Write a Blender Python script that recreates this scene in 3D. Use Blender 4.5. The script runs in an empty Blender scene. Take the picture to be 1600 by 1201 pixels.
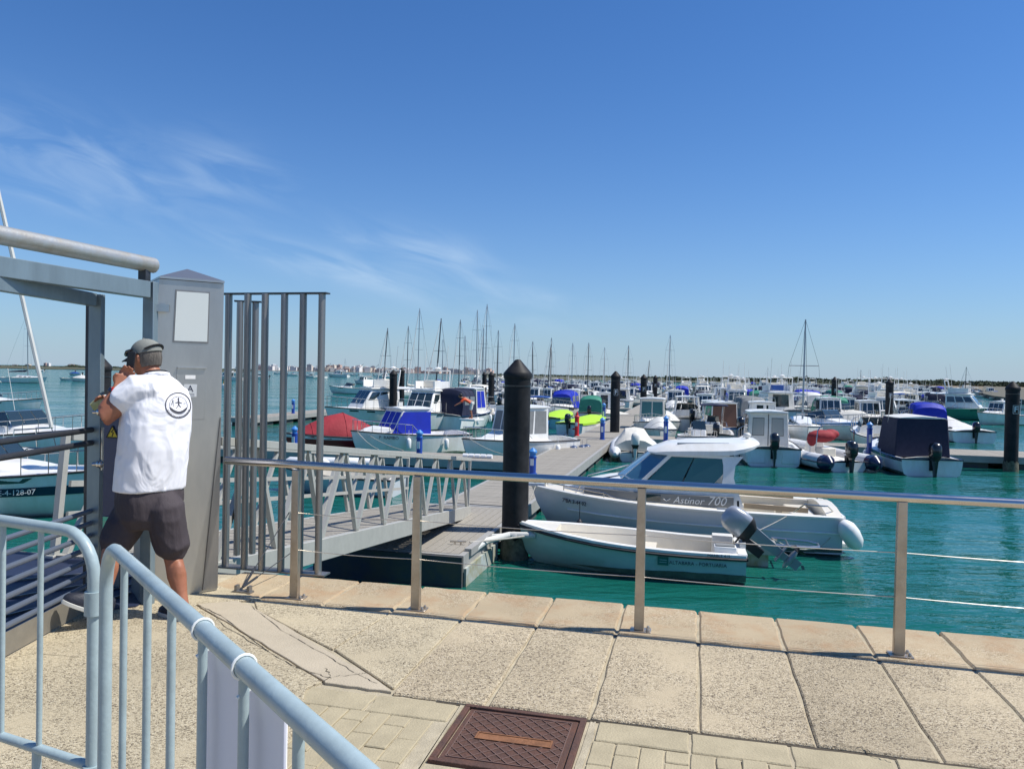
import bpy, bmesh, math, random
from mathutils import Vector, Matrix, noise
from mathutils.bvhtree import BVHTree
R = math.radians
random.seed(7)
sc = bpy.context.scene
COL = sc.collection

# ---------------------------------------------------------------- camera
CAM_H, PITCH, ROLL, FPX = 1.6, R(-0.79), R(1.07), 1200.0
cam = bpy.data.cameras.new('camera'); cam.sensor_width = 36.0; cam.lens = 36.0*FPX/1600.0
cam.clip_start = 0.05; cam.clip_end = 40000
camo = bpy.data.objects.new('camera', cam); COL.objects.link(camo); sc.camera = camo
camo.matrix_world = Matrix.Translation((0, 0, CAM_H)) @ Matrix.Rotation(R(90)+PITCH, 4, 'X') @ Matrix.Rotation(ROLL, 4, 'Z')
sc.render.resolution_x, sc.render.resolution_y = 1024, 768
sc.view_settings.view_transform = 'Standard'; sc.view_settings.look = 'None'
sc.view_settings.gamma = 1; sc.view_settings.use_curve_mapping = False
sc.view_settings.exposure = 0.24

# ---------------------------------------------------------------- sun and sky
SUN_DIR = Vector((0.99, -0.035, 0)).normalized(); SUN_EL = R(57)
sdir = Vector((SUN_DIR.x*math.cos(SUN_EL), SUN_DIR.y*math.cos(SUN_EL), math.sin(SUN_EL)))
sl = bpy.data.lights.new('sun', 'SUN'); sl.energy = 4.9; sl.angle = R(0.55); sl.color = (1.0, 0.955, 0.88)
so = bpy.data.objects.new('sun', sl); COL.objects.link(so)
so.rotation_euler = (-sdir).to_track_quat('-Z', 'Y').to_euler(); so.location = sdir*50

w = bpy.data.worlds.new('World'); sc.world = w; w.use_nodes = True
nt = w.node_tree; nt.nodes.clear()
def N(t, ty, **k):
    n = t.nodes.new(ty)
    for a, b in k.items(): setattr(n, a, b)
    return n
def M(t, op, a, b=None, c=None, clamp=False):
    n = t.nodes.new('ShaderNodeMath'); n.operation = op; n.use_clamp = clamp
    for i, x in enumerate((a, b, c)):
        if x is None: continue
        if isinstance(x, (int, float)): n.inputs[i].default_value = x
        else: t.links.new(x, n.inputs[i])
    return n.outputs[0]
sky = N(nt, 'ShaderNodeTexSky'); sky.sky_type = 'NISHITA'; sky.sun_disc = False
sky.sun_elevation = SUN_EL; sky.sun_rotation = math.atan2(SUN_DIR.x, SUN_DIR.y)
sky.altitude = 0; sky.air_density = 1.0; sky.dust_density = 0.35; sky.ozone_density = 2.0
tc = N(nt, 'ShaderNodeTexCoord'); sx = N(nt, 'ShaderNodeSeparateXYZ'); nt.links.new(tc.outputs['Generated'], sx.inputs[0])
yy = M(nt, 'MAXIMUM', sx.outputs[1], 0.05)
ca = M(nt, 'DIVIDE', sx.outputs[0], yy); ce = M(nt, 'DIVIDE', sx.outputs[2], yy)
# cirrus wisps: streaky noise inside a few soft patches of the sky
wx = M(nt, 'ADD', M(nt, 'MULTIPLY', ca, 3.0), M(nt, 'MULTIPLY', ce, -6.0))
wy = M(nt, 'ADD', M(nt, 'MULTIPLY', ce, 17.0), M(nt, 'MULTIPLY', ca, 6.5))
cb = N(nt, 'ShaderNodeCombineXYZ'); nt.links.new(wx, cb.inputs[0]); nt.links.new(wy, cb.inputs[1])
no = N(nt, 'ShaderNodeTexNoise'); no.inputs['Scale'].default_value = 1.5; no.inputs['Detail'].default_value = 6
no.inputs['Roughness'].default_value = 0.52; no.inputs['Distortion'].default_value = 0.7
nt.links.new(cb.outputs[0], no.inputs[0])
wsp = N(nt, 'ShaderNodeMapRange'); wsp.inputs[1].default_value = 0.40; wsp.inputs[2].default_value = 0.80
nt.links.new(no.outputs[0], wsp.inputs[0])
tot = None
for (a0, e0, ra, re, amp) in ((-.575, .262, .17, .055, .75), (-.38, .25, .07, .045, .7), (-.60, .22, .10, .028, .45), (-.20, .125, .20, .020, 1.0),
                              (-.12, .155, .09, .028, 1.1), (-.20, .172, .045, .014, .6), (-.03, .112, .12, .016, .7)):
    da = M(nt, 'DIVIDE', M(nt, 'SUBTRACT', ca, a0), ra)
    de = M(nt, 'DIVIDE', M(nt, 'ADD', M(nt, 'SUBTRACT', ce, e0), M(nt, 'MULTIPLY', M(nt, 'SUBTRACT', ca, a0), .25)), re)
    d2 = M(nt, 'ADD', M(nt, 'MULTIPLY', da, da), M(nt, 'MULTIPLY', de, de))
    g = M(nt, 'MULTIPLY', M(nt, 'POWER', 2.718, M(nt, 'MULTIPLY', d2, -1.0)), amp)
    tot = g if tot is None else M(nt, 'MAXIMUM', tot, g)
fac = M(nt, 'MULTIPLY', M(nt, 'MULTIPLY', wsp.outputs[0], tot), 0.62, clamp=True)
hs = N(nt, 'ShaderNodeHueSaturation'); hs.inputs['Saturation'].default_value = 1.12; hs.inputs['Value'].default_value = 1.0
nt.links.new(sky.outputs[0], hs.inputs['Color'])
tint = N(nt, 'ShaderNodeMixRGB'); tint.blend_type = 'MULTIPLY'; tint.inputs[0].default_value = 1.0; tint.inputs[2].default_value = (0.63, 1.04, 1.50, 1)
nt.links.new(hs.outputs[0], tint.inputs[1])
zc_ = M(nt, 'MAXIMUM', sx.outputs[2], 0.0); hz = M(nt, 'MULTIPLY', M(nt, 'POWER', 2.718, M(nt, 'MULTIPLY', zc_, -9.0)), 0.80)   # pale blue air towards the horizon, all round
hm_ = N(nt, 'ShaderNodeMixRGB'); hm_.inputs[2].default_value = (5.0, 6.2, 7.7, 1); nt.links.new(hz, hm_.inputs[0]); nt.links.new(tint.outputs[0], hm_.inputs[1])
mx = N(nt, 'ShaderNodeMixRGB'); mx.inputs[2].default_value = (7.0, 8.8, 10.8, 1)
nt.links.new(fac, mx.inputs[0]); nt.links.new(hm_.outputs[0], mx.inputs[1])
bg = N(nt, 'ShaderNodeBackground'); bg.inputs[1].default_value = 0.075
nt.links.new(mx.outputs[0], bg.inputs[0])
wo = N(nt, 'ShaderNodeOutputWorld'); nt.links.new(bg.outputs[0], wo.inputs[0])

# ---------------------------------------------------------------- frames of reference
def ray(px, py):
    x = (px-800.)/FPX; y = -(py-600.5)/FPX
    c, s = math.cos(ROLL), math.sin(ROLL); xr = c*x-s*y; yr = s*x+c*y
    cp, sp = math.cos(PITCH), math.sin(PITCH)
    return Vector((xr, cp-yr*sp, sp+yr*cp))
def at(px, py, z=0.):                        # point of the level z seen at a pixel of the photograph
    d = ray(px, py); t = (z-CAM_H)/d.z; return Vector((d.x*t, d.y*t, z))
def atD(px, py, D):                          # point at a distance D ahead
    d = ray(px, py); t = D/d.y; return Vector((d.x*t, D, CAM_H+d.z*t))
QA = R(-13.4); QE = Vector((math.cos(QA), math.sin(QA), 0)); QN = Vector((-math.sin(QA), math.cos(QA), 0))
def Q(u, v, z=0.): return QE*u + QN*v + Vector((0, 0, z))     # quay frame: u along the quay edge, v out over the water
def toQ(p): return p.dot(QE), p.dot(QN)
WZ = -1.9                                    # water level

# ---------------------------------------------------------------- materials
MATS = {}
def mat(name, col, rough=.5, metal=0., var=0., vscale=4., bump=0., bscale=60., spec=.5, coat=0., trans=0., ior=1.45, col2=None, stretch=None, bdist=.01, detail=5):
    if name in MATS: return MATS[name]
    m = bpy.data.materials.new(name); m.use_nodes = True; t = m.node_tree
    b = t.nodes['Principled BSDF']; b.inputs['Base Color'].default_value = (*col, 1); b.inputs['Roughness'].default_value = rough
    b.inputs['Metallic'].default_value = metal; b.inputs['Specular IOR Level'].default_value = spec
    b.inputs['Coat Weight'].default_value = coat; b.inputs['Transmission Weight'].default_value = trans; b.inputs['IOR'].default_value = ior
    if var or bump:
        co = N(t, 'ShaderNodeTexCoord'); mp = N(t, 'ShaderNodeMapping')
        if stretch: mp.inputs['Scale'].default_value = stretch
        t.links.new(co.outputs['Object'], mp.inputs[0])
    if var:
        n = N(t, 'ShaderNodeTexNoise'); n.inputs['Scale'].default_value = vscale; n.inputs['Detail'].default_value = detail; n.inputs['Roughness'].default_value = .65
        t.links.new(mp.outputs[0], n.inputs[0])
        r = N(t, 'ShaderNodeMapRange'); r.inputs[1].default_value = .3; r.inputs[2].default_value = .7; t.links.new(n.outputs[0], r.inputs[0])
        x = N(t, 'ShaderNodeMixRGB'); c2 = col2 or tuple(c*(1-var) for c in col)
        x.inputs[1].default_value = (*col, 1); x.inputs[2].default_value = (*c2, 1)
        t.links.new(r.outputs[0], x.inputs[0]); t.links.new(x.outputs[0], b.inputs['Base Color'])
        rr = N(t, 'ShaderNodeMapRange'); rr.inputs[3].default_value = max(.03, rough-.08); rr.inputs[4].default_value = min(1, rough+.12)
        t.links.new(n.outputs[0], rr.inputs[0]); t.links.new(rr.outputs[0], b.inputs['Roughness'])
    if bump:
        n2 = N(t, 'ShaderNodeTexNoise'); n2.inputs['Scale'].default_value = bscale; n2.inputs['Detail'].default_value = 4
        t.links.new(mp.outputs[0], n2.inputs[0])
        bp = N(t, 'ShaderNodeBump'); bp.inputs['Strength'].default_value = bump; bp.inputs['Distance'].default_value = bdist
        t.links.new(n2.outputs[0], bp.inputs['Height']); t.links.new(bp.outputs[0], b.inputs['Normal'])
    MATS[name] = m; return m

def aggregate(name, base, dark, light, amount=.5, rust=0.):
    """exposed-aggregate concrete: little stones of mixed tone set in a pale matrix, with worn bare patches"""
    m = bpy.data.materials.new(name); m.use_nodes = True; t = m.node_tree; b = t.nodes['Principled BSDF']; b.inputs['Roughness'].default_value = .85
    b.inputs['Specular IOR Level'].default_value = .25
    g = N(t, 'ShaderNodeNewGeometry')
    vo = N(t, 'ShaderNodeTexVoronoi'); vo.inputs['Scale'].default_value = 150; t.links.new(g.outputs['Position'], vo.inputs['Vector'])
    v2 = N(t, 'ShaderNodeTexVoronoi'); v2.inputs['Scale'].default_value = 320; t.links.new(g.outputs['Position'], v2.inputs['Vector'])
    sp = N(t, 'ShaderNodeSeparateColor'); t.links.new(vo.outputs['Color'], sp.inputs[0])
    cr = N(t, 'ShaderNodeValToRGB'); e = cr.color_ramp.elements
    e[0].position = 0; e[0].color = (*dark, 1); e[1].position = 1; e[1].color = (*light, 1)
    x = cr.color_ramp.elements.new(.22); x.color = (*[ (a*.5+c*.5) for a, c in zip(dark, base)], 1)
    x = cr.color_ramp.elements.new(.42); x.color = (*base, 1)
    x = cr.color_ramp.elements.new(.8); x.color = (*[c*1.08 for c in base], 1)
    t.links.new(sp.outputs[0], cr.inputs[0])
    n = N(t, 'ShaderNodeTexNoise'); n.inputs['Scale'].default_value = 1.7; n.inputs['Detail'].default_value = 8; n.inputs['Roughness'].default_value = .7
    t.links.new(g.outputs['Position'], n.inputs[0])
    mr = N(t, 'ShaderNodeMapRange'); mr.inputs[1].default_value = .62-amount*.35; mr.inputs[2].default_value = .80-amount*.35
    t.links.new(n.outputs[0], mr.inputs[0])
    mx = N(t, 'ShaderNodeMixRGB'); mx.inputs[1].default_value = (*[c*1.02 for c in base], 1); t.links.new(mr.outputs[0], mx.inputs[0]); t.links.new(cr.outputs[0], mx.inputs[2])
    out = mx.outputs[0]
    # broad dirt and warm stains
    n3 = N(t, 'ShaderNodeTexNoise'); n3.inputs['Scale'].default_value = .9; n3.inputs['Detail'].default_value = 6; t.links.new(g.outputs['Position'], n3.inputs[0])
    r3 = N(t, 'ShaderNodeMapRange'); r3.inputs[1].default_value = .35; r3.inputs[2].default_value = .7; r3.inputs[3].default_value = 1.08; r3.inputs[4].default_value = .80
    t.links.new(n3.outputs[0], r3.inputs[0])
    cm = N(t, 'ShaderNodeMixRGB'); cm.blend_type = 'MULTIPLY'; cm.inputs[0].default_value = 1; t.links.new(out, cm.inputs[1])
    cc = N(t, 'ShaderNodeCombineColor'); [t.links.new(r3.outputs[0], cc.inputs[i]) for i in range(3)]; t.links.new(cc.outputs[0], cm.inputs[2]); out = cm.outputs[0]
    oi = N(t, 'ShaderNodeObjectInfo')
    hv = N(t, 'ShaderNodeHueSaturation'); rv = N(t, 'ShaderNodeMapRange'); rv.inputs[3].default_value = .95; rv.inputs[4].default_value = 1.05
    t.links.new(oi.outputs['Random'], rv.inputs[0]); t.links.new(rv.outputs[0], hv.inputs['Value']); t.links.new(out, hv.inputs['Color']); out = hv.outputs[0]
    if rust:
        n4 = N(t, 'ShaderNodeTexNoise'); n4.inputs['Scale'].default_value = 3.2; n4.inputs['Detail'].default_value = 7; n4.inputs['Roughness'].default_value = .7
        t.links.new(g.outputs['Position'], n4.inputs[0])
        r4 = N(t, 'ShaderNodeMapRange'); r4.inputs[1].default_value = .48; r4.inputs[2].default_value = .68; r4.inputs[4].default_value = rust; t.links.new(n4.outputs[0], r4.inputs[0])
        x4 = N(t, 'ShaderNodeMixRGB'); x4.inputs[2].default_value = (.37, .225, .12, 1); t.links.new(r4.outputs[0], x4.inputs[0]); t.links.new(out, x4.inputs[1]); out = x4.outputs[0]
    t.links.new(out, b.inputs['Base Color'])
    bm_ = N(t, 'ShaderNodeMath'); bm_.operation = 'MULTIPLY'; t.links.new(vo.outputs['Distance'], bm_.inputs[0]); t.links.new(mr.outputs[0], bm_.inputs[1])
    ad = M(t, 'ADD', bm_.outputs[0], M(t, 'MULTIPLY', v2.outputs['Distance'], .35))
    bp = N(t, 'ShaderNodeBump'); bp.inputs['Strength'].default_value = .75; bp.inputs['Distance'].default_value = .006; bp.invert = True
    t.links.new(ad, bp.inputs['Height']); t.links.new(bp.outputs[0], b.inputs['Normal'])
    MATS[name] = m; return m

m_agg = aggregate('aggregate_concrete', (.475, .405, .275), (.12, .095, .065), (.63, .56, .41), .8)
m_agg2 = aggregate('aggregate_slab', (.455, .378, .255), (.11, .085, .06), (.61, .53, .39), .85)
m_cope = aggregate('coping_stone', (.43, .345, .225), (.20, .14, .08), (.60, .53, .40), .5, .7)
m_conc = mat('bare_concrete', (.46, .395, .29), .85, var=.18, vscale=3, bump=.35, bscale=90)
m_joint = mat('sandy_joint', (.47, .41, .29), .95, var=.35, vscale=9, bump=.5, bscale=120)
m_gap = mat('dark_joint_dirt', (.085, .07, .05), .95, var=.4, vscale=14, bump=.5, bscale=90)
m_paver = mat('paver_clay', (.42, .36, .235), .85, var=.22, vscale=6, bump=.4, bscale=110)
m_wall = mat('quay_wall', (.16, .15, .11), .9, var=.5, vscale=2, bump=.6, bscale=12)
m_rust = mat('rusty_iron', (.075, .046, .038), .75, metal=.25, var=.4, vscale=9, bump=.5, bscale=70, col2=(.135, .065, .045))
m_rust2 = mat('worn_iron_ridge', (.24, .15, .12), .6, metal=.3, var=.4, vscale=16)
m_rust3 = mat('rust_orange', (.27, .12, .055), .8, var=.45, vscale=12, bump=.4, bscale=90)
m_steel = mat('stainless_steel', (.60, .585, .56), .30, metal=1., var=.18, vscale=6, bump=.05, bscale=200, stretch=(1, 1, .15))
m_rail = mat('polished_rail', (.63, .60, .57), .16, metal=1., var=.12, vscale=5)
m_postst = mat('ground_tinted_steel_post', (.56, .50, .42), .42, metal=.9, var=.35, vscale=5, bump=.15, bscale=60, col2=(.40, .33, .25))  # tan of the reflected paving put into the steel colour
m_bar = mat('grey_steel_bar', (.35, .34, .325), .42, metal=.85, var=.3, vscale=7, stretch=(1, 1, .12), bump=.06, bscale=40)
m_cab = mat('brushed_cabinet_steel', (.52, .52, .505), .34, metal=.9, var=.22, vscale=4, detail=9, bump=.02, bscale=40, stretch=(1, 1, .3))
m_gate = mat('blue_grey_gate_paint', (.24, .31, .345), .36, metal=.4, var=.25, vscale=7, bump=.06, bscale=50, stretch=(1, 1, .2), detail=9)
m_gate2 = mat('grey_gate_tube', (.44, .47, .48), .45, metal=.55, var=.3, vscale=9, bump=.15, bscale=60, col2=(.36, .33, .28))
m_dark = mat('dark_steel', (.07, .075, .085), .4, metal=.6, var=.3, vscale=8)
m_kick = mat('kick_plate', (.36, .33, .27), .5, metal=.5, var=.3, vscale=4)
m_barrier = mat('powder_blue_paint', (.36, .455, .475), .38, var=.10, vscale=9, bump=.10, bscale=60, coat=.15, col2=(.28, .35, .36), detail=9)
m_panelw = mat('white_panel', (.72, .72, .78), .55, var=.05, vscale=3)
m_ziptie = mat('zip_tie_plastic', (.78, .79, .76), .4)
m_wire = mat('steel_wire', (.55, .54, .52), .35, metal=.9)
m_white = mat('white_gelcoat', (.86, .86, .84), .3, var=.07, vscale=3, coat=.3, col2=(.72, .70, .64), detail=8, stretch=(1, 1, .35))
m_cream = mat('cream_gelcoat', (.74, .69, .58), .35, var=.10, vscale=2.5, coat=.3)
m_offw = mat('weathered_white', (.66, .66, .62), .5, var=.18, vscale=3)
m_deck = mat('nonslip_deck', (.70, .69, .64), .7, var=.12, vscale=5, bump=.2, bscale=150)
m_glass = mat('dark_window_glass', (.02, .035, .04), .05, spec=.9, coat=1.)
m_glassg = mat('green_tinted_glass', (.03, .12, .10), .04, spec=.8, coat=.6)
m_glassb = mat('blue_tinted_glass', (.06, .17, .26), .05, spec=.9, coat=.8)
m_black = mat('black_rubber', (.018, .018, .02), .55, var=.3, vscale=8)
m_pile = mat('black_pile_sleeve', (.009, .009, .010), .55, spec=.25, var=.5, vscale=3, bump=.12, bscale=14, col2=(.03, .03, .032))
m_cowl = mat('black_cowling', (.010, .011, .014), .25, coat=.6)
m_grey = mat('grey_cowling', (.40, .42, .45), .3, metal=.35, coat=.4, var=.1, vscale=6)
m_leg = mat('outboard_leg_paint', (.30, .32, .35), .35, metal=.4)
m_navy = mat('navy_canvas', (.012, .016, .045), .75, var=.2, vscale=5, bump=.25, bscale=14)
m_royal = mat('royal_blue_canvas', (.006, .025, .42), .6, var=.2, vscale=4, bump=.35, bscale=9)
m_blue2 = mat('mid_blue_canvas', (.015, .07, .28), .65, var=.2, vscale=5, bump=.25, bscale=10)
m_creamc = mat('cream_canvas', (.66, .64, .57), .8, var=.2, vscale=4, bump=.6, bscale=6, bdist=.04)
m_greyc = mat('grey_canvas', (.22, .23, .23), .8, var=.2, vscale=5, bump=.3, bscale=12)
m_redc = mat('red_canvas', (.30, .025, .035), .75, var=.22, vscale=3, bump=.45, bscale=7, bdist=.03)
m_lime = mat('lime_cover', (.42, .72, .03), .5, var=.2, vscale=4, bump=.3, bscale=8)
m_green = mat('green_canvas', (.03, .22, .15), .7, var=.2, vscale=4)
m_redh = mat('red_gelcoat', (.22, .015, .02), .3, coat=.5)
m_navyh = mat('navy_gelcoat', (.012, .02, .06), .25, coat=.5)
m_turq = mat('turquoise_hull', (.30, .50, .48), .5, var=.35, vscale=3, bump=.1, bscale=20, col2=(.40, .58, .56), stretch=(.5, 1, 2))  # pale turquoise mixed at random with a lighter one
m_turqd = mat('algae_hull', (.10, .17, .12), .8, var=.5, vscale=6)
m_greenh = mat('green_hull', (.03, .22, .15), .4, coat=.3)
m_greyh = mat('grey_topside', (.62, .64, .66), .3, coat=.5, var=.06, vscale=2)
m_stripe = mat('grey_side_stripe', (.22, .22, .21), .4, coat=.3)
m_rub = mat('dark_rubrail', (.03, .03, .035), .6)
m_tube = mat('rib_tube', (.60, .62, .64), .6, var=.12, vscale=4)
m_orange = mat('orange_plastic', (.80, .09, .02), .5)
m_yellow = mat('yellow_plastic', (.75, .36, .02), .5)
m_redp = mat('hydrant_red', (.55, .015, .02), .4, coat=.3)
m_bluep = mat('pedestal_blue', (.012, .06, .33), .4, coat=.3)
m_bluel = mat('pedestal_light_blue', (.05, .22, .55), .4, coat=.3)
m_plank = mat('grey_decking', (.34, .315, .27), .85, var=.35, vscale=7, stretch=(1, 5, 1), bump=.4, bscale=30)
m_pontf = mat('pontoon_fascia', (.42, .41, .38), .6, metal=.3, var=.2, vscale=3)
m_float = mat('pontoon_float', (.045, .055, .08), .7, var=.4, vscale=3, col2=(.09, .085, .06))
m_floatl = mat('pontoon_float_pale', (.40, .45, .45), .75, var=.4, vscale=4, col2=(.25, .23, .12))
m_truss = mat('gangway_paint', (.50, .49, .44), .5, metal=.3, var=.15, vscale=5)
m_mast = mat('mast_aluminium', (.36, .37, .38), .35, metal=.8)
m_mastd = mat('dark_mast', (.06, .065, .075), .4, metal=.5)
m_sailw = mat('furled_sail', (.62, .62, .58), .8, var=.25, vscale=3, stretch=(1, 1, .3))
m_rope = mat('rope_fibre', (.50, .48, .42), .9, var=.3, vscale=30)
m_ropeb = mat('dark_rope', (.03, .03, .04), .9)
m_letter = mat('dark_lettering', (.03, .035, .06), .5)
m_letterw = mat('white_lettering', (.75, .75, .72), .5)
m_fender = mat('white_fender', (.82, .82, .80), .35, coat=.4)
m_nfender = mat('navy_fender', (.05, .08, .16), .4, coat=.3)

# ---------------------------------------------------------------- mesh helpers
class MB:
    def __init__(s): s.v = []; s.f = []
    def add(s, vs, fs):
        o = len(s.v); s.v += [tuple(p) for p in vs]; s.f += [tuple(i+o for i in f) for f in fs]; return s
    def box(s, x0, x1, y0, y1, z0, z1):
        return s.add([(x0, y0, z0), (x1, y0, z0), (x1, y1, z0), (x0, y1, z0), (x0, y0, z1), (x1, y0, z1), (x1, y1, z1), (x0, y1, z1)],
                     [(0, 3, 2, 1), (4, 5, 6, 7), (0, 1, 5, 4), (1, 2, 6, 5), (2, 3, 7, 6), (3, 0, 4, 7)])
    def hexa(s, b, t):                       # four bottom and four top corners
        return s.add(list(b)+list(t), [(0, 3, 2, 1), (4, 5, 6, 7), (0, 1, 5, 4), (1, 2, 6, 5), (2, 3, 7, 6), (3, 0, 4, 7)])
    def bar(s, p, q, a, b=None, up=(0, 0, 1)):      # rectangular bar from p to q, width a, height b
        b = a if b is None else b; p, q = Vector(p), Vector(q); d = (q-p).normalized(); up = Vector(up)
        x = d.cross(up)
        if x.length < 1e-4: x = d.cross(Vector((1, 0, 0)))
        x.normalize(); y = x.cross(d)
        c = [(-1, -1), (1, -1), (1, 1), (-1, 1)]
        return s.hexa([p+x*i*a/2+y*j*b/2 for i, j in c], [q+x*i*a/2+y*j*b/2 for i, j in c])
    def tube(s, pts, r, n=8, caps=True, closed=False, flat=1.0, ref=None):
        pts = [Vector(p) for p in pts]; m = len(pts)
        rs = r if isinstance(r, (list, tuple)) else [r]*m
        ds = []
        for i in range(m):
            a = pts[(i-1) % m] if (i > 0 or closed) else pts[i]; b = pts[(i+1) % m] if (i < m-1 or closed) else pts[i]
            d = (b-a); ds.append(d.normalized() if d.length > 1e-9 else Vector((0, 0, 1)))
        u = Vector(ref) if ref else Vector((0, 0, 1))
        if abs(ds[0].dot(u)) > .95: u = Vector((1, 0, 0))
        rings = []
        for i in range(m):
            u = (u-ds[i]*u.dot(ds[i])); u = u.normalized() if u.length > 1e-6 else ds[i].orthogonal().normalized()
            w_ = ds[i].cross(u)
            rings.append([pts[i]+(u*math.cos(k*2*math.pi/n)*flat+w_*math.sin(k*2*math.pi/n))*rs[i] for k in range(n)])
        return s.loft(rings, caps, caps, closed)
    def loft(s, rings, cap0=True, cap1=True, closed=False, ringclosed=True):
        n = len(rings[0]); m = len(rings); vs = [p for r_ in rings for p in r_]; fs = []
        for i in range(m if closed else m-1):
            j = (i+1) % m
            for k in range(n if ringclosed else n-1):
                l = (k+1) % n; fs.append((i*n+k, i*n+l, j*n+l, j*n+k))
        if not closed:
            if cap0: fs.append(tuple(range(n-1, -1, -1)))
            if cap1: fs.append(tuple((m-1)*n+k for k in range(n)))
        return s.add(vs, fs)
    def ball(s, c, r, n=10, m=7, rot=None):
        c = Vector(c); r = Vector(r if isinstance(r, (tuple, list, Vector)) else (r, r, r)); rings = []
        for i in range(m+1):
            a = math.pi*(i/m); a = min(max(a, .06), math.pi-.06)
            ring = [Vector((r.x*math.sin(a)*math.cos(k*2*math.pi/n), r.y*math.sin(a)*math.sin(k*2*math.pi/n), r.z*math.cos(a))) for k in range(n)]
            if rot: ring = [rot @ p for p in ring]
            rings.append([c+p for p in ring])
        return s.loft(rings)
    def lathe(s, prof, n=16, c=(0, 0, 0)):
        c = Vector(c)
        return s.loft([[c+Vector((r_*math.cos(k*2*math.pi/n), r_*math.sin(k*2*math.pi/n), z)) for k in range(n)] for r_, z in prof])
    def slab(s, q, t, back=0.):              # panel on quad q: from -back to +t along its normal
        q = [Vector(p) for p in q]; nr = (q[1]-q[0]).cross(q[3]-q[0]).normalized()
        return s.hexa([p-nr*back for p in q], [p+nr*t for p in q])
    def prism(s, poly, z0, z1):
        n = len(poly); vs = [(x, y, z0) for x, y in poly]+[(x, y, z1) for x, y in poly]
        return s.add(vs, [tuple(range(n-1, -1, -1)), tuple(range(n, 2*n))]+[(i, (i+1) % n, n+(i+1) % n, n+i) for i in range(n)])
    def mesh(s, name, smooth=True, angle=.62):
        me = bpy.data.meshes.new(name); me.from_pydata(s.v, [], s.f); bm = bmesh.new(); bm.from_mesh(me)
        bmesh.ops.recalc_face_normals(bm, faces=bm.faces)
        for f in bm.faces: f.smooth = smooth
        if smooth:
            for e in bm.edges:
                if len(e.link_faces) == 2 and e.calc_face_angle(0) > angle: e.smooth = False
        bm.to_mesh(me); bm.free(); return me
    def build(s, name, m, parent=None, smooth=True, bevel=0., loc=None, rotz=None, segs=2):
        o = bpy.data.objects.new(name, s.mesh(name, smooth)); COL.objects.link(o); o.data.materials.append(m)
        if parent is not None: o.parent = parent
        if loc is not None: o.location = loc
        if rotz is not None: o.rotation_euler = (0, 0, rotz)
        if bevel:
            b = o.modifiers.new('bevel', 'BEVEL'); b.width = bevel; b.segments = segs; b.limit_method = 'ANGLE'; b.angle_limit = R(35)
        return o
def tag(o, label=None, cat=None, group=None, kind=None):
    if label: o['label'] = label
    if cat: o['category'] = cat
    if group: o['group'] = group
    if kind: o['kind'] = kind
    return o
def empty(name, loc=(0, 0, 0), rz=0., label=None, cat=None, group=None):
    o = bpy.data.objects.new(name, None); COL.objects.link(o); o.location = loc; o.rotation_euler = (0, 0, rz); o.empty_display_size = .2
    return tag(o, label, cat, group)
KIDS = {}
def kids(o): return [c for c in bpy.data.objects if c.parent == o]
def tree_of(o, allobj=None):
    return [(c, tree_of(c)) for c in o.children]
SMALL = ('guard_rail', 'clamp_bracket', 'propeller', 'window_frame', 'door', 'seats', 'cover_seam', 'console', 'bench', 'steering_wheel', 'toe_rail', 'boom', 'sail_cover', 'screen_frame', 'rubbing_strake')
def copy_tree(o, parent=None, far=False):
    c = o.copy(); COL.objects.link(c)
    if parent is not None: c.parent = parent
    for ch in TREE.get(o.name, ()):
        if far and ch.name.split('.')[0] in SMALL: continue      # too small in the photo to show
        copy_tree(ch, c, far)
    return c
TREE = {}
def remember(o):                             # cache the child lists of a source thing before it is copied
    for c in o.children: TREE.setdefault(o.name, []).append(c); remember(c)
def text(s, size, m, parent, M4, extr=.002, name='lettering', shear=0., bold=0., align='CENTER'):
    cu = bpy.data.curves.new('text', 'FONT'); cu.body = s; cu.size = size; cu.extrude = extr; cu.align_x = align; cu.align_y = 'CENTER'; cu.shear = shear; cu.offset = bold
    cu.resolution_u = 2
    to = bpy.data.objects.new('text', cu); COL.objects.link(to)
    dg = bpy.context.evaluated_depsgraph_get(); me = bpy.data.meshes.new_from_object(to.evaluated_get(dg)); bpy.data.objects.remove(to); bpy.data.curves.remove(cu)
    me.transform(M4); me.materials.clear(); me.materials.append(m)
    o = bpy.data.objects.new(name, me); COL.objects.link(o)
    if parent is not None: o.parent = parent
    return o
def fuse(mb, name, m, voxel, parent=None, smooth=8, fac=.5):
    """union of closed shapes as one continuous skin"""
    o = mb.build(name, m, None)
    md = o.modifiers.new('r', 'REMESH'); md.mode = 'VOXEL'; md.voxel_size = voxel; md.use_smooth_shade = True
    ms = o.modifiers.new('s', 'SMOOTH'); ms.iterations = smooth; ms.factor = fac
    dg = bpy.context.evaluated_depsgraph_get(); me = bpy.data.meshes.new_from_object(o.evaluated_get(dg))
    o.modifiers.clear(); old = o.data; o.data = me; me.name = name; bpy.data.meshes.remove(old)
    if not me.materials: me.materials.append(m)
    if parent is not None: o.parent = parent
    return o
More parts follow.
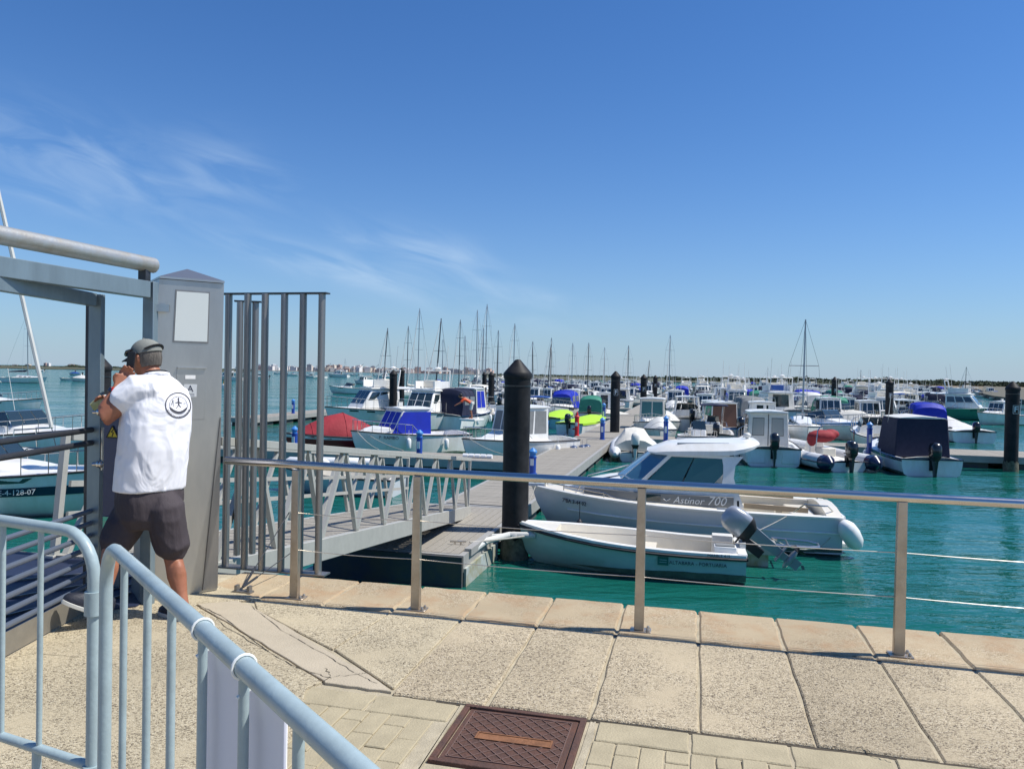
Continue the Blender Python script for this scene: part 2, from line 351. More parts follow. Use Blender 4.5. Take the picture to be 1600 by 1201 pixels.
# ================================================================ SETTING: water, quay
def water_mat():
    m = bpy.data.materials.new('sea_water'); m.use_nodes = True; t = m.node_tree; b = t.nodes['Principled BSDF']
    g = N(t, 'ShaderNodeNewGeometry')
    b.inputs['Roughness'].default_value = .07; b.inputs['IOR'].default_value = 1.33; b.inputs['Specular IOR Level'].default_value = .5
    n0 = N(t, 'ShaderNodeTexNoise'); n0.inputs['Scale'].default_value = .035; n0.inputs['Detail'].default_value = 4; t.links.new(g.outputs['Position'], n0.inputs[0])
    c = N(t, 'ShaderNodeMixRGB'); c.inputs[1].default_value = (.006, .092, .070, 1); c.inputs[2].default_value = (.008, .122, .104, 1)
    r0 = N(t, 'ShaderNodeMapRange'); r0.inputs[1].default_value = .35; r0.inputs[2].default_value = .65; t.links.new(n0.outputs[0], r0.inputs[0])
    t.links.new(r0.outputs[0], c.inputs[0]); t.links.new(c.outputs[0], b.inputs['Base Color'])
    hs = []
    for sc_, st, det, amp, dis in ((.75, (.33, 1.0, 1), 3, 1.35, .7), (2.9, (.42, 1.2, 1), 3, .42, .5), (.16, (.5, 1, 1), 2, 2.6, .3), (9., (.6, 1.2, 1), 2, .10, .3)):
        mp = N(t, 'ShaderNodeMapping'); mp.inputs['Scale'].default_value = st; mp.inputs['Rotation'].default_value = (0, 0, R(18+sc_*3))
        t.links.new(g.outputs['Position'], mp.inputs[0])
        n = N(t, 'ShaderNodeTexNoise'); n.inputs['Scale'].default_value = sc_; n.inputs['Detail'].default_value = det; n.inputs['Distortion'].default_value = dis
        t.links.new(mp.outputs[0], n.inputs[0]); hs.append(M(t, 'MULTIPLY', n.outputs[0], amp))
    h = hs[0]
    for x in hs[1:]: h = M(t, 'ADD', h, x)
    bp = N(t, 'ShaderNodeBump'); bp.inputs['Strength'].default_value = 1.0; bp.inputs['Distance'].default_value = .16
    nm = N(t, 'ShaderNodeTexNoise'); nm.inputs['Scale'].default_value = .09; nm.inputs['Detail'].default_value = 3; t.links.new(g.outputs['Position'], nm.inputs[0])
    mm_ = N(t, 'ShaderNodeMapRange'); mm_.inputs[1].default_value = .35; mm_.inputs[2].default_value = .65; mm_.inputs[3].default_value = .45; mm_.inputs[4].default_value = 1.15; t.links.new(nm.outputs[0], mm_.inputs[0])
    sy_ = N(t, 'ShaderNodeSeparateXYZ'); t.links.new(g.outputs['Position'], sy_.inputs[0])
    ch = N(t, 'ShaderNodeMapRange'); ch.inputs[1].default_value = 40; ch.inputs[2].default_value = 160; ch.inputs[3].default_value = 1.0; ch.inputs[4].default_value = 4.5; t.links.new(sy_.outputs[1], ch.inputs[0])   # open water is choppier than the berths
    h = M(t, 'MULTIPLY', M(t, 'MULTIPLY', h, mm_.outputs[0]), ch.outputs[0]); t.links.new(h, bp.inputs['Height']); t.links.new(bp.outputs[0], b.inputs['Normal'])
    return m
mb = MB(); S = 14000
mb.add([(-S, -60, WZ), (S, -60, WZ), (S, S*1.6, WZ), (-S, S*1.6, WZ)], [(0, 1, 2, 3)])
tag(mb.build('water', water_mat(), smooth=False), kind='structure')

V_J, V_E, V_2 = 4.78, 5.42, 3.56             # joint behind the coping, quay edge, joint at the back of the slabs
quay = MB(); quay.box(-30, 30, -12, V_E-.06, -6, -.013)
quay_o = tag(quay.build('quay', m_joint, rotz=QA, smooth=False), kind='structure')
qw = MB(); qw.box(-30, 30, V_E-.06, V_E-.02, -6, -.13)
qw.build('quay_wall_face', m_wall, quay_o, smooth=False)
# dirt lying in the long joints, just under the slab tops
ms_ = MB()
ms_.box(-3.2, 5, V_J-.014, V_J+.014, -.034, -.0105); ms_.box(-1.2, 5, V_2-.012, V_2+.010, -.034, -.0105)
ms_.build('joint_dirt', m_gap, quay_o)['kind'] = 'stuff'
def piece(name, m, poly, z0, z1, parent, bev=.006, jit=.0):
    mb = MB(); pl = [(x+random.uniform(-jit, jit), y+random.uniform(-jit, jit)) for x, y in poly]
    mb.prism(pl, z0, z1+random.uniform(-.003, .003)); return mb.build(name, m, parent, bevel=bev, segs=1, smooth=False)
def rough_rect(u0, u1, v0, v1, k=4, a=.004):
    """outline with slightly uneven, chipped edges"""
    pts = []
    for (xa, ya, xb, yb) in ((u0, v0, u1, v0), (u1, v0, u1, v1), (u1, v1, u0, v1), (u0, v1, u0, v0)):
        for i in range(k):
            t = i/k; x = xa+(xb-xa)*t; y = ya+(yb-ya)*t
            c = a*(2.0 if random.random() < .12 else 1)
            pts.append((x+random.uniform(-c, c), y+random.uniform(-c, c)))
    return pts
# coping stones along the edge
for i in range(-6, 12):
    u0 = -.446+.5*i; g = random.uniform(.004, .009)
    piece('coping_stone', m_cope, rough_rect(u0+g, u0+.5-g, V_J+.016, V_E+random.uniform(-.01, .006), 5, .005), -.30, 0.0, quay_o, .012)
# long slabs: the row behind the coping; those at the left are cut by the diagonal concrete band
for i in range(-2, 10):
    u0 = -.446+.5*i; g = random.uniform(.005, .009)
    if i >= -2:
        piece('paving_slab', m_agg2, rough_rect(u0+g, u0+.5-g, V_2+.010, V_J-.014, 7, .004), -.12, .0, quay_o, .008)
    else:
        piece('paving_slab', m_agg2, [(u0+g-.03, V_2+.012), (u0+.5-g, V_2+.010), (u0+.5-g, V_J-.014), (u0+g-.385, V_J-.014)], -.12, 0, quay_o, .008)
bl = [toQ(at(*p)) for p in ((395, 950), (352, 947), (508, 1052), (560, 1072), (606, 1066))]
piece('paving_slab', m_agg, [toQ(at(522, 1013)), (-1.453, V_2+.07), (-1.453, V_J-.014), (-1.935, V_J-.014)], -.12, -.001, quay_o, .005)
piece('paving_slab', m_agg, [toQ(at(402, 952)), (toQ(at(522, 1013))[0]-.012, toQ(at(522, 1013))[1]), (-1.945, V_J-.014), (-2.95, V_J-.014)], -.12, -.001, quay_o, .005)
# pale concrete band running diagonally, with cracked edges
def wob(p, q, n=12, a=.006):
    p, q = Vector(p), Vector(q); out = []
    d = (q-p); nn = Vector((-d.y, d.x)).normalized()
    for i in range(n+1):
        out.append(tuple(p+d*i/n+nn*random.uniform(-a, a)*(0 if i in (0, n) else 1)))
    return out
e1 = wob(toQ(at(308, 944)), toQ(at(505, 1062)), 14); e2 = wob(toQ(at(618, 1078)), toQ(at(392, 946)), 14); e2b = wob(toQ(at(392, 946)), toQ(at(345, 930)), 4)
band = e1+wob(toQ(at(508, 1066)), toQ(at(612, 1080)), 6)+e2[1:]+e2b[1:]
piece('concrete_strip', m_conc, band, -.10, .002, quay_o, .003)
# left apron: one cast field of exposed aggregate, and a smooth worn margin by the gate
ap = [(-9, -3), toQ(at(430, 1205)), toQ(at(470, 1112)), toQ(at(478, 1074)), toQ(at(503, 1064))]
ap += [(x-.012, y-.004) for x, y in reversed(e1[:-1])] + [(-2.9, V_J+.01), (-3.6, V_J+.3), (-3.75, V_E), (-9, V_E)]
piece('cast_concrete_apron', m_agg, ap, -.12, 0.001, quay_o, .004)
def crack(pts, wd=.006, z=.005, sub=6, a=.010):
    mb = MB(); P = [Vector(toQ(at(*p))) for p in pts]; L = []
    for i in range(len(P)-1):
        for k in range(sub):
            q = P[i].lerp(P[i+1], k/sub); d = (P[i+1]-P[i]).normalized(); L.append(q+Vector((-d.y, d.x))*random.uniform(-a, a))
    L.append(P[-1])
    for i in range(len(L)-1):
        d = (L[i+1]-L[i]).normalized(); nn = Vector((-d.y, d.x)); w0 = wd*random.uniform(.3, 1.3)/2*(0.3 if i == 0 else 1); w1 = wd*random.uniform(.3, 1.3)/2
        mb.add([(*(L[i]-nn*w0), z), (*(L[i+1]-nn*w1), z), (*(L[i+1]+nn*w1), z), (*(L[i]+nn*w0), z)], [(0, 1, 2, 3)])
    return mb.build('crack', m_gap, quay_o, smooth=False)
crack([(308, 944), (345, 962), (400, 1005), (455, 1040), (500, 1055), (518, 1060)], .005, a=.006)
crack([(392, 946), (440, 985), (520, 1030), (560, 1055), (590, 1068)], .0035, a=.006)
crack([(320, 950), (360, 985), (420, 1018)], .004)
crack([(508, 1044), (517, 1058), (506, 1066)], .004)
crack([(517, 1058), (560, 1054), (575, 1052)], .003)
crack([(0, 1030), (60, 1020), (120, 1028)], .003)
crack([(1303, 1162), (1345, 1168), (1370, 1180), (1400, 1190)], .006)
# header course of long pavers and the small pavers in running bond behind them
MH = [toQ(at(735, 1095)), toQ(at(918, 1120)), (toQ(at(918, 1120))[0]+.005, 3.02), (toQ(at(735, 1095))[0], 3.02)]
mu0, mu1, mv0, mv1 = MH[0][0]-.01, MH[1][0]+.0, 2.99, V_2-.01
def in_mh(u0, u1, v0, v1): return u1 > mu0-.03 and u0 < mu1+.03 and v1 > mv0-.03
hv0 = V_2-.20
ul = toQ(at(483, 1072))[0]
u = ul
cuts = [ul, ul+.37, mu0-.035]
for a, b in zip(cuts[:-1], cuts[1:]):
    piece('long_paver', m_paver, rough_rect(a+.006, b-.006, hv0+.006, V_2-.014, 4, .003), -.08, -.004, quay_o, .005)
u = mu1+.05
while u < 4.2:
    piece('long_paver', m_paver, rough_rect(u+.007, u+.42-.007, hv0+.006, V_2-.014, 4, .003), -.08, -.004, quay_o, .005); u += .42
pu = ul-.22; k = 0
while pu < 4.0:
    v = hv0-.0-(.105 if k % 2 else 0); first = True
    if k % 2:                                # half paver closing the course
        if not in_mh(pu, pu+.105, v, hv0): piece('paver', m_paver, rough_rect(pu+.003, pu+.102, v+.003, hv0-.004, 2, .0015), -.08, -.005, quay_o, .004)
    while v > 2.75:
        if not in_mh(pu, pu+.105, v-.21, v): piece('paver', m_paver, rough_rect(pu+.003, pu+.102, v-.207, v-.003, 2, .0015), -.08, -.005+random.uniform(-.002, .002), quay_o, .004)
        v -= .21
    pu += .105 if pu+.105 < mu0-.03 or pu > mu1 else (.105); k += 1
# mortar strips either side of the manhole
for a, b in ((mu0-.03, mu0-.004), (mu1+.012, mu1+.045)):
    piece('mortar_strip', m_joint, rough_rect(a, b, 2.7, V_2-.014, 6, .006), -.08, -.006, quay_o, .002)

# ---------------------------------------------------------------- manhole cover
mh = empty('manhole_cover', Q((mu0+mu1)/2, (mv0+mv1)/2, 0), QA, 'square rusty iron manhole cover with a diamond grid set in the pavers', 'manhole cover')
W2, D2 = (mu1-mu0)/2, (mv1-mv0)/2
fr = MB()
for (x0, x1, y0, y1) in ((-W2, W2, -D2, -D2+.028), (-W2, W2, D2-.028, D2), (-W2, -W2+.028, -D2+.0281, D2-.0281), (W2-.028, W2, -D2+.0281, D2-.0281)): fr.box(x0, x1, y0, y1, -.05, .004)
fr.build('frame', m_rust, mh, bevel=.003, segs=1)
pl = MB(); pl.box(-W2+.034, W2-.034, -D2+.034, D2-.034, -.05, -.004); pl.build('plate', m_rust, mh, bevel=.003, segs=1)
rd = MB(); X, Y = W2-.06, D2-.06; px_, py_ = .20, .030
def clipseg(p, q, X, Y):
    t0, t1 = 0., 1.; dx, dy = q[0]-p[0], q[1]-p[1]
    for pp, qq in ((-dx, p[0]+X), (dx, X-p[0]), (-dy, p[1]+Y), (dy, Y-p[1])):
        if abs(pp) < 1e-9:
            if qq < 0: return None
        else:
            r_ = qq/pp
            if pp < 0: t0 = max(t0, r_)
            else: t1 = min(t1, r_)
    return ((p[0]+dx*t0, p[1]+dy*t0), (p[0]+dx*t1, p[1]+dy*t1)) if t0 < t1 else None
for s_ in (1, -1):
    for i in range(-12, 13):
        c = i*.062; sg = clipseg((-1+c, -s_*1.0), (1+c, s_*1.0), X, Y)
        if sg:
            P_, Q_ = Vector((*sg[0], 0)), Vector((*sg[1], 0)); n_ = int((Q_-P_).length/.02)+1
            a = None
            for j in range(n_+1):            # leave the name plate free
                p = P_.lerp(Q_, j/n_); free = not (abs(p.x-.01) < .175 and abs(p.y+.01) < .038)
                if free and a is None: a = p
                if (not free or j == n_) and a is not None:
                    if (p-a).length > .02: rd.bar(a+Vector((0, 0, -.003)), p+Vector((0, 0, -.003)), .0035, .006)
                    a = None
rd.bar((-X, -Y, -.003), (X, -Y, -.003), .004, .006); rd.bar((-X, Y, -.003), (X, Y, -.003), .004, .006); rd.bar((-X, -Y, -.003), (-X, Y, -.003), .004, .006); rd.bar((X, -Y, -.003), (X, Y, -.003), .004, .006)
rd.build('diamond_ridges', m_rust2, mh, smooth=False)
npb = MB()
for (x0, x1, y0, y1) in ((-.16, .18, -.042, -.035), (-.16, .18, .015, .022), (-.16, -.153, -.0349, .0149), (.173, .18, -.0349, .0149)): npb.box(x0, x1, y0, y1, -.006, .002)
npb.box(-.152, .172, -.034, .014, -.008, -.001)
npb.build('name_plate', m_rust3, mh, smooth=False)

# ---------------------------------------------------------------- waterfront railing
VR = 4.875
rl = empty('waterfront_railing', Q(-.31, VR, 0), QA, 'low stainless steel railing with two thin wires along the quay edge', 'railing')
up_ = [-2.70, -1.80, -.31, 1.19, 2.69, 4.19]; RZ = .922
for u in up_:
    x = u+.31
    p = MB(); p.hexa([(x-.03, -.022, .008), (x+.03, -.022, .008), (x+.03, .022, .008), (x-.03, .022, .008)], [(x-.026, -.02, RZ-.022), (x+.026, -.02, RZ-.022), (x+.026, .02, RZ-.022), (x-.026, .02, RZ-.022)])
    po = p.build('post', m_postst, rl, bevel=.003)
    b = MB(); b.box(x-.055, x+.075, -.045, .05, 0, .0075); bo = b.build('base_plate', m_postst, po, bevel=.002, segs=1)
    for yb in (-.025, .03): c = MB(); c.lathe([(.011, .0076), (.011, .018), (.006, .026)], 8, (x+.055, yb, 0)); c.build('bolt', m_postst, po)
h = MB(); h.tube([(-2.95, 0, RZ+.02), (-1.5, 0, RZ+.008), (0, 0, RZ+.002), (1.5, 0, RZ), (4.6, 0, RZ)], .028, 16); h.build('handrail', m_rail, rl)
def sag(p, q, s, n=8): p, q = Vector(p), Vector(q); return [p.lerp(q, i/n)-Vector((0, 0, s*4*(i/n)*(1-i/n))) for i in range(n+1)]
for z in (.34, .60):
    wv = MB()
    for a, b in zip(up_[:-1], up_[1:]): wv.tube(sag((a+.31+.026, 0, z), (b+.31-.026, 0, z), .008), .0028, 5)
    wv.build('wire', m_wire, rl)

# ---------------------------------------------------------------- crowd barriers
def arc(c, r, a0, a1, X, Z, n=7):
    return [c+X*(r*math.cos(a0+(a1-a0)*i/n))+Z*(r*math.sin(a0+(a1-a0)*i/n)) for i in range(n+1)]
def barrier(A, B, label, bars_at, lead=True, r=.0178):
    """A: the corner end, B: far end (plan points); top tube bends down at A"""
    A, B = Vector((*A, 0)), Vector((*B, 0)); d = (B-A).normalized(); Lb = (B-A).length; Zv = Vector((0, 0, 1))
    root = empty('crowd_barrier', A, 0, label, 'crowd barrier', 'pale blue crowd barriers'); X = d; rr = .13; top = 1.10
    f = MB()
    pth = [Vector((0, 0, .06)), Vector((0, 0, .5)), Vector((0, 0, top-rr-.02))]+arc(X*rr+Zv*(top-rr), rr, math.pi, math.pi/2, X, Zv)+[X*(Lb*.5)+Zv*top]+arc(X*(Lb-rr)+Zv*(top-rr), rr, math.pi/2, 0, X, Zv)+[X*Lb+Zv*.5, X*Lb+Zv*.06]
    f.tube(pth, r, 20); f.build('tube_frame', m_barrier, root)
    g = MB(); g.tube([X*.0+Zv*.405, X*Lb+Zv*.405], r*.86, 14); g.build('lower_tube', m_barrier, root)
    for s in bars_at:
        k = MB(); k.tube([X*s+Zv*.405, X*s+Zv*(top-.004)], .0085 if s != -1 else .01, 12); k.build('bar', m_barrier, root)
    sd = Vector((-d.y, d.x, 0))
    for s in (.25, Lb-.25):
        k = MB(); k.tube([X*s+sd*.3+Zv*.012, X*s+Zv*.10, X*s-sd*.3+Zv*.012], .012, 8); k.tube([X*s+Zv*.1, X*s+Zv*.405], .014, 8); k.build('foot', m_barrier, root)
    return root, X
c1 = atD(147, 905, 2.28); e1_ = atD(0, 822, 2.46)
P1A = Vector((c1.x, c1.y)); P1D = (Vector((e1_.x, e1_.y))-P1A).normalized()
def s_px(A, D, px):
    r_ = ray(px, 1050); k_ = r_.x/r_.y; return (k_*A.y-A.x)/(D.x-k_*D.y)
b1, X1 = barrier(P1A, P1A+P1D*2.3, 'pale blue crowd barrier at the left edge in front of the open gate', [s_px(P1A, P1D, q) for q in (62, 3, -62, -135, -215, -300, -400, -510)])
c2 = atD(166, 905, 2.18); P2A = Vector((c2.x, c2.y)); q2 = atD(550, 1201, .97); P2D = (Vector((q2.x, q2.y))-P2A).normalized()
b2, X2 = barrier(P2A, P2A+P2D*2.3, 'pale blue crowd barrier running towards the viewer with a white panel tied on', [])
def s_on2(px, D=None):                       # distance along barrier 2 whose vertical plane is seen at px (at the tube height)
    best = None
    for i in range(200):
        s = i*.01; p = Vector((P2A.x, P2A.y, 0))+X2*s
        d = Vector((p.x, p.y)); r_ = ray(px, 1050); e = abs(p.x/p.y-r_.x/r_.y)
        if best is None or e < best[0]: best = (e, s)
    return best[1]
for px in (193, 229, 267, 316, 380, 470, 560, 680, 820):
    s = s_on2(px); k = MB(); k.tube([X2*s+Vector((0, 0, .405)), X2*s+Vector((0, 0, 1.096))], .0092, 12); k.build('bar', m_barrier, b2)
s0, s1 = s_on2(301), s_on2(420)
side = Vector((-X2.y, X2.x, 0)); side = side if side.y > 0 else -side
pn = MB(); a = X2*s0+side*.030; b = X2*s1+side*.030
pn.bar(a+Vector((0, 0, .665)), b+Vector((0, 0, .665)), .006, .80)
pno = pn.build('white_sign_panel', m_panelw, None, bevel=.002, segs=1, loc=b2.location)
tag(pno, 'white sign panel tied to the back of the nearer blue crowd barrier', 'sign panel')
for px in (316, 380):
    s = s_on2(px); z = MB(); c = X2*(s-.0)+Vector((0, 0, 1.1))
    z.tube([c+(side*math.cos(t)+Vector((0, 0, 1))*math.sin(t))*.0205 for t in [i*math.pi/8 for i in range(16)]], .0026, 6, closed=True)
    z.tube([c-Vector((0, 0, .022)), c-Vector((0, 0, .04))+side*.01, c-Vector((0, 0, .05))-side*.012], .004, 6)
    zo = z.build('zip_tie', m_ziptie, None, loc=b2.location); tag(zo, 'white zip tie round the barrier tube, %s of the two' % ('farther' if px == 316 else 'nearer'), 'zip tie', 'zip ties on the barrier')
for z_ in (.86, .34): hk = MB(); hk.tube([Vector((.0, 0, z_+.07)), Vector((.0, 0, z_))], .026, 12); hk.build('coupling_sleeve', m_barrier, b1)

# ---------------------------------------------------------------- steel cabinet
cb_ = empty('control_cabinet', (0, 0, 0), 0, 'tall brushed steel cabinet with a blank white notice and pyramid top beside the gate', 'cabinet')
TL, TR = atD(249, 437, 5.22), atD(350, 450, 5.46); BL, BR = atD(217, 946, 5.18), atD(339, 925, 5.52)
BL.z = 0; BR.z = 0; TL.z = 2.20; TR.z = 2.20
fn = (TR-TL).cross(Vector((0, 0, 1))).normalized(); fn = fn if fn.y < 0 else -fn
bk = -fn*.34
m = MB(); m.loft([[BL.lerp(TL, k/24), BR.lerp(TR, k/24), BR.lerp(TR, k/24)+bk, BL.lerp(TL, k/24)+bk] for k in range(25)]); m.build('body', m_cab, cb_)
m = MB(); ap_ = (TL+TR)/2+bk/2+Vector((0, 0, .085)); a0 = [TL+fn*.015, TR+fn*.015, TR+bk-fn*.01, TL+bk-fn*.01]
z3 = Vector((0, 0, .003)); m.add([p+z3 for p in a0]+[p+z3*6 for p in a0]+[ap_+z3*6], [(0, 3, 2, 1), (0, 1, 5, 4), (1, 2, 6, 5), (2, 3, 7, 6), (3, 0, 4, 7), (4, 5, 8), (5, 6, 8), (6, 7, 8), (7, 4, 8)]); m.build('pyramid_cap', m_cab, cb_, smooth=False)
def fpt(a, z, off=.0):                       # a across the front, z up
    k = z/2.2; l = BL.lerp(TL, k); r = BR.lerp(TR, k); return l.lerp(r, a)+fn*off
def fq(a0, a1, z0, z1, off=.001): return [fpt(a0, z0, off), fpt(a1, z0, off), fpt(a1, z1, off), fpt(a0, z1, off)]
def frontpix(px, py):                        # pixel -> (a, z) on the front plane
    d = ray(px, py); o = Vector((0, 0, CAM_H)); t = (TL-o).dot(fn)/d.dot(fn); p = o+d*t; k = p.z/2.2; l = BL.lerp(TL, k); r = BR.lerp(TR, k)
    return (p-l).dot((r-l).normalized())/(r-l).length, p.z
a0, z1 = frontpix(276, 455); a1, z0 = frontpix(324, 534)
def flip(q): return q
def face(q):
    q = [Vector(p) for p in q]; nr = (q[1]-q[0]).cross(q[3]-q[0])
    return q if nr.dot(fn) > 0 else [q[1], q[0], q[3], q[2]]
m = MB(); m.slab(face(fq(a0-.02, a1+.02, z0-.012, z1+.012, 0)), .004, .002); m.build('notice_frame', m_bar, cb_)
m = MB(); m.slab(face(fq(a0, a1, z0, z1, .0045)), .003); m.build('blank_notice', mat('notice_white', (.62, .66, .64), .3, coat=.5), cb_)
a0, z1 = frontpix(277, 575); a1, z0 = frontpix(321, 655)
m = MB(); m.slab(face(fq(a0, a1, z0, z1, 0)), .003, .001); hd = m.build('access_door', m_cab, cb_, bevel=.001, segs=1)
m = MB(); m.slab(face(fq(a0, a1, z1, z1+.008, 0)), .02); m.build('drip_ledge', m_steel, cb_)
a0, z1 = frontpix(290, 586); a1, z0 = frontpix(306, 592)
m = MB(); m.slab(face(fq(a0, a1, z0, z1, .003)), .003); m.build('name_tag', m_white, cb_)
a0, z1 = frontpix(288, 600); a1, z0 = frontpix(308, 620)
m = MB(); m.slab(face(fq(a0, a1, z0, z1, .003)), .002); stk = m.build('sticker', mat('sticker_white', (.55, .57, .57), .5), cb_)
xr = (fpt(1, 1.3)-fpt(0, 1.3)).normalized(); c = fpt((a0+a1)/2, (z0+z1)/2+.012, .006)
FM = Matrix((( xr.x, 0, fn.x, c.x), (xr.y, 0, fn.y, c.y), (0, 1, fn.z, c.z), (0, 0, 0, 1)))
text('A', .062, m_letter, cb_, FM, .0008)
m = MB(); c2_ = fpt((a0+a1)/2, (z0+z1)/2-.024, .0055)
for k in range(2): m.bar(c2_-xr*.028-Vector((0, 0, k*.010)), c2_+xr*.028-Vector((0, 0, k*.010)), .001, .0022)
m.build('small_print_line', m_letter, cb_)
# folded fin along the lower right of the cabinet
m = MB(); m.slab(face([fpt(.80, .02, .001), fpt(1.0, .02, .001), fpt(.995, 1.25, .001), fpt(.985, 1.25, .001)]), .012); m.build('folded_fin', m_bar, cb_)

# ---------------------------------------------------------------- fence of upright fins beside the cabinet
fb = empty('fin_fence', (0, 0, 0), 0, 'short fence of upright grey steel fins between cabinet and waterfront railing', 'fence')
F0, F1 = Vector((-2.32, 6.20, 0)), Vector((-1.50, 6.0, 0)); TOPZ = 2.20
for px, yb in ((352, 885), (381.6, 889), (408.6, 892), (438.6, 893), (467.7, 895), (496.8, 897)):
    p = at(px, yb); m = MB(); m.tube([(p.x, p.y, .01), (p.x, p.y, TOPZ-.006)], .036, 16, flat=.75); m.build('fin', m_bar, fb)
for px, yb in ((370, 868), (394, 866)):
    p = at(px, yb); m = MB(); m.tube([(p.x, p.y, .01), (p.x, p.y, TOPZ-.03)], .036, 16, flat=.75); m.build('fin', m_bar, fb)
pa, pb = at(344, 884), at(503, 898)
m = MB(); m.bar((pa.x-.1, pa.y+.02, TOPZ), (pb.x+.015, pb.y, TOPZ), .075, .011); m.build('top_plate', m_dark, fb)
m = MB(); m.bar((pa.x, pa.y, .005), (pb.x+.04, pb.y, .005), .11, .012); m.build('base_plate', m_bar, fb)
pa2 = at(370, 868); pb2 = at(394, 866)
m = MB(); m.bar((pa2.x-.05, pa2.y, TOPZ-.024), (pb2.x+.05, pb2.y, TOPZ-.024), .07, .011); m.build('rear_plate', m_dark, fb)
# stay wires anchored in the ground
aw = empty('stay_anchor', at(380, 925), 0, 'small steel anchor with two stay cables bolted to the paving by the cabinet', 'anchor')
m = MB(); m.box(-.07, .07, -.03, .03, 0, .012); m.box(-.06, -.04, -.02, .02, .012, .05); m.box(.04, .06, -.02, .02, .012, .05); m.build('anchor_plate', m_bar, aw, rotz=QA)
A0 = at(380, 925)
for q in (atD(452, 800, 6.0), atD(462, 858, 6.0)):
    d = q-A0; m = MB(); m.tube([(0, 0, .04), d*.25+Vector((0, 0, .03))], .009, 8); m.tube([d*.25+Vector((0, 0, .03)), d], .004, 6); m.build('stay_cable', m_dark, aw)

# ---------------------------------------------------------------- gate portal and leaf
gp = empty('gate_portal', (0, 0, 0), 0, 'blue grey steel gate frame with a round tube along its top', 'gate frame')
GP0 = Vector((-2.44, 5.17, 0)); gd = Vector((-.27, -1, 0)).normalized()
PT = 2.17
m = MB(); m.bar(GP0+Vector((0, 0, .0)), GP0+Vector((0, 0, PT)), .085, .05, up=gd); m.build('post', m_gate, gp, bevel=.004)
m = MB(); m.bar(GP0+gd*2.3, GP0+gd*2.3+Vector((0, 0, PT)), .085, .05, up=gd); m.build('post', m_gate, gp, bevel=.004)
m = MB(); m.bar(GP0+gd*.046+Vector((0, 0, PT-.055)), GP0+gd*2.25+Vector((0, 0, PT-.055)), .08, .11); m.build('beam', m_gate, gp, bevel=.004)
m = MB(); m.tube([GP0-gd*.02+Vector((0, 0, PT+.115)), GP0+gd*2.4+Vector((0, 0, PT+.115))], .052, 18); m.build('top_tube', m_gate2, gp)
for k_ in (.06, 1.9): m = MB(); m.bar(GP0+gd*k_+Vector((0, 0, PT+.001)), GP0+gd*k_+Vector((0, 0, PT+.085)), .07, .05); m.build('stub', m_dark, gp)
m = MB(); m.bar(GP0+Vector((.035, .01, 2.0)), GP0+Vector((.115, .03, 2.0)), .03, .05); m.build('cabinet_bracket', m_steel, gp)
gl = empty('gate_leaf', (0, 0, 0), 0, 'open gate leaf with dark horizontal bars and a tall steel post left of the man', 'gate')
L0 = Vector((-2.73, 5.04, 0)); ld = Vector((-.0, -1, 0))
m = MB(); m.bar(L0+Vector((0, 0, .03)), L0+Vector((0, 0, 2.07)), .085, .05, up=ld); m.build('lock_post', m_gate, gl, bevel=.004)
m = MB(); m.bar(L0-Vector((.05, .0, 0))+Vector((0, 0, .03)), L0-Vector((.05, 0, 0))+Vector((0, 0, 2.0)), .02, .05, up=ld); m.build('lock_strip', m_dark, gl, bevel=.002)
m = MB(); m.bar(L0+ld*.045+Vector((0, 0, 2.03)), L0+ld*2.3+Vector((0, 0, 2.03)), .05, .085); m.build('top_rail', m_gate, gl, bevel=.004)
m = MB(); m.bar(L0+ld*2.3+Vector((0, 0, .03)), L0+ld*2.3+Vector((0, 0, 2.07)), .05, .05, up=ld); m.build('hinge_post', m_gate, gl, bevel=.004)
for z in (1.185, 1.10, .655, .575, .495, .415, .335, .255, .175):
    m = MB(); m.tube([L0+ld*.04+Vector((-.005, 0, z)), L0+ld*2.28+Vector((-.005, 0, z))], .0165 if z < 1 else .019, 10); m.build('bar', m_dark if z > 1 else mat('blue_grey_bar', (.17, .20, .25), .35, metal=.5), gl)
m = MB(); m.bar(L0+ld*.05+Vector((-.01, 0, .075)), L0+ld*2.28+Vector((-.01, 0, .075)), .012, .13); m.build('kick_plate', m_kick, gl)
for z in (1.30, .96):
    m = MB(); m.ball(L0+Vector((.045, -.03, z)), .026, 12, 8); m.tube([L0+Vector((.0, -.03, z)), L0+Vector((.045, -.03, z))], .012, 8); m.build('knob', m_rail, gl)
m = MB(); m.bar(L0+Vector((.052, -.01, .92)), L0+Vector((.052, -.01, 1.2)), .008, .02, up=ld); m.build('lock_plate', m_steel, gl)
# electric box behind the gate
ebp = atD(187, 730, 5.55); eb = empty('electric_box', (ebp.x, ebp.y, 0), QA, 'dark blue electric box with a yellow warning triangle behind the gate post', 'electric box')
m = MB(); m.box(-.17, .17, -.07, .11, .52, 1.27); m.build('box_body', mat('box_navy', (.02, .05, .14), .35, coat=.3, var=.15, vscale=3), eb, bevel=.008)
m = MB(); m.box(-.025, .025, -.02, .03, .0, .52); m.build('stand', m_bar, eb)
m = MB(); t0 = Vector((.0, -.075, 1.09)); k = .052
m.add([t0+Vector((-k, 0, 0)), t0+Vector((k, 0, 0)), t0+Vector((0, 0, k*1.7)), t0+Vector((-k, .004, 0)), t0+Vector((k, .004, 0)), t0+Vector((0, .004, k*1.7))], [(0, 1, 2), (3, 5, 4), (0, 3, 4, 1), (1, 4, 5, 2), (2, 5, 3, 0)]); wt_ = m.build('warning_triangle', mat('warning_yellow', (.75, .55, .03), .5), eb)
m = MB()
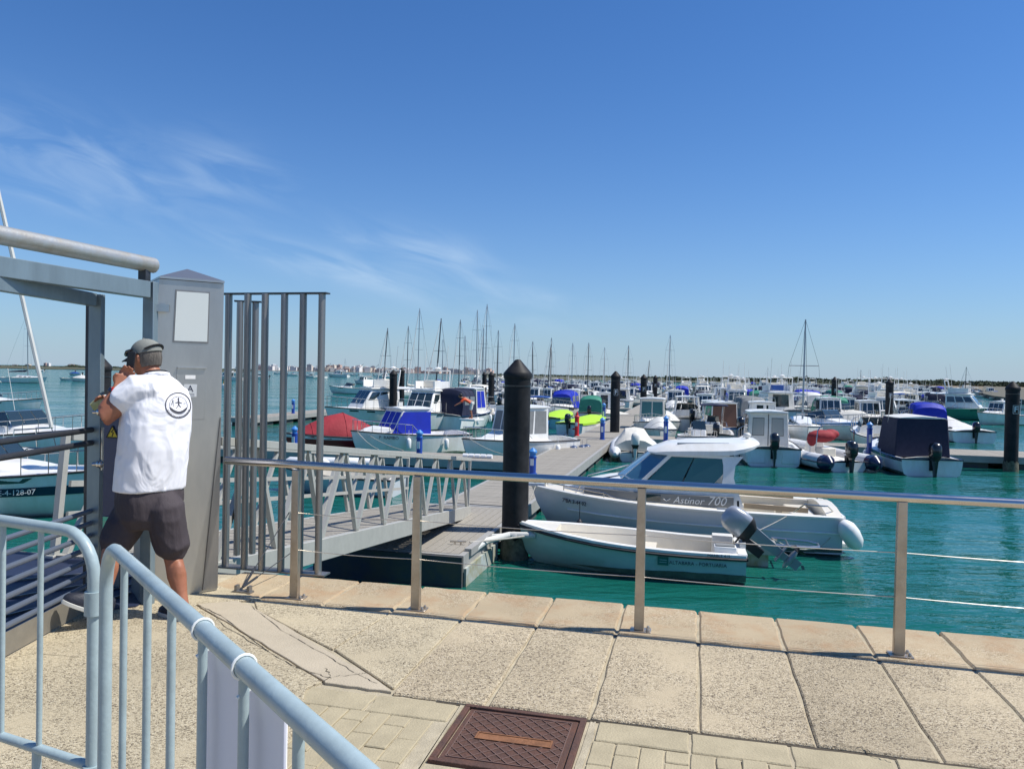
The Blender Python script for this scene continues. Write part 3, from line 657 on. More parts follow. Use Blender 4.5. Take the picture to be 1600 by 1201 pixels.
for p, q in (((-k, 0), (k, 0)), ((k, 0), (0, k*1.7)), ((0, k*1.7), (-k, 0))): m.bar(t0+Vector((p[0]*.94, -.001, p[1]*.94+.003)), t0+Vector((q[0]*.94, -.001, q[1]*.94+.003)), .003, .007)
m.bar(t0+Vector((.008, -.001, .062)), t0+Vector((-.010, -.001, .04)), .003, .006); m.bar(t0+Vector((-.01, -.001, .041)), t0+Vector((.009, -.001, .038)), .003, .005); m.bar(t0+Vector((.009, -.001, .039)), t0+Vector((-.003, -.001, .012)), .003, .006)
m.build('triangle_mark', m_black, eb)
# small steel stands under the gate beside the man
m = MB(); p = at(245, 905); st = empty('turnstile_stub', (p.x-.03, p.y, 0), QA, 'short steel stub with a rounded arm beside the foot of the cabinet', 'bollard')
m.box(-.03, .03, -.03, .03, 0, .33); m.build('stub_post', m_steel, st, bevel=.004); m = MB(); m.tube([(-.09, -.01, .35), (0, -.01, .335), (.10, -.01, .35), (.14, -.01, .37)], .02, 10); m.build('arm', m_steel, st)

# dark steel threshold plates behind the gate, in front of the gangway
rp = MB(); PP = [at(-90, 1060, .012), at(98, 958, .012), at(212, 946, .012), Q(-3.78, 5.28, .012), Q(-5.3, 5.38, .012), Q(-6.4, 5.38, .012)]
rp.add([p for p in PP]+[p-Vector((0, 0, .01)) for p in PP], [tuple(range(6)), tuple(range(11, 5, -1))]+[(i, 6+i, 6+(i+1) % 6, (i+1) % 6) for i in range(6)])
rpo = rp.build('threshold_plate', mat('navy_plate', (.018, .026, .06), .55, var=.3, vscale=4, bump=.2, bscale=60), None, smooth=False); tag(rpo, 'dark navy steel plate on the ground behind the open gate leaf', 'floor plate')
for k in range(4):
    a_ = at(-60, 1010-k*32, .02); b_ = at(205, 925-k*12, .02); m = MB(); m.bar(a_, b_, .012, .012); m.build('plate_rib', m_bar, rpo)
# ================================================================ THE MAN ON THE PHONE
m_skin = mat('tanned_skin', (.36, .15, .085), .5, var=.18, vscale=14, bump=.1, bscale=120, col2=(.29, .11, .06))
m_hair = mat('grey_hair', (.17, .15, .13), .75, var=.6, vscale=40, bump=.8, bscale=160, stretch=(1, 1, .2))
def shirt_mat():
    m = mat('white_cotton', (.80, .80, .83), .85, bump=.15, bscale=420)
    t = m.node_tree; b = t.nodes['Principled BSDF']
    co = N(t, 'ShaderNodeTexCoord'); mp = N(t, 'ShaderNodeMapping'); mp.inputs['Scale'].default_value = (1, 1, .55); mp.inputs['Rotation'].default_value = (0, .5, 0)
    t.links.new(co.outputs['Object'], mp.inputs[0]); n = N(t, 'ShaderNodeTexNoise'); n.inputs['Scale'].default_value = 5.0; n.inputs['Detail'].default_value = 2.5; n.inputs['Distortion'].default_value = 1.4
    t.links.new(mp.outputs[0], n.inputs[0]); bp = N(t, 'ShaderNodeBump'); bp.inputs['Strength'].default_value = .7; bp.inputs['Distance'].default_value = .05
    t.links.new(n.outputs[0], bp.inputs['Height']); t.links.new(bp.outputs[0], b.inputs['Normal']); return m
m_shirt = shirt_mat()
m_short = mat('dark_grey_shorts', (.055, .044, .05), .8, var=.15, vscale=5, bump=.5, bscale=9, bdist=.03, stretch=(1.5, 1.5, .6))
m_cap = mat('faded_grey_cap', (.23, .24, .22), .85, var=.25, vscale=9, bump=.2, bscale=200)
m_blackc = mat('black_cloth', (.012, .012, .015), .6)
m_shoe = mat('dark_shoe', (.015, .018, .03), .6, bump=.3, bscale=60)
m_sole = mat('pale_sole', (.50, .50, .46), .6)
man = empty('person', (-2.45, 4.95, 0), 0, 'man in white T-shirt, grey cap and dark shorts holding a phone to his ear', 'person')
O = Vector((-2.45, 4.95, 0))
def J(px, py, D): return atD(px, py, D)-O
F = Vector((-.72, .69, 0)).normalized(); Lf = Vector((-F.y, F.x, 0))    # facing, and his left
hipR, kneeR, ankR = J(262, 790, 4.90), J(270, 868, 4.93), J(287, 950, 4.86)
hipL, kneeL, ankL = J(210, 790, 4.96), J(174, 862, 4.82), J(162, 936, 4.70)
shL, elL, wrL = J(212, 609, 4.86), J(160, 654, 4.78), J(182, 608, 4.84)
shR, elR, wrR = J(279, 620, 5.10), J(236, 690, 5.22), J(184, 634, 4.99)
neck, head = J(240, 588, 4.98), J(229, 560, 5.0)
torso = [J(233, 790, 4.95), J(235, 740, 4.95), J(240, 690, 4.95), J(244, 645, 4.97), J(248, 612, 4.98), J(246, 592, 4.98)]
def ellip(c, a, b, tilt=0., n=24, up=Vector((0, 0, 1)), w_=None, f_=None, p=2.3):
    w_ = w_ or Lf; f_ = f_ or F; out = []
    for k in range(n):
        t = 2*math.pi*k/n; cx, sx_ = math.cos(t), math.sin(t)
        ex = math.copysign(abs(cx)**(2/p), cx)*a; ey = math.copysign(abs(sx_)**(2/p), sx_)*b
        out.append(c+w_*ex+f_*ey+up*tilt*ey)
    return out
def limb(mb, pts, rs, n=12):
    P = []; r_ = []
    d0 = (pts[0]-pts[1]).normalized(); d1 = (pts[-1]-pts[-2]).normalized()
    P.append(pts[0]+d0*rs[0]*.7); r_.append(rs[0]*.5)
    for p, q in zip(pts, rs): P.append(p); r_.append(q)
    P.append(pts[-1]+d1*rs[-1]*.7); r_.append(rs[-1]*.5); mb.tube(P, r_, n)
# --- body: one continuous skin
B = MB()
limb(B, [hipR, hipR.lerp(kneeR, .5), kneeR, kneeR.lerp(ankR, .15), kneeR.lerp(ankR, .38), kneeR.lerp(ankR, .75), ankR], [.085, .078, .058, .056, .060, .040, .036])
limb(B, [hipL, hipL.lerp(kneeL, .5), kneeL, kneeL.lerp(ankL, .15), kneeL.lerp(ankL, .38), kneeL.lerp(ankL, .75), ankL], [.085, .078, .058, .056, .058, .040, .036])
calf = kneeR.lerp(ankR, .36)-F*.016; B.ball(calf, (.050, .050, .10)); calf = kneeL.lerp(ankL, .36)-F*.014; B.ball(calf, (.048, .048, .095))
B.loft([ellip(torso[0], .14, .11), ellip(torso[1], .16, .13), ellip(torso[2], .17, .14), ellip(torso[3], .17, .12), ellip(torso[4], .14, .09), ellip(torso[5], .07, .06)])
limb(B, [torso[5], neck, head-Vector((0, 0, .03))], [.066, .058, .056])
hf = Vector((-.93, .30, -.22)).normalized(); hu = (Vector((-.05, 0, 1))-hf*Vector((-.05, 0, 1)).dot(hf)).normalized(); hl = hu.cross(hf)
HR = Matrix((hf, hl, hu)).transposed()
def H(f, l, u): return head+hf*f+hl*l+hu*u
B.ball(head+hu*.012, (.098, .076, .105), 16, 12, HR); B.ball(H(.045, 0, -.055), (.055, .052, .055), 14, 10, HR)      # skull, jaw
B.tube([H(.088, 0, .015), H(.118, 0, -.022), H(.098, 0, -.030)], [.010, .016, .010], 8)                            # nose
B.tube([H(.092, .018, -.055), H(.099, 0, -.053), H(.092, -.018, -.055)], [.006, .009, .006], 8)                      # mouth
for s in (1, -1):
    B.tube([H(-.005, s*.076, .020), H(-.016, s*.090, .012), H(-.014, s*.090, -.012), H(-.002, s*.077, -.026)], [.007, .010, .010, .007], 8)
    B.ball(H(.084, s*.030, .012), (.012, .014, .011), 8, 6, HR)
limb(B, [shL, shL.lerp(elL, .5), elL, elL.lerp(wrL, .3), wrL], [.066, .064, .060, .054, .031])
limb(B, [shR, shR.lerp(elR, .5), elR, elR.lerp(wrR, .3), wrR], [.062, .055, .047, .045, .030])
# left hand holding the phone to the ear: palm towards the head, fingers curled round the far edge
hc = J(198, 583, 4.90); hd_ = (J(205, 572, 4.90)-wrL).normalized()
ear = H(-.008, .090, 0)
toh = (ear-hc).normalized(); toh = (toh-hd_*toh.dot(hd_)).normalized(); acr = hd_.cross(toh)
PC = wrL+hd_*.055
B.loft([[wrL+acr*x*.025+toh*y*.018 for x, y in ((-1, -1), (1, -1), (1, 1), (-1, 1))], [PC+acr*x*.040+toh*y*.015 for x, y in ((-1, -1), (1, -1), (1, 1), (-1, 1))], [PC+hd_*.045+acr*x*.040+toh*y*.012 for x, y in ((-1, -1), (1, -1), (1, 1), (-1, 1))]])
for i, (ln, sp_) in enumerate(((.068, -1.0), (.076, -.34), (.072, .34), (.056, 1.0))):
    b0 = PC+hd_*.035+acr*sp_*.032; b1_ = b0+hd_*ln*.45-toh*.004+acr*sp_*.004; b2_ = b1_+hd_*ln*.33+toh*.018; b3 = b2_+hd_*ln*.12+toh*.024
    B.tube([b0, b1_, b2_, b3], [.0105, .0100, .0092, .0078], 8)
t0 = PC-acr*.034-hd_*.015; B.tube([t0, t0-acr*.018+hd_*.022+toh*.008, t0-acr*.014+hd_*.048+toh*.022], [.014, .012, .0095], 8)
# right hand holding the card
rh = (J(166, 626, 4.95)-wrR).normalized(); rc = wrR+rh*.05; ru = rh.cross(Vector((.3, .9, .3))).normalized(); rn = rh.cross(ru)
B.loft([[wrR+ru*x*.024+rn*y*.017 for x, y in ((-1, -1), (1, -1), (1, 1), (-1, 1))], [rc+ru*x*.038+rn*y*.014 for x, y in ((-1, -1), (1, -1), (1, 1), (-1, 1))], [rc+rh*.035+ru*x*.038+rn*y*.012 for x, y in ((-1, -1), (1, -1), (1, 1), (-1, 1))]])
for i, (ln, sp_) in enumerate(((.066, -1.0), (.074, -.34), (.070, .34), (.054, 1.0))):
    b0 = rc+rh*.028+ru*sp_*.031; b1_ = b0+rh*ln*.5+rn*.004; b2_ = b1_+rh*ln*.3+rn*.018; b3 = b2_+rh*ln*.05+rn*.018
    B.tube([b0, b1_, b2_, b3], [.0105, .0100, .0092, .0078], 8)
t0 = rc-ru*.030-rh*.01; B.tube([t0, t0+rh*.03-ru*.012+rn*.018, t0+rh*.055-ru*.004+rn*.028], [.014, .012, .0095], 8)
# feet inside the shoes
def foot(anchor, toe): B.tube([anchor, anchor.lerp(toe, .3)-Vector((0, 0, .035)), anchor.lerp(toe, .6)-Vector((0, 0, .02))], [.036, .032, .02], 10)
toeR = at(262, 975, .0)-O; toeR.z = .045; toeR = Vector((ankR.x-.13, ankR.y+.10, .05))
toeL = J(106, 938, 4.60)
foot(ankR, toeR)
hlL_ = J(168, 966, 4.72); tlL_ = J(88, 938, 4.58); ddL = (tlL_-hlL_).normalized(); B.tube([ankL, hlL_+ddL*.05+Vector((0, 0, .045)), hlL_+ddL*.15+Vector((0, 0, .04))], [.036, .030, .02], 10)
fuse(B, 'body', m_skin, .0075, man, 5)
# --- shirt
S_ = MB()
S_.loft([ellip(J(234, 764, 4.95), .218, .162), ellip(J(236, 735, 4.95), .215, .168), ellip(J(240, 700, 4.95), .212, .172), ellip(J(244, 662, 4.96), .214, .166), ellip(J(247, 636, 4.97), .212, .155, p=2.1),
         ellip(J(248, 618, 4.98), .198, .138, p=2), ellip(J(248, 604, 4.98), .155, .112, p=2), ellip(J(247, 593, 4.98), .108, .090, p=2), ellip(J(245, 585, 4.98), .076, .072, p=2)])
slL = shL.lerp(elL, .44); limb(S_, [shL+Vector((.09, .05, .0)), shL, shL.lerp(elL, .3), slL], [.10, .098, .090, .086])
slR = shR.lerp(elR, .60); limb(S_, [shR-Vector((.10, .05, .03)), shR, shR.lerp(elR, .3), slR], [.09, .080, .078, .075])
for k in range(3):                           # drag folds from the raised arm and creases at the waist
    a = J(214+k*2, 628+k*5, 4.86); b = J(238+k*4, 650+k*8, 4.835); S_.tube([a, a.lerp(b, .5)-Vector((0, .006, 0)), b], [.010, .012, .006], 6)
for (x0, y0, x1, y1) in ():
    a = J(x0, y0, 4.79); b = J(x1, y1, 4.78); S_.tube([a, a.lerp(b, .5), b], [.008, .013, .006], 6)
sh_o = fuse(S_, 'shirt', m_shirt, .0085, man, 7)
def crease(o, amp, f1, seed):
    D_ = {}
    for v in o.data.vertices:
        c = v.co; q = Vector((c.x*f1+c.z*f1*.55, c.y*f1-c.z*f1*.35, c.z*f1*.42+seed)); n_ = noise.noise(q); r_ = 1-abs(n_)*2.4
        q2 = q*2.1+Vector((7, 3, 1)); r2 = 1-abs(noise.noise(q2))*2.4; D_[v.index] = c+v.normal*(amp*(r_*r_ if r_ > 0 else 0)+amp*.3*(r2*r2 if r2 > 0 else 0))
    for i, p in D_.items(): o.data.vertices[i].co = p
crease(sh_o, .0045, 6.0, 11.0)
C = MB(); nb = J(244, 588, 4.98)
C.tube([nb+Lf*.074*math.cos(t)+F*.068*math.sin(t)+Vector((0, 0, .018*math.sin(t)*-1+.004)) for t in [i*math.pi/10 for i in range(20)]], .013, 8, closed=True); C.build('collar', m_shirt, man)
# black lanyard line round the neck
C = MB(); C.tube([nb+Lf*.066*math.cos(t)+F*.060*math.sin(t)+Vector((0, 0, .022-.018*math.sin(t))) for t in [i*math.pi/10 for i in range(20)]], .006, 6, closed=True); C.build('lanyard', m_blackc, man)
# --- emblem printed on the back, laid on the shirt surface
bvh = BVHTree.FromPolygons([v.co.copy() for v in sh_o.data.vertices], [tuple(p.vertices) for p in sh_o.data.polygons])
ec = J(279, 633, 4.7); en = Vector((.50, -.86, .05)).normalized(); ex_ = Vector((0, 0, 1)).cross(-en).normalized()*-1
ex_ = Vector((en.y*-1, en.x, 0)).normalized(); ex_ = ex_ if ex_.x > 0 else -ex_; eu = ex_.cross(-en).normalized(); eu = eu if eu.z > 0 else -eu
rdir = ray(279, 633); o_ = Vector((0, 0, CAM_H))-O
hit = bvh.ray_cast(o_, rdir.normalized()); ec = hit[0] if hit[0] else ec
def onshirt(x, y):
    p = ec+ex_*x+eu*y+en*.25; h = bvh.ray_cast(p, -en); return (h[0]+h[1]*.0025 if h[1].dot(en) > 0 else h[0]-h[1]*.0025) if h[0] else ec+ex_*x+eu*y
E_ = MB()
def pstrip(pts, wd):                         # flat printed stroke
    for i in range(len(pts)-1):
        a, b = Vector(pts[i]), Vector(pts[i+1])
        if (b-a).length < 1e-6: continue
        d = (b-a).normalized(); n_ = Vector((-d.y, d.x))*wd/2; E_.add([onshirt(*(a-n_-d*wd*.2)), onshirt(*(b-n_+d*wd*.2)), onshirt(*(b+n_+d*wd*.2)), onshirt(*(a+n_-d*wd*.2))], [(0, 1, 2, 3)])
RR = .080
pstrip([(RR*math.cos(t), RR*math.sin(t)) for t in [i*math.pi/32 for i in range(65)]], .0065)
pstrip([(RR*.70*math.cos(t), RR*.70*math.sin(t)) for t in [i*math.pi/24 for i in range(49)]], .0022)
pstrip([(-.056+.112*i/10, -.012-.030*math.sin(math.pi*i/10)) for i in range(11)], .006)
pstrip([(-.050+.10*i/10, -.022-.026*math.sin(math.pi*i/10)) for i in range(11)], .010)
pstrip([(0, .036), (0, .002)], .009); pstrip([(-.018, .014), (0, .020), (.02, .012)], .005); pstrip([(0, .004), (-.012, -.014)], .005); pstrip([(0, .004), (.012, -.013)], .005)
pstrip([(-.002, .040), (.002, .046)], .010); pstrip([(-.034, -.010), (-.034, .035), (-.048, -.004)], .003); pstrip([(-.02, -.02), (.045, .015)], .003)
for i in range(19):                          # ring of small letter strokes
    t = R(205)+R(130)*i/18; a = (.070*math.cos(t), .070*math.sin(t)); b = (.077*math.cos(t+.02*(i % 2)), .077*math.sin(t+.02*(i % 2))); pstrip([a, b], .0035)
    if i % 3 == 0: pstrip([(.0735*math.cos(t), .0735*math.sin(t)), (.0735*math.cos(t+.06), .0735*math.sin(t+.06))], .0022)
E_.build('round_emblem', mat('emblem_print', (.06, .06, .075), .8), man, smooth=False)
# --- shorts
T_ = MB(); wz = J(234, 756, 4.95)
T_.loft([ellip(wz, .195, .15), ellip(J(234, 780, 4.95), .205, .165), ellip(J(234, 806, 4.95), .195, .16), ellip(J(234, 822, 4.95), .15, .13)])
hemR, hemL = J(270, 856, 4.93), J(180, 850, 4.86)
limb(T_, [hipR+Vector((-.02, 0, 0)), hipR.lerp(kneeR, .5)+Vector((-.01, 0, 0)), hemR], [.115, .112, .104], 14)
limb(T_, [hipL+Vector((0, 0, -.02)), hipL.lerp(kneeL, .5), hemL], [.115, .113, .100], 14)
for (x0, y0, x1, y1) in ():
    a = J(x0, y0, 4.82); b = J(x1, y1, 4.83); T_.tube([a, a.lerp(b, .5), b], [.006, .012, .006], 6)
crease(fuse(T_, 'shorts', m_short, .0095, man, 6), .006, 5.5, 5.)
P_ = MB(); P_.tube([J(204, 768, 4.84), J(198, 800, 4.84), J(190, 822, 4.87), J(178, 842, 4.93)], .0028, 6); P_.build('side_piping', mat('grey_piping', (.35, .34, .35), .7), man)
# --- cap, glasses, hair
K = MB()
rings = []
for i in range(9):
    a = math.pi/2*(i/8); rings.append([H(.108*math.cos(a)*math.cos(t)-.004, .087*math.cos(a)*math.sin(t), .030+.098*math.sin(a)) for t in [k*2*math.pi/24 for k in range(24)]])
K.loft(rings); K.ball(H(-.004, 0, .129), .007, 8, 5); cap = K.build('cap', m_cap, man)
K = MB(); n_ = 12; top_ = []; bot_ = []
for k in range(n_+1):
    t = -1.25+2.5*k/n_; top_.append(H(.085*math.cos(t)+.012, .078*math.sin(t), .036)); bot_.append(H(.085*math.cos(t)+.012+.085*math.cos(t)**.5 if math.cos(t) > 0 else .1, .080*math.sin(t), .022-.012*abs(math.sin(t))))
K.add(top_+bot_+[p-hu*.005 for p in top_]+[p-hu*.005 for p in bot_], [(k, k+1, n_+1+k+1, n_+1+k) for k in range(n_)]+[(2*n_+2+k, 3*n_+3+k, 3*n_+4+k, 2*n_+3+k) for k in range(n_)]+[(n_+1+k, n_+2+k, 3*n_+4+k, 3*n_+3+k) for k in range(n_)])
K.build('brim', m_blackc, cap)
K = MB(); K.tube([H(-.108*math.cos(t)-.002, .089*math.sin(t), .038+.030*math.cos(t*1.25)) for t in [-.95+1.9*k/10 for k in range(11)]], .013, 8, flat=.5); K.build('strap_gap', m_blackc, cap)
K = MB(); 
K.tube([H(.02, .090, .062), H(.07, .078, .058), H(.112, .04, .052), H(.118, 0, .052), H(.112, -.04, .052)], [.006, .013, .018, .008, .018], 10); K.build('sunglasses', mat('glossy_black', (.01, .01, .012), .1), man)
K = MB(); rings = []
for i in range(5):
    z = .036-.024*i; s_ = (1.0, 1.02, 1.0, .94, .84)[i]; rings.append([H(-.10*s_*math.cos(t)-.002, .082*s_*math.sin(t), z) for t in [-1.45+2.9*k/16 for k in range(17)]]+[H(-.05*math.cos(t), .05*math.sin(t), z) for t in [1.45-2.9*k/16 for k in range(17)]])
K.loft(rings); K.build('hair', m_hair, man)
# --- phone, watch, card, shoes
K = MB(); pc = ear+hl*.022+hf*.012; pd = (Vector((.12, .0, 1))).normalized(); pc = pc+hf*.018-hu*.012; K.bar(pc-pd*.065, pc+pd*.060, .009, .050, up=(hf*1.0+hl*.35)); ph = K.build('mobile_phone', mat('phone_black', (.015, .015, .02), .3), None, bevel=.004, loc=O)
tag(ph, 'black mobile phone held to the ear of the man in the cap', 'mobile phone')
K = MB(); wd_ = (wrL-elL).normalized(); wp = wrL-wd_*.012; o1 = wd_.orthogonal().normalized(); o2 = wd_.cross(o1)
K.loft([[wp+wd_*z+(o1*math.cos(t)+o2*math.sin(t))*r_ for t in [k*math.pi/8 for k in range(16)]] for z, r_ in ((-.012, .036), (-.010, .039), (.010, .038), (.012, .035))]); wt = K.build('wrist_watch', mat('watch_red', (.65, .03, .02), .5), None, loc=O)
tag(wt, "red wrist watch on the man's raised left arm", 'watch')
K = MB(); fd = Vector((-.55, -.8, .2)).normalized(); K.bar(wp+fd*.030-wd_*.014, wp+fd*.030+wd_*.014, .030, .026, up=fd); K.build('watch_face', mat('watch_dark', (.02, .02, .04), .2), wt, bevel=.004)
K = MB(); a, b, c, d = J(141, 630, 5.0), J(155, 617, 5.02), J(170, 622, 5.06), J(149, 641, 5.04); d2 = J(153, 640, 5.05)
K.slab([J(140, 631, 4.90), J(147, 642, 4.92), J(169, 625, 4.94), J(156, 616, 4.92)], .006); K2 = K.build('card', mat('pale_card', (.42, .46, .36), .4, col2=(.3, .33, .08), var=.3, vscale=9), None, loc=O, smooth=False)
tag(K2, "pale green card in the man's right hand beside the gate post", 'card')
def shoe(heel, toe, up, nm):
    d = (toe-heel).normalized(); up = (up-d*up.dot(d)).normalized(); s_ = d.cross(up); L_ = (toe-heel).length; rings = []; sol = []
    for t, w_, h_ in ((-.0, .026, .050), (.06, .034, .075), (.2, .038, .085), (.35, .037, .080), (.5, .040, .066), (.7, .047, .052), (.85, .044, .042), (.96, .030, .030), (1.0, .014, .018)):
        c = heel+d*L_*t; h_ *= nm; prof = [(-1, 0), (-1.02, .35), (-.8, .75), (-.35, 1), (.35, 1), (.8, .75), (1.02, .35), (1, 0)]
        rings.append([c+s_*x*w_+up*(.020+y*h_) for x, y in prof]); sol.append([c+s_*x*(w_+.005)+up*y for x, y in ((-1, 0), (-1.0, .024), (1.0, .024), (1, 0))])
    K = MB(); K.loft(rings); so_ = K.build('shoe', m_shoe, man); K = MB(); K.loft(sol); K.build('sole', m_sole, so_, bevel=.003)
    K = MB()
    for t in (.42, .50, .58): K.tube([heel+d*L_*t+s_*-.024+up*.075, heel+d*L_*t+up*.092-up*(t-.42)*.1, heel+d*L_*t+s_*.024+up*.075], .004, 6)
    K.build('laces', m_sole, so_)
hr = Vector((ankR.x+.03, ankR.y-.03, .0)); shoe(hr, hr+Vector((-.235, .17, 0)).normalized()*.285, Vector((0, 0, 1)), 1.0)
hl_ = J(168, 966, 4.72); tl = J(88, 938, 4.58); dd = (tl-hl_).normalized(); shoe(hl_, hl_+dd*.285, Vector((.15, .1, 1)), 1.35)
# ================================================================ GANGWAY, PONTOONS, PILES
GW0, GW1 = Vector((*Q(-4.48, 5.32)[:2], .0)), Vector((*Q(-5.32, 15.7)[:2], -1.27))
gw = empty('gangway', GW0, 0, 'sloping grey metal gangway with zigzag truss sides down to the pontoon', 'gangway')
gD = (GW1-GW0); gL = gD.length; gd_ = gD.normalized(); gs = gd_.cross(Vector((0, 0, 1))).normalized(); gu = gs.cross(gd_)
def G(s, x, h): return gd_*s+gs*x+gu*h
HW = .68
for sd, nm in ((1, 'near'), (-1, 'far')):
    m = MB(); m.bar(G(.0, sd*HW, -.09), G(gL, sd*HW, -.09), .08, .24, up=gu); m.build('side_beam', m_truss, gw, bevel=.004)
    m = MB(); m.bar(G(.1, sd*HW, 1.02), G(gL-.2, sd*HW, 1.02), .09, .07, up=gu); m.build('top_rail', m_truss, gw, bevel=.004)
    n_ = 9; s0_ = .2; sp = (gL-.5)/n_
    for i in range(n_):
        a = s0_+sp*i
        for p, q in (((a, .02), (a+sp*.46, .985)), ((a+sp*.54, .985), (a+sp, .02))):
            m = MB(); m.bar(G(p[0], sd*HW, p[1]), G(q[0], sd*HW, q[1]), .05, .05, up=gu); m.build('diagonal', m_truss, gw)
    if sd < 0:
        for h in (.36, .62):
            m = MB(); m.bar(G(.1, sd*(HW-.05), h), G(gL-.2, sd*(HW-.05), h), .025, .05, up=gu); m.build('mid_rail', m_truss, gw)
    m = MB(); m.bar(G(gL-.14, sd*HW, .02), G(gL-.14, sd*HW, 1.05), .05, .06, up=gd_); m.bar(G(.06, sd*HW, .02), G(.06, sd*HW, 1.05), .05, .06, up=gd_); m.build('end_post', m_truss, gw)
pm = None
for i in range(int(gL/.125)):
    if pm is None:
        m = MB(); m.box(-.055, .055, -HW+.045, HW-.045, 0, .03); pm = m.mesh('plank', False); pm.materials.append(m_plank)
    o = bpy.data.objects.new('plank', pm); COL.objects.link(o); o.parent = gw
    o.matrix_local = Matrix.Translation(G(.08+.125*i, 0, .0+random.uniform(-.002, .002))) @ Matrix((gd_, gs, gu)).transposed().to_4x4()
m = MB(); m.bar(G(-.0, 0, -.045), G(gL, 0, -.045), .9, .03, up=gu); m.build('deck_underside', m_dark, gw)

PONT = []
m_weed = mat('weed_and_barnacles', (.055, .06, .035), .9, var=.6, vscale=9, bump=.9, bscale=26, col2=(.20, .18, .13))
def pontoon(u0, u1, v0, v1, z, label, along='v', planks=True, fl=True, step=.15, name='pontoon', gapu=0., group='floating pontoons', h=.26):
    """floating deck: planks laid across, a side fascia and separate floats below"""
    root = empty(name, Q((u0+u1)/2, (v0+v1)/2, z), QA, label, 'pontoon', group)
    a, b = (u1-u0)/2, (v1-v0)/2
    m = MB()
    for (x0, x1, y0, y1) in ((-a, -a+.1, -b, b), (a-.1, a, -b, b), (-a+.1001, a-.1001, -b, -b+.1), (-a+.1001, a-.1001, b-.1, b)): m.box(x0, x1, y0, y1, -h, .012)
    m.build('fascia', m_pontf, root, smooth=False)
    if fl:
        m = MB(); L_ = 2*b if along == 'v' else 2*a; n_ = max(1, int(L_/2.2))
        for i in range(n_):
            c = -L_/2+L_*(i+.5)/n_; hw = L_/n_*.36
            if along == 'v': m.box(-a+.12, a-.12, c-hw, c+hw, WZ-z-.35, -h+.02)
            else: m.box(c-hw, c+hw, -b+.12, b-.12, WZ-z-.35, -h+.02)
        m.build('float', m_float, root, smooth=False)
    if planks:
        if along == 'v':
            m = MB(); m.box(-a+.105, a-.105, -step/2+.006, step/2-.006, -.03, .016); me = m.mesh('plank', False); n_ = int((2*b-.2)/step)
        else:
            m = MB(); m.box(-step/2+.006, step/2-.006, -b+.105, b-.105, -.03, .016); me = m.mesh('plank', False); n_ = int((2*a-.2)/step)
        me.materials.append(m_plank); dm = MB(); dm.box(-a+.1, a-.1, -b+.1, b-.1, -.1, -.028); dm.build('underlay', m_dark, root, smooth=False)
        for i in range(n_):
            o = bpy.data.objects.new('plank', me); COL.objects.link(o); o.parent = root; c = (i+.5)*step-n_*step/2
            o.location = (random.uniform(-.004, .004), c, random.uniform(-.002, .002)) if along == 'v' else (c, random.uniform(-.004, .004), random.uniform(-.002, .002))
    else:
        dm = MB(); dm.box(-a+.1, a-.1, -b+.1, b-.1, -.1, .013); dm.build('decking', m_plank, root, smooth=False)
    return root
PZ = -1.4
lp = pontoon(-6.25, -3.62, 12.0, 16.6, PZ, 'landing pontoon with shade-toned front under the foot of the gangway', along='u', step=.16)
m = MB(); m.box(1.316, 1.36, -2.28, -.2, -.62, -.20); m.build('pale_float_side', m_floatl, lp, smooth=False)
m = MB(); m.box(-1.30, 1.31, -2.37, -2.302, -.62, -.0); m.build('shade_toned_float_front', m_float, lp, smooth=False)  # front coloured dark for the gangway's shade and its sunless side
m = MB(); m.box(-1.36, -1.0, -2.32, -2.1, -.45, .03); m.build('rubber_fender', m_black, lp)
def rng(a, b, s):
    while a < b: yield a; a += s
pontoon(-5.62, -3.62, 16.65, 36.6, PZ, 'long grey planked walkway leading out from the gangway between the boats', step=.19)
pontoon(-5.62, -3.62, 36.7, 60.6, PZ, 'grey walkway section just behind the second black pile', step=.6)
for k, (a, b) in enumerate(((60.7, 85), (85.1, 111), (111.1, 137), (137.1, 164), (164.1, 192), (192.1, 221), (221.1, 254))):
    pontoon(-5.62, -3.62, a, b, PZ, 'far stretch of the central grey walkway, %s beyond the second black pile' % ('second', 'third', 'fourth', 'fifth', 'sixth', 'seventh', 'eighth')[k], planks=False)
fz = -1.52
pontoon(-3.6, 1.55, 14.88, 15.66, fz, 'narrow pale planked finger between the small open boat and the grey cabin boat', along='u', step=.28, fl=False, h=.14)
m = MB(); ff = empty('finger_float', Q(-1, 15.27, WZ), QA, 'tubular float and loop handle at the end of the finger pontoon', 'float')
m.box(-2.3, 2.4, -.28, .28, -.3, .215); m.build('float_body', m_floatl, ff, smooth=False)
m = MB(); lpp = [(2.5, -.3, .42), (3.1, -.34, .42), (3.28, -.25, .42), (3.3, .05, .42), (3.15, .22, .42), (2.5, .34, .42)]; m.tube(lpp, .025, 8); m.tube([(2.75, -.32, .42), (2.75, .29, .42)], .015, 6); m.build('loop_handle', m_steel, ff)
CROSS = [(37.2, 39.2), (54.0, 55.6), (70.6, 72.2), (87.4, 89.0), (104.4, 106), (121.6, 123.2), (139, 140.6), (157, 158.6), (177, 178.6), (199, 200.6), (224, 225.6), (252, 254)]
RIGHT = [9.3, 14.2, 18.5, 23, 28, 33, 38, 44, 51, 60, 70, 84]; LEFT = [-5.7, -17, -20, -23, -27, -33, -38, -44, -50, -57, -66, -78]
ordn = ['first', 'second', 'third', 'fourth', 'fifth', 'sixth', 'seventh', 'eighth', 'ninth', 'tenth', 'eleventh', 'twelfth', 'thirteenth', 'fourteenth', 'fifteenth', 'sixteenth', 'seventeenth', 'eighteenth', 'nineteenth', 'twentieth']
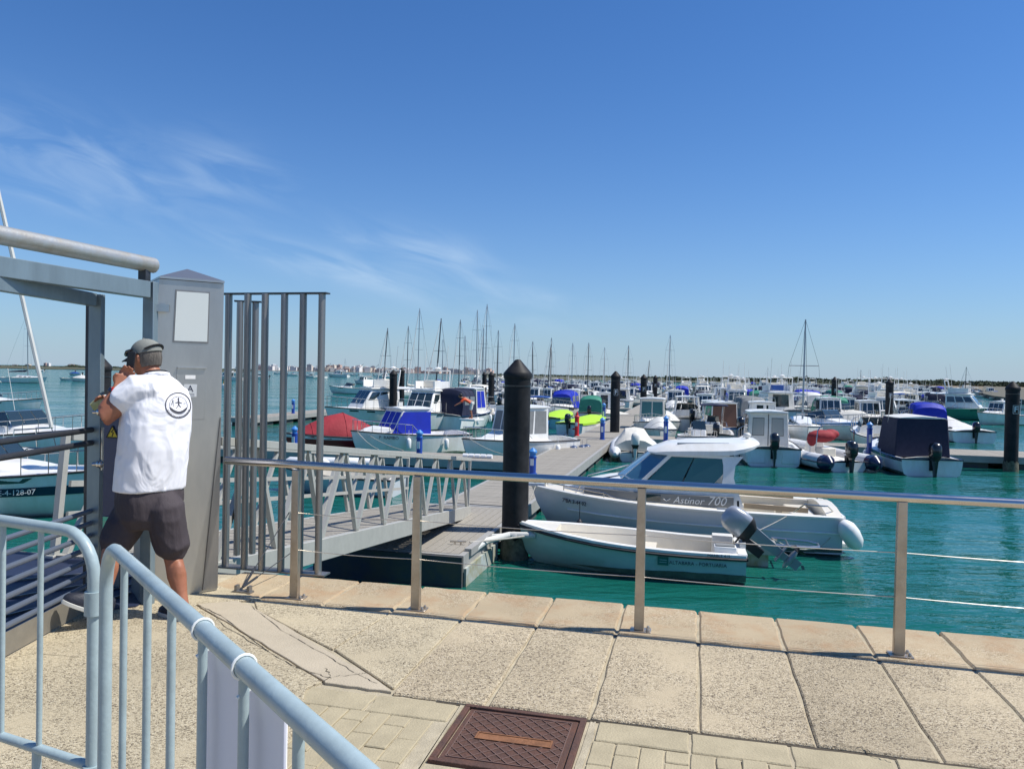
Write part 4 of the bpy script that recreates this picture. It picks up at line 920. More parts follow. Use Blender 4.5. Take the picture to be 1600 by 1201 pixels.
for k, (a, b) in enumerate(CROSS):
    pontoon(-3.6, RIGHT[k], a, b, PZ, 'cross pontoon to the right of the walkway, %s one back' % ordn[k], along='u', planks=False)
    if k: pontoon(LEFT[k], -5.65, a, b, PZ, 'cross pontoon to the left of the walkway, %s one back' % ordn[k+1], along='u', planks=False)
pontoon(-17.5, -5.65, 25.2, 27.2, PZ, 'grey cross pontoon behind the gangway carrying blue service pedestals', along='u', step=.3)
pontoon(9.4, 17.5, 34.9, 38.0, PZ, 'grey pontoon end at the right edge beside the F pile', along='u', step=.3)
_pu, _pv = toQ(at(458, 646, PZ))
pontoon(_pu-1.1, _pu+.9, _pv-6, _pv+9, PZ, 'separate grey pontoon with one blue pedestal seen through the steel fins', step=.4)

def pile(p, dia, top, label, letter=None, lpx=0.):
    r = empty('mooring_pile', (p.x, p.y, WZ), QA, label, 'mooring pile', 'black pointed mooring piles'); H_ = top-WZ; R_ = dia/2
    m = MB(); m.lathe([(R_, -.8), (R_, H_-.36)], 28); m.build('sleeve', m_pile, r)
    m = MB(); m.lathe([(R_+.012, H_-.37), (R_+.02, H_-.33), (R_+.02, H_-.27), (R_*.98, H_-.235), (.05, H_-.01), (.0, H_)], 28); m.build('pointed_cap', m_pile, r)
    m = MB(); m.lathe([(R_+.006, H_-.52), (R_+.006, H_-.49)], 28); m.build('band', m_cowl, r)
    m = MB(); m.loft([[((R_+.012+.02*random.random()*(j < 3))*math.cos(a), (R_+.012+.02*random.random()*(j < 3))*math.sin(a), z+random.uniform(-.06, .06)*(j > 1)) for a in [i*math.pi/14 for i in range(28)]] for j, z in enumerate((-.4, 0, .22, .38))], False, False); m.build('weed_band', m_weed, r)
    if letter:
        d = Vector((-p.x, -p.y, 0)).normalized(); rt = Vector((-d.y, d.x, 0)); rt = rt if rt.x > 0 else -rt
        Rz = Matrix.Rotation(-QA, 3, 'Z'); off = rt*lpx*R_; fwd = math.sqrt(max(0, 1-lpx*lpx)); nn = (d*fwd+rt*lpx).normalized(); rt2 = Vector((-nn.y, nn.x, 0)); rt2 = rt2 if rt2.x > 0 else -rt2
        nn, rt2 = Rz @ nn, Rz @ rt2; c = nn*(R_+.012)+Vector((0, 0, H_-1.12))
        FM = Matrix(((rt2.x, 0, nn.x, c.x), (rt2.y, 0, nn.y, c.y), (0, 1, 0, c.z), (0, 0, 0, 1)))
        if letter == 'A':
            m = MB(); m.slab([c-nn*.008+rt2*i*.13+Vector((0, 0, j*.2)) for i, j in ((-1, -1), (1, -1), (1, 1), (-1, 1))], .004); m.build('white_plate', m_letterw, r); text('A', .36, m_letter, r, Matrix.Translation(nn*.004) @ FM, .002, bold=.01)
        else:
            m = MB()
            for a, b in (((-.1, -.16), (-.1, .16)), ((-.1, .16), (.1, .16)), ((.1, .16), (.1, -.16)), ((.1, -.16), (-.1, -.16))): m.bar(c+rt2*a[0]+Vector((0, 0, a[1])), c+rt2*b[0]+Vector((0, 0, b[1])), .012, .012)
            m.build('label_frame', m_letterw, r); text(letter, .30, m_letterw, r, Matrix.Translation(nn*.004) @ FM, .002, bold=.006)
    return r
PT0 = 1.88
pile(Q(-3.28, 14.22), .50, PT0, 'big black pointed pile in front of the gangway foot')
pile(at(960, 692, -1.9).lerp(at(960, 690, -1.9), 1), .50, 1.85, 'black pile lettered F on the right edge of the walkway', 'F', .12)
pile(atD(1580, 700, 30.6), .50, 1.68, 'black pile lettered F at the right edge of the photo', 'F', .45)
pile(atD(1389, 650, 52), .50, 1.75, 'black pile between the cream tarp boat and the blue cabin cover', 'F', .3)
pile(atD(1303, 650, 62), .48, 1.85, 'black pile left of the green canopied boat', 'F', .3)
pile(atD(1005, 640, 58), .48, 1.75, 'left one of the two close black piles beyond the walkway', 'F', .1)
pile(atD(1023, 640, 84), .50, 1.75, 'right one of the two close black piles beyond the walkway', 'F', .1)
pile(atD(614, 640, 50), .50, 1.72, 'black pile standing behind the white cruiser with wrap-round windscreen')
pile(atD(627, 640, 66), .48, 1.95, 'thinner black pile just right of the one behind the cruiser')
pile(atD(767, 640, 62), .50, 1.75, 'black pile seen just left of the big foreground pile')
pile(atD(756, 640, 80), .48, 1.75, 'distant black pile left of the foreground pile, partly behind masts')
pile(atD(155, 620, 18), .50, 1.86, 'black pile with a white A plate seen beside the gate post', 'A', .72)
# guide arms that hold the pontoon to the big pile
ga = empty('pile_guide', Q(-3.28, 14.22, PZ), QA, 'white tubular guide holding the landing pontoon to the big black pile', 'pile guide')
m = MB(); m.tube([(-.36, -1.5, -.03), (-.30, -.95, .0), (.0, -.47, .03), (.45, -.36, .03), (.52, -.1, .03), (.50, .28, .03), (.35, .44, .03), (-.3, .42, .0)], .06, 10); m.tube([(-.34, -.55, .0), (-.05, -.47, .02), (.15, -.47, .02)], .04, 8); m.build('guide_arm', m_offw, ga)
m = MB(); m.bar((-.36, -1.9, .0), (-.36, -.4, .0), .12, .12); m.build('guide_plate', m_pontf, ga)
m = MB(); m.tube([(.02, -.30, .03), (.30, -.02, .03), (.02, .30, .03)], .04, 8); m.build('roller', m_black, ga)
# walkway furniture
def pedestal(p, h, label, col=None, top=None):
    r = empty('service_pedestal', p, QA, label, 'service pedestal', 'blue service pedestals'); c = col or m_bluep
    m = MB(); m.lathe([(.14, 0), (.14, .04), (.105, .05), (.105, h-.32), (.12, h-.31), (.12, h-.26)], 14); m.build('column', c, r)
    m = MB(); m.lathe([(.095, h-.259), (.095, h-.16), (.13, h-.15), (.13, h-.10), (.07, h-.04), (.03, h)], 14); m.build('lamp_head', top or m_bluel, r)
    m = MB(); m.box(-.05, .05, -.115, -.10, h*.35, h*.6); m.build('socket_plate', m_white if col is None else m_redc, r)
pedestal(at(832, 741, PZ), .80, 'blue service pedestal on the walkway just right of the big black pile')
pedestal(at(655, 716, PZ), 1.0, 'bright blue pedestal in front of the boat with royal blue canvas')
pedestal(at(460, 706, PZ), .95, 'blue pedestal in front of the boat with the red cover')
pedestal(at(941, 687, PZ), 1.05, 'dark blue pedestal on the walkway left of the lettered pile')
pedestal(at(458, 646, PZ), 1.0, 'blue pedestal standing on the separate pontoon seen between steel fins')
pedestal(at(1040, 690, PZ), 1.2, 'blue pedestal beside the cream cabin boat with twin front windows')
pedestal(at(1358, 708, PZ), 1.3, 'blue pedestal right of the inflatable with the red cover')
pedestal(at(943, 662, PZ), 1.3, 'pale blue pedestal on the left edge of the walkway farther back')
hp = at(901, 681, PZ); hy = empty('fire_hydrant', hp, QA, 'red fire point standing on the left edge of the wooden walkway', 'fire hydrant')
m = MB(); m.lathe([(.14, 0), (.14, .05), (.11, .06), (.11, .9), (.13, .91), (.13, .97), (.08, 1.02)], 14); m.build('column', m_redp, hy)
m = MB(); m.lathe([(.06, 1.021), (.06, 1.12), (.02, 1.2)], 12); m.build('top_valve', m_redp, hy)
m = MB(); m.box(-.06, .06, -.125, -.108, .5, .68); m.build('notice', m_letterw, hy)
m = MB(); m.tube([(-.1, -.05, .35), (-.2, -.09, .35)], .035, 8); m.build('outlet', m_redp, hy)
# white fenders lashed along the left cross pontoon
for i, px in enumerate((480, 530, 556)):
    p = at(px, 728, PZ); m = MB(); m.tube([p+QE*-.75+Vector((0, 0, .12)), p+QE*-.6+Vector((0, 0, .12)), p+QE*.6+Vector((0, 0, .12)), p+QE*.75+Vector((0, 0, .12))], [.06, .15, .15, .06], 12)
    o = m.build('pontoon_fender', m_fender); tag(o, ('long white fender on the pontoon edge behind the steel fins', 'long white fender on the pontoon below the bow of the lettered boat', 'long white fender lying nearest the bright blue pedestal')[i], 'fender', 'long white fenders on the pontoon')
for i, px in enumerate((745,)):
    p = at(px, 716, PZ)
    for k in range(5):
        m = MB(); m.tube([p+QE*(k*.22-.5)+Vector((0, 0, .08)), p+QE*(k*.22-.32)+Vector((0, 0, .08))], .085, 10); o = m.build('fender_roll', m_fender)
        tag(o, 'short white roll, %s from the left in the row left of the big pile' % ordn[k], 'fender', 'white rolls on the pontoon edge')
# ================================================================ BOATS  (local frame: +x bow, z = 0 waterline)
class Hull:
    def __init__(s, L, B, fs, fb, dr=.3, full=2.3, wt=.90, rake=.13, n=12, knuckle=1.0):
        s.L, s.B, s.fs, s.fb, s.dr, s.full, s.wt, s.rake, s.kn = L, B, fs, fb, dr, full, wt, rake, knuckle
        s.ts = [i/(n-4)*.62 for i in range(n-4)]+[.62, .74, .84, .92, .965, 1.0]
    def hb(s, t):
        a = s.wt+(1-s.wt)*math.sin(min(t/.42, 1)*math.pi/2); b = 1-max(0, (t-.42)/.58)**s.full
        return max(.012, s.B/2*a*b)
    def zs(s, t): return s.fs+(s.fb-s.fs)*t**2.0
    def x(s, t): return -s.L/2+s.L*t
    def tx(s, x): return (x+s.L/2)/s.L
    def ring(s, t):
        h, z, x, k, L = s.hb(t), s.zs(t), s.x(t), t**5, s.L
        P = [(x, h, z), (x-.02*L*k, h*(.985-.10*t*s.kn), z*.62), (x-.06*L*k, h*(.92-.38*t*t), .06+.10*t**3), (x-.10*L*k, h*(.5-.25*t), -s.dr*.55*(1-t**5)), (x-s.rake*L*k, 0, -s.dr*(1-t**4)+.02)]
        return P+[(a, -b, c) for a, b, c in P[-2::-1]]
    def shell(s, name, m, root):
        mb = MB(); rs = [s.ring(t) for t in s.ts]; mb.loft(rs, True, False, ringclosed=False)
        return mb.build(name, m, root, bevel=0)
    def deck(s, name, m, root, tc, ins=.14, floor=.22, cam=.10, aft=.12, drop=.0):
        rows = []
        def flat(t, t2=None):
            h, z, x = s.hb(t)-.005, s.zs(t)-drop, s.x(t); c = cam*h
            return [(x, h, z), (x, h*.8, z+c*.35), (x, h*.45, z+c*.8), (x, 0, z+c), (x, -h*.45, z+c*.8), (x, -h*.8, z+c*.35), (x, -h, z)]
        def well(t):
            h, z, x = s.hb(t)-.005, s.zs(t)-drop, s.x(t); i = max(h-ins, .04); j = max(min(i-.03, s.hb(t)*(.92-.38*t*t)-.06-.10*t), .02)
            return [(x, h, z), (x, i, z+.01), (x, j, floor), (x, 0, floor), (x, -j, floor), (x, -i, z+.01), (x, -h, z)]
        if tc > 0:
            ta = aft/s.L; rows += [flat(0), flat(ta), well(ta+.001)]
            rows += [well(t) for t in s.ts if ta < t < tc]+[well(tc-.001)]
        rows += [flat(tc)]+[flat(t) for t in s.ts if t > tc]
        mb = MB(); mb.loft(rows, False, False, ringclosed=False); return mb.build(name, m, root)
    def rub(s, name, m, root, r=.028, dz=0., out=.0, h=None):
        mb = MB()
        for sg in (1, -1):
            mb.tube([(s.x(t), sg*(s.hb(t)+out), s.zs(t)+dz) for t in s.ts], r, 5, flat=h or 1.)
        mb.bar((s.x(0)-.01, -s.hb(0), s.zs(0)+dz), (s.x(0)-.01, s.hb(0), s.zs(0)+dz), r*1.6, r*1.8*(h or 1))
        return mb.build(name, m, root)
    def stripe(s, name, m, root, f0, f1, t0=0., t1=1., out=.006):
        mb = MB()
        for sg in (1, -1):
            A, Bq = [], []
            for t in [t for t in s.ts if t0 <= t <= t1]:
                r = s.ring(t); a, b = Vector(r[0]), Vector(r[1])
                p = a.lerp(b, f0); q = a.lerp(b, f1); A.append((p.x, sg*(p.y+out), p.z)); Bq.append((q.x, sg*(q.y+out), q.z))
            n = len(A); mb.add(A+Bq, [(i, i+1, n+i+1, n+i) for i in range(n-1)])
        return mb.build(name, m, root)
    def band(s, name, m, root, f0=.70, f1=1.0, t0=0., t1=.8, out=.007):
        mb = MB(); ts_e = max([t for t in s.ts if t <= t1])      # scum line just above the water
        for sg in (1, -1):
            A, Bq = [], []
            for t in [t for t in s.ts if t0 <= t <= t1]:
                r = s.ring(t); a, b = Vector(r[1]), Vector(r[2]); k = random.uniform(-.06, .06); p = a.lerp(b, f0+k+(1-f0-k)*min(1, (t/max(ts_e, .01)))**3); q = a.lerp(b, f1); A.append((p.x, sg*(p.y+out), p.z)); Bq.append((q.x, sg*(q.y+out), q.z))
            n = len(A); mb.add(A+Bq, [(i, i+1, n+i+1, n+i) for i in range(n-1)])
        return mb.build(name, m, root)
    def sidept(s, x, f, sg, out=.012):      # point on the side: f 0 at the sheer, 1 at the knuckle
        t = s.tx(x); a, b = Vector(s.ring(t)[0]), Vector(s.ring(t)[1]); p = a.lerp(b, f); return Vector((p.x, sg*(p.y+out), p.z))
    def rail(s, root, t0=.55, t1=.985, h=.45, n=5, r=.014, ins=.06, m=None, closed=True):
        ts = [t0+(t1-t0)*i/8 for i in range(9)]; mb = MB()
        P = lambda t, sg: Vector((s.x(t)-.02, sg*max(s.hb(t)-ins, .05), s.zs(t)+.02))
        top = [P(t, 1)+Vector((0, 0, h*(.25 if i == 0 else 1)*(1+.15*i/8))) for i, t in enumerate(ts)]
        tp2 = [Vector((p.x, -p.y, p.z)) for p in top]
        if closed: mb.tube(top+tp2[::-1], r, 6)
        else: mb.tube(top, r, 6); mb.tube(tp2, r, 6)
        for i in range(1, 9, max(1, 8//n)):
            for sg in (1, -1):
                a = P(ts[i], sg); b = top[i] if sg == 1 else tp2[i]; mb.tube([a, b], r*.85, 5)
        return mb.build('guard_rail', m or m_rail, root)

def bil(q, u, v): return q[0].lerp(q[1], u).lerp(q[3].lerp(q[2], u), v)
def house(root, name, m, x0, x1, w0, w1, z0, z1, rf=.3, ra=0., ins=.08, wf=None, wa=None, bevel=.0):
    """box cabin: aft x0, front x1; half widths w0 aft and w1 front; rf/ra rake of front/aft wall. Returns object and wall quads"""
    b = [Vector(p) for p in ((x0, w0, z0), (x0, -w0, z0), (x1, -w1, z0), (x1, w1, z0))]
    t = [Vector(p) for p in ((x0+ra, w0-ins, z1), (x0+ra, -w0+ins, z1), (x1-rf, -w1+ins, z1), (x1-rf, w1-ins, z1))]
    mb = MB(); mb.hexa(b, t); o = mb.build(name, m, root, bevel=bevel)
    W = {'aft': [b[0], b[1], t[1], t[0]], 'front': [b[2], b[3], t[3], t[2]], 'port': [b[3], b[0], t[0], t[3]], 'star': [b[1], b[2], t[2], t[1]]}
    return o, W, b, t
def canvas_hood(root, m, x0, x1, w0, w1, z0, z1, name='canvas_enclosure', seed=0.):
    """fabric hood over hoops: rounded shoulders, slight sag between the hoops, raked ends"""
    rows = []; n = 7; h = z1-z0
    for i in range(n+1):
        f = i/n; x = x0+(x1-x0)*f; w_ = w0+(w1-w0)*f; e = (1-abs(2*f-1)**6); k = .93+.07*e-.022*(i % 2); zz = z0+h*(k if 0 < i < n else .80); xs = x+(.16 if i == 0 else -.10 if i == n else 0)
        pr = ((1.0, 0), (.985, .45), (.93, .80), (.78, .95), (.42, 1.02), (0, 1.045))
        P = [(x if b < .4 else xs if i in (0, n) else x, -w_*a*(1 if 0 < i < n else .96), z0+(zz-z0)*b) for a, b in pr]
        rows.append(P+[(q[0], -q[1], q[2]) for q in P[-2::-1]])
    mb = MB(); mb.loft(rows); o = mb.build(name, m, root)
    sm = MB()
    for i in (2, 4, 6): sm.tube([Vector(p)+Vector((0, 0, .008)) for p in rows[i]], .014, 4)
    sm.build('seam', m, o)
    for sg in (1, -1):
        for a, b in ((.16, .44), (.54, .84)):
            xa, xb = x0+(x1-x0)*a, x0+(x1-x0)*b; wa, wb = w0+(w1-w0)*a, w0+(w1-w0)*b
            mb = MB(); mb.slab([Vector((xa, sg*(wa*.985+.008), z0+h*.40)), Vector((xb, sg*(wb*.985+.008), z0+h*.40)), Vector((xb, sg*(wb*.945+.012), z0+h*.72)), Vector((xa, sg*(wa*.945+.012), z0+h*.72))], .006, .006); mb.build('canvas_window', m_vinyl, o)
    return o
m_vinyl = mat('clear_vinyl', (.16, .18, .19), .12, spec=.8)
def win(root, W, u0, u1, v0, v1, m=None, name='window', frame=None, cut=0., t=.010):
    q = [bil(W, u0, v0), bil(W, u1, v0), bil(W, u1, v1), bil(W, u0, v1)]
    nr = (q[1]-q[0]).cross(q[3]-q[0]).normalized(); cen = sum(W, Vector())/4
    if nr.dot(cen-Vector((cen.x*.0+ (root.get('cx', 0)), 0, cen.z))) < 0 : q = [q[1], q[0], q[3], q[2]]
    mb = MB(); mb.slab(q, t, .002); o = mb.build(name, m or m_glass, root)
    if frame:
        d = .025; c = sum(q, Vector())/4
        mb = MB(); q2 = [p+(p-c).normalized()*d for p in q]; mb.slab(q2, t*.55, .002); mb.build('window_frame', frame, o)
    return o
def roof(root, t, ex=.1, exf=.15, exa=.12, th=.06, m=None, name='roof', crown=.05, z=0.):
    x0 = t[0].x-exa; x1 = t[3].x+exf; w0 = t[0].y+ex; w1 = t[3].y+ex; zz = t[0].z+z+.001; z1 = t[3].z+z+.001; rows = []
    for i in range(6):
        f = i/5; x = x0+(x1-x0)*f; w_ = w0+(w1-w0)*f; zb = zz+(z1-zz)*f; e = .03 if 0 < i < 5 else .0
        ww = w_*(1 if 0 < i < 5 else .9)
        rows.append([(x, -ww, zb), (x, -ww, zb+th*.6), (x, -ww*.8, zb+th), (x, 0, zb+th+crown*(1 if 0 < i < 5 else .5)), (x, ww*.8, zb+th), (x, ww, zb+th*.6), (x, ww, zb)])
    mb = MB(); mb.loft(rows); return mb.build(name, m or m_white, root)
def outboard(root, x, y, z, tilt=0., k=1., mc=None, ml=None, name='outboard_motor', steer=0.):
    mc = mc or m_cowl; ml = ml or mc
    Mx = Matrix.Translation((x, y, z)) @ Matrix.Rotation(tilt, 4, 'Y') @ Matrix.Scale(k, 4)
    def T_(mb): mb.v = [tuple(Mx @ Vector(p)) for p in mb.v]; return mb
    m = MB()                                  # leg: midsection, plate, gear case, skeg
    m.loft([[(-.20+a*.5, -s_, zz), (-.20+a, -s_*.8, zz), (-.20+a, s_*.8, zz), (-.20+a*.5, s_, zz), (-.20-a, s_*.7, zz), (-.20-a, -s_*.7, zz)] for zz, a, s_ in ((.12, .13, .10), (-.1, .11, .075), (-.45, .085, .045), (-.62, .08, .03))])
    m.box(-.42, -.04, -.10, .10, -.60, -.585)
    m.loft([[(xx, r_*math.cos(t), -.78+r_*math.sin(t)) for t in [i*math.pi/5 for i in range(10)]] for xx, r_ in ((-.02, .012), (-.06, .04), (-.18, .06), (-.34, .055), (-.42, .03))])
    m.loft([[(-.26, -.02, zz), (-.13, -.02, zz), (-.13, .02, zz), (-.26, .02, zz)] for zz in (-.60, -.74)]); m.prism([(-.30, -.008), (-.12, -.008), (-.12, .008), (-.30, .008)], -.98, -.8)
    o = T_(m).build(name, ml, root)
    m = MB(); rings = []
    for zz, a0, a1, w_ in ((.10, -.38, .02, .12), (.16, -.42, .05, .15), (.34, -.43, .06, .165), (.50, -.41, .04, .155), (.58, -.36, -.01, .12), (.62, -.28, -.08, .06)):
        cx = (a0+a1)/2; hx = (a1-a0)/2
        rings.append([(cx+math.copysign(abs(math.cos(t))**.55, math.cos(t))*hx, math.copysign(abs(math.sin(t))**.55, math.sin(t))*w_, zz) for t in [i*math.pi/8 for i in range(16)]])
    m.loft(rings); c = T_(m).build('cowling', mc, o)
    m = MB(); m.loft([[(cx_+math.copysign(abs(math.cos(t))**.55, math.cos(t))*hx_, math.copysign(abs(math.sin(t))**.55, math.sin(t))*w_, zz) for t in [i*math.pi/8 for i in range(16)]] for zz, cx_, hx_, w_ in ((.0, -.16, .15, .10), (.09, -.18, .21, .128), (.155, -.185, .243, .152), (.175, -.185, .243, .153))]); T_(m).build('lower_cowl', m_black if mc is not m_black else m_grey, o)
    m = MB(); m.box(-.06, .10, -.10, .10, -.34, .06); m.box(.05, .30, -.02, .02, .12, .15); T_(m).build('clamp_bracket', m_black, o)
    m = MB()
    for i in range(3):
        a = i*2*math.pi/3+.4; d = Vector((0, math.cos(a), math.sin(a))); e = Vector((0, -math.sin(a), math.cos(a))); h_ = Vector((-.45, 0, -.78))
        m.hexa([h_+d*.03-e*.02+Vector((.02, 0, 0)), h_+d*.03+e*.02-Vector((.02, 0, 0)), h_+d*.14+e*.06-Vector((.035, 0, 0)), h_+d*.15-e*.035+Vector((.025, 0, 0))], [p+Vector((.006, 0, 0)) for p in (h_+d*.03-e*.02+Vector((.02, 0, 0)), h_+d*.03+e*.02-Vector((.02, 0, 0)), h_+d*.14+e*.06-Vector((.035, 0, 0)), h_+d*.15-e*.035+Vector((.025, 0, 0)))])
    m.tube([(-.41, 0, -.78), (-.49, 0, -.78)], [.035, .015], 8); T_(m).build('propeller', m_grey if mc is not m_grey else m_black, o)
    return o
def fender_on(root, x, y, z, m=None, r=.10, l=.32, label=None, ball=False, cat='fender'):
    """a fender hung over the side: a top-level thing placed in world space"""
    Mw = Matrix.Translation(root.location) @ Matrix.Rotation(root.rotation_euler.z, 4, 'Z'); p = Mw @ Vector((x, y, z))
    mb = MB()
    if ball: mb.ball((0, 0, 0), r, 14, 10)
    else: mb.lathe([(.02, -l/2-.03), (r*.7, -l/2), (r, -l/2+.06), (r, l/2-.06), (r*.7, l/2), (.025, l/2+.03)], 14)
    mb.tube([(0, 0, l/2), (0, 0, l/2+.35)], .008, 5)
    o = mb.build('fender', m or m_fender, None, loc=p); return tag(o, label, cat)
def boat_root(name, loc, head, label, group=None, cat='boat'):
    if loc is None: loc = Vector((0, 0, -50))
    return empty(name, (loc.x, loc.y, WZ), head, label, cat, group)
AWAY, TOWARD, LEFTW, RIGHTW = R(76.6), R(256.6), R(166.6), R(-13.4)

def B_open(loc=None, head=0, label=None, group=None, L=4.2, B=1.65, fs=.48, fb=.68, hullm=None, inner=None, motor=True, tilt=0., mc=None, cover=None, name='open_boat', rubm=None, far=False):
    r = boat_root(name, loc, head, label, group); h = Hull(L, B, fs, fb, n=10)
    h.shell('hull', hullm or m_white, r); h.deck('inner_shell', inner or m_cream, r, .80, .12, .14); h.rub('rub_rail', rubm or m_rub, r, .03)
    mb = MB(); hw = h.hb(.28)-.13
    mb.box(h.x(.28)-.13, h.x(.28)+.13, -hw, hw, .36, .40); hw = h.hb(.55)-.13; mb.box(h.x(.55)-.13, h.x(.55)+.13, -hw, hw, .38, .42); mb.build('bench', inner or m_cream, r)
    if motor: outboard(r, -L/2-.02, 0, fs+.02, tilt, .9, mc)
    if cover:
        mb = MB(); rows = []
        for t in (0, .08, .3, .6, .85, 1):
            w_ = h.hb(t)+.03; z = h.zs(t); k = math.sin(math.pi*min(max(t, .03), .97))*.30; x = h.x(t)
            rows.append([(x, -w_, z-.08), (x, -w_, z+.03), (x, -w_*.5, z+k*.8), (x, 0, z+k+.05), (x, w_*.5, z+k*.8), (x, w_, z+.03), (x, w_, z-.08)])
        mb.loft(rows); mb.build('cover', cover, r)
    return r, h
def B_cover(loc=None, head=0, label=None, group=None, L=5.2, B=2.0, fs=.65, fb=.85, hullm=None, cover=None, peak=.75, px_=.05, motor=True, mc=None, name='covered_boat', stripe=None, tm=0.):
    r = boat_root(name, loc, head, label, group); h = Hull(L, B, fs, fb); h.shell('hull', hullm or m_white, r); h.deck('deck', m_white, r, .0); h.rub('rub_rail', m_rub, r, .03)
    mb = MB(); rows = []
    for t in (0.02, .08, .22, .36, .5, .64, .78, .90):
        w_ = h.hb(t)*.97; z = h.zs(t); d = (h.x(t)-L*px_)/(L*.42); k = peak*max(.08, 1-abs(d)**1.3); x = h.x(t)
        rows.append([(x, -w_-.01, z-.10), (x, -w_, z+.05), (x, -w_*.62, z+k*.62), (x, -w_*.15, z+k), (x, w_*.15, z+k), (x, w_*.62, z+k*.62), (x, w_, z+.05), (x, w_+.01, z-.10)])
    mb.loft(rows); cv = mb.build('cover', cover or m_creamc, r)
    mb = MB()
    for t in (.22, .5, .78):
        w_ = h.hb(t)*.97; z = h.zs(t); d = (h.x(t)-L*px_)/(L*.42); k = peak*max(.08, 1-abs(d)**1.3); x = h.x(t)
        mb.tube([(x, -w_, z+.06), (x, -w_*.62, z+k*.62+.01), (x, -w_*.15, z+k+.008), (x, w_*.15, z+k+.008), (x, w_*.62, z+k*.62+.01), (x, w_, z+.06)], .013, 5)
    mb.build('cover_seam', cover or m_creamc, cv)
    if stripe: h.stripe('side_stripe', stripe, r, .12, .5)
    if motor: outboard(r, -L/2-.02, 0, fs-.02, tm, 1.0, mc)
    return r, h
def B_pilot(loc=None, head=0, label=None, group=None, L=5.6, B=2.2, fs=.75, fb=1.05, hullm=None, cab=(-.10, .22), zc=2.05, roofm=None, glass=None, stripe=None, motor=True, mc=None, twin_door=False, rf=.45, rail=True, canvas=None, name='cabin_boat', cabm=None, back_open=False, aftm=None, nt=3, rack=False, frontcover=None):
    """small fishing boat with an upright wheelhouse; cab = aft and front of the house as fractions of L"""
    r = boat_root(name, loc, head, label, group); h = Hull(L, B, fs, fb); h.shell('hull', hullm or m_white, r); x0, x1 = L*cab[0], L*cab[1]; r['cx'] = (x0+x1)/2
    h.deck('deck', m_white, r, max(.3, h.tx(x0)), .16, .30); h.rub('rub_rail', m_rub if stripe is None else stripe, r, .03)
    w_ = B/2*.72; zb = h.zs(h.tx(x0))*.55
    # low coach roof in front of the house
    xf = min(x1+L*.16, L*.42); tb = h.tx(xf); q = [(x1-.15, w_*.95, h.zs(.6)-.06), (x1-.15, -w_*.95, h.zs(.6)-.06), (xf, -h.hb(tb)*.55, h.zs(tb)-.04), (xf, h.hb(tb)*.55, h.zs(tb)-.04)]
    mb = MB(); mb.hexa([Vector(p) for p in q], [Vector((q[0][0], w_*.85, h.zs(.6)+.30)), Vector((q[0][0], -w_*.85, h.zs(.6)+.30)), Vector((xf-.25, -h.hb(tb)*.42, h.zs(tb)+.12)), Vector((xf-.25, h.hb(tb)*.42, h.zs(tb)+.12))]); mb.build('coach_roof', m_white, r, bevel=.03)
    o, W, b, t = house(r, 'cabin', cabm or m_white, x0, x1, w_, w_*.92, zb, zc, rf, 0, .07, bevel=.03)
    fr = (h.zs(.5)+.12-zb)/(zc-zb); fr = min(max(fr, .4), .62)
    for s_ in ('port', 'star'):
        if s_ == 'port': win(r, W[s_], .14, .50, fr, .93, glass); win(r, W[s_], .55, .93, fr, .93, glass)
        else: win(r, W[s_], .07, .45, fr, .93, glass); win(r, W[s_], .50, .86, fr, .93, glass)
    for i in range(nt): win(r, W['front'], .05+.9*i/nt+.02, .05+.9*(i+1)/nt-.02, fr+.05, .92, glass if frontcover is None else frontcover)
    if twin_door:
        for u in (.08, .56):
            win(r, W['aft'], u+.03, u+.31, .44, .86, mat('door_glass', (.35, .36, .34), .15, spec=.7), 'door_window', m_black)
        mb = MB(); mb.slab([bil(W['aft'], .49, .05), bil(W['aft'], .51, .05), bil(W['aft'], .51, .97), bil(W['aft'], .49, .97)], .006, .002); mb.build('door_gap', m_rub, r)
    elif aftm is not None: win(r, W['aft'], .03, .97, .05, .97, aftm, 'canvas_screen')
    else: win(r, W['aft'], .28, .72, .12, .90, glass, 'door')
    roof(r, t, .06, .12, .15, m=roofm)
    if canvas:                               # enclosure behind the house
        canvas_hood(r, canvas, -L*.44, x0-.01, B/2*.80, w_*1.02, h.fs+.02, zc-.02)
    if rack:
        mb = MB(); mb.tube([(x0-.2, w_*.8, zb+.2), (x0-.3, w_*.85, zc+.1), (x0-.3, w_*.8, zc+.35), (x0-.3, -w_*.8, zc+.35), (x0-.3, -w_*.85, zc+.1), (x0-.2, -w_*.8, zb+.2)], .018, 6); mb.build('arch', m_rail, r)
    if stripe: h.stripe('side_stripe', stripe, r, .10, .34)
    mb = MB(); mb.tube([((x0+x1)/2, w_*.6, zc), ((x0+x1)/2-.35, w_*.6, zc+1.5)], .012, 4); mb.box((x0+x1)/2-.1, (x0+x1)/2+.1, -.05, .05, zc+.12, zc+.28); mb.build('antenna', m_offw, r)
    if rail: h.rail(r, .52, .985, .38)
    if motor: outboard(r, -L/2-.02, 0, fs-.03, 0., 1.1, mc)
    return r, h
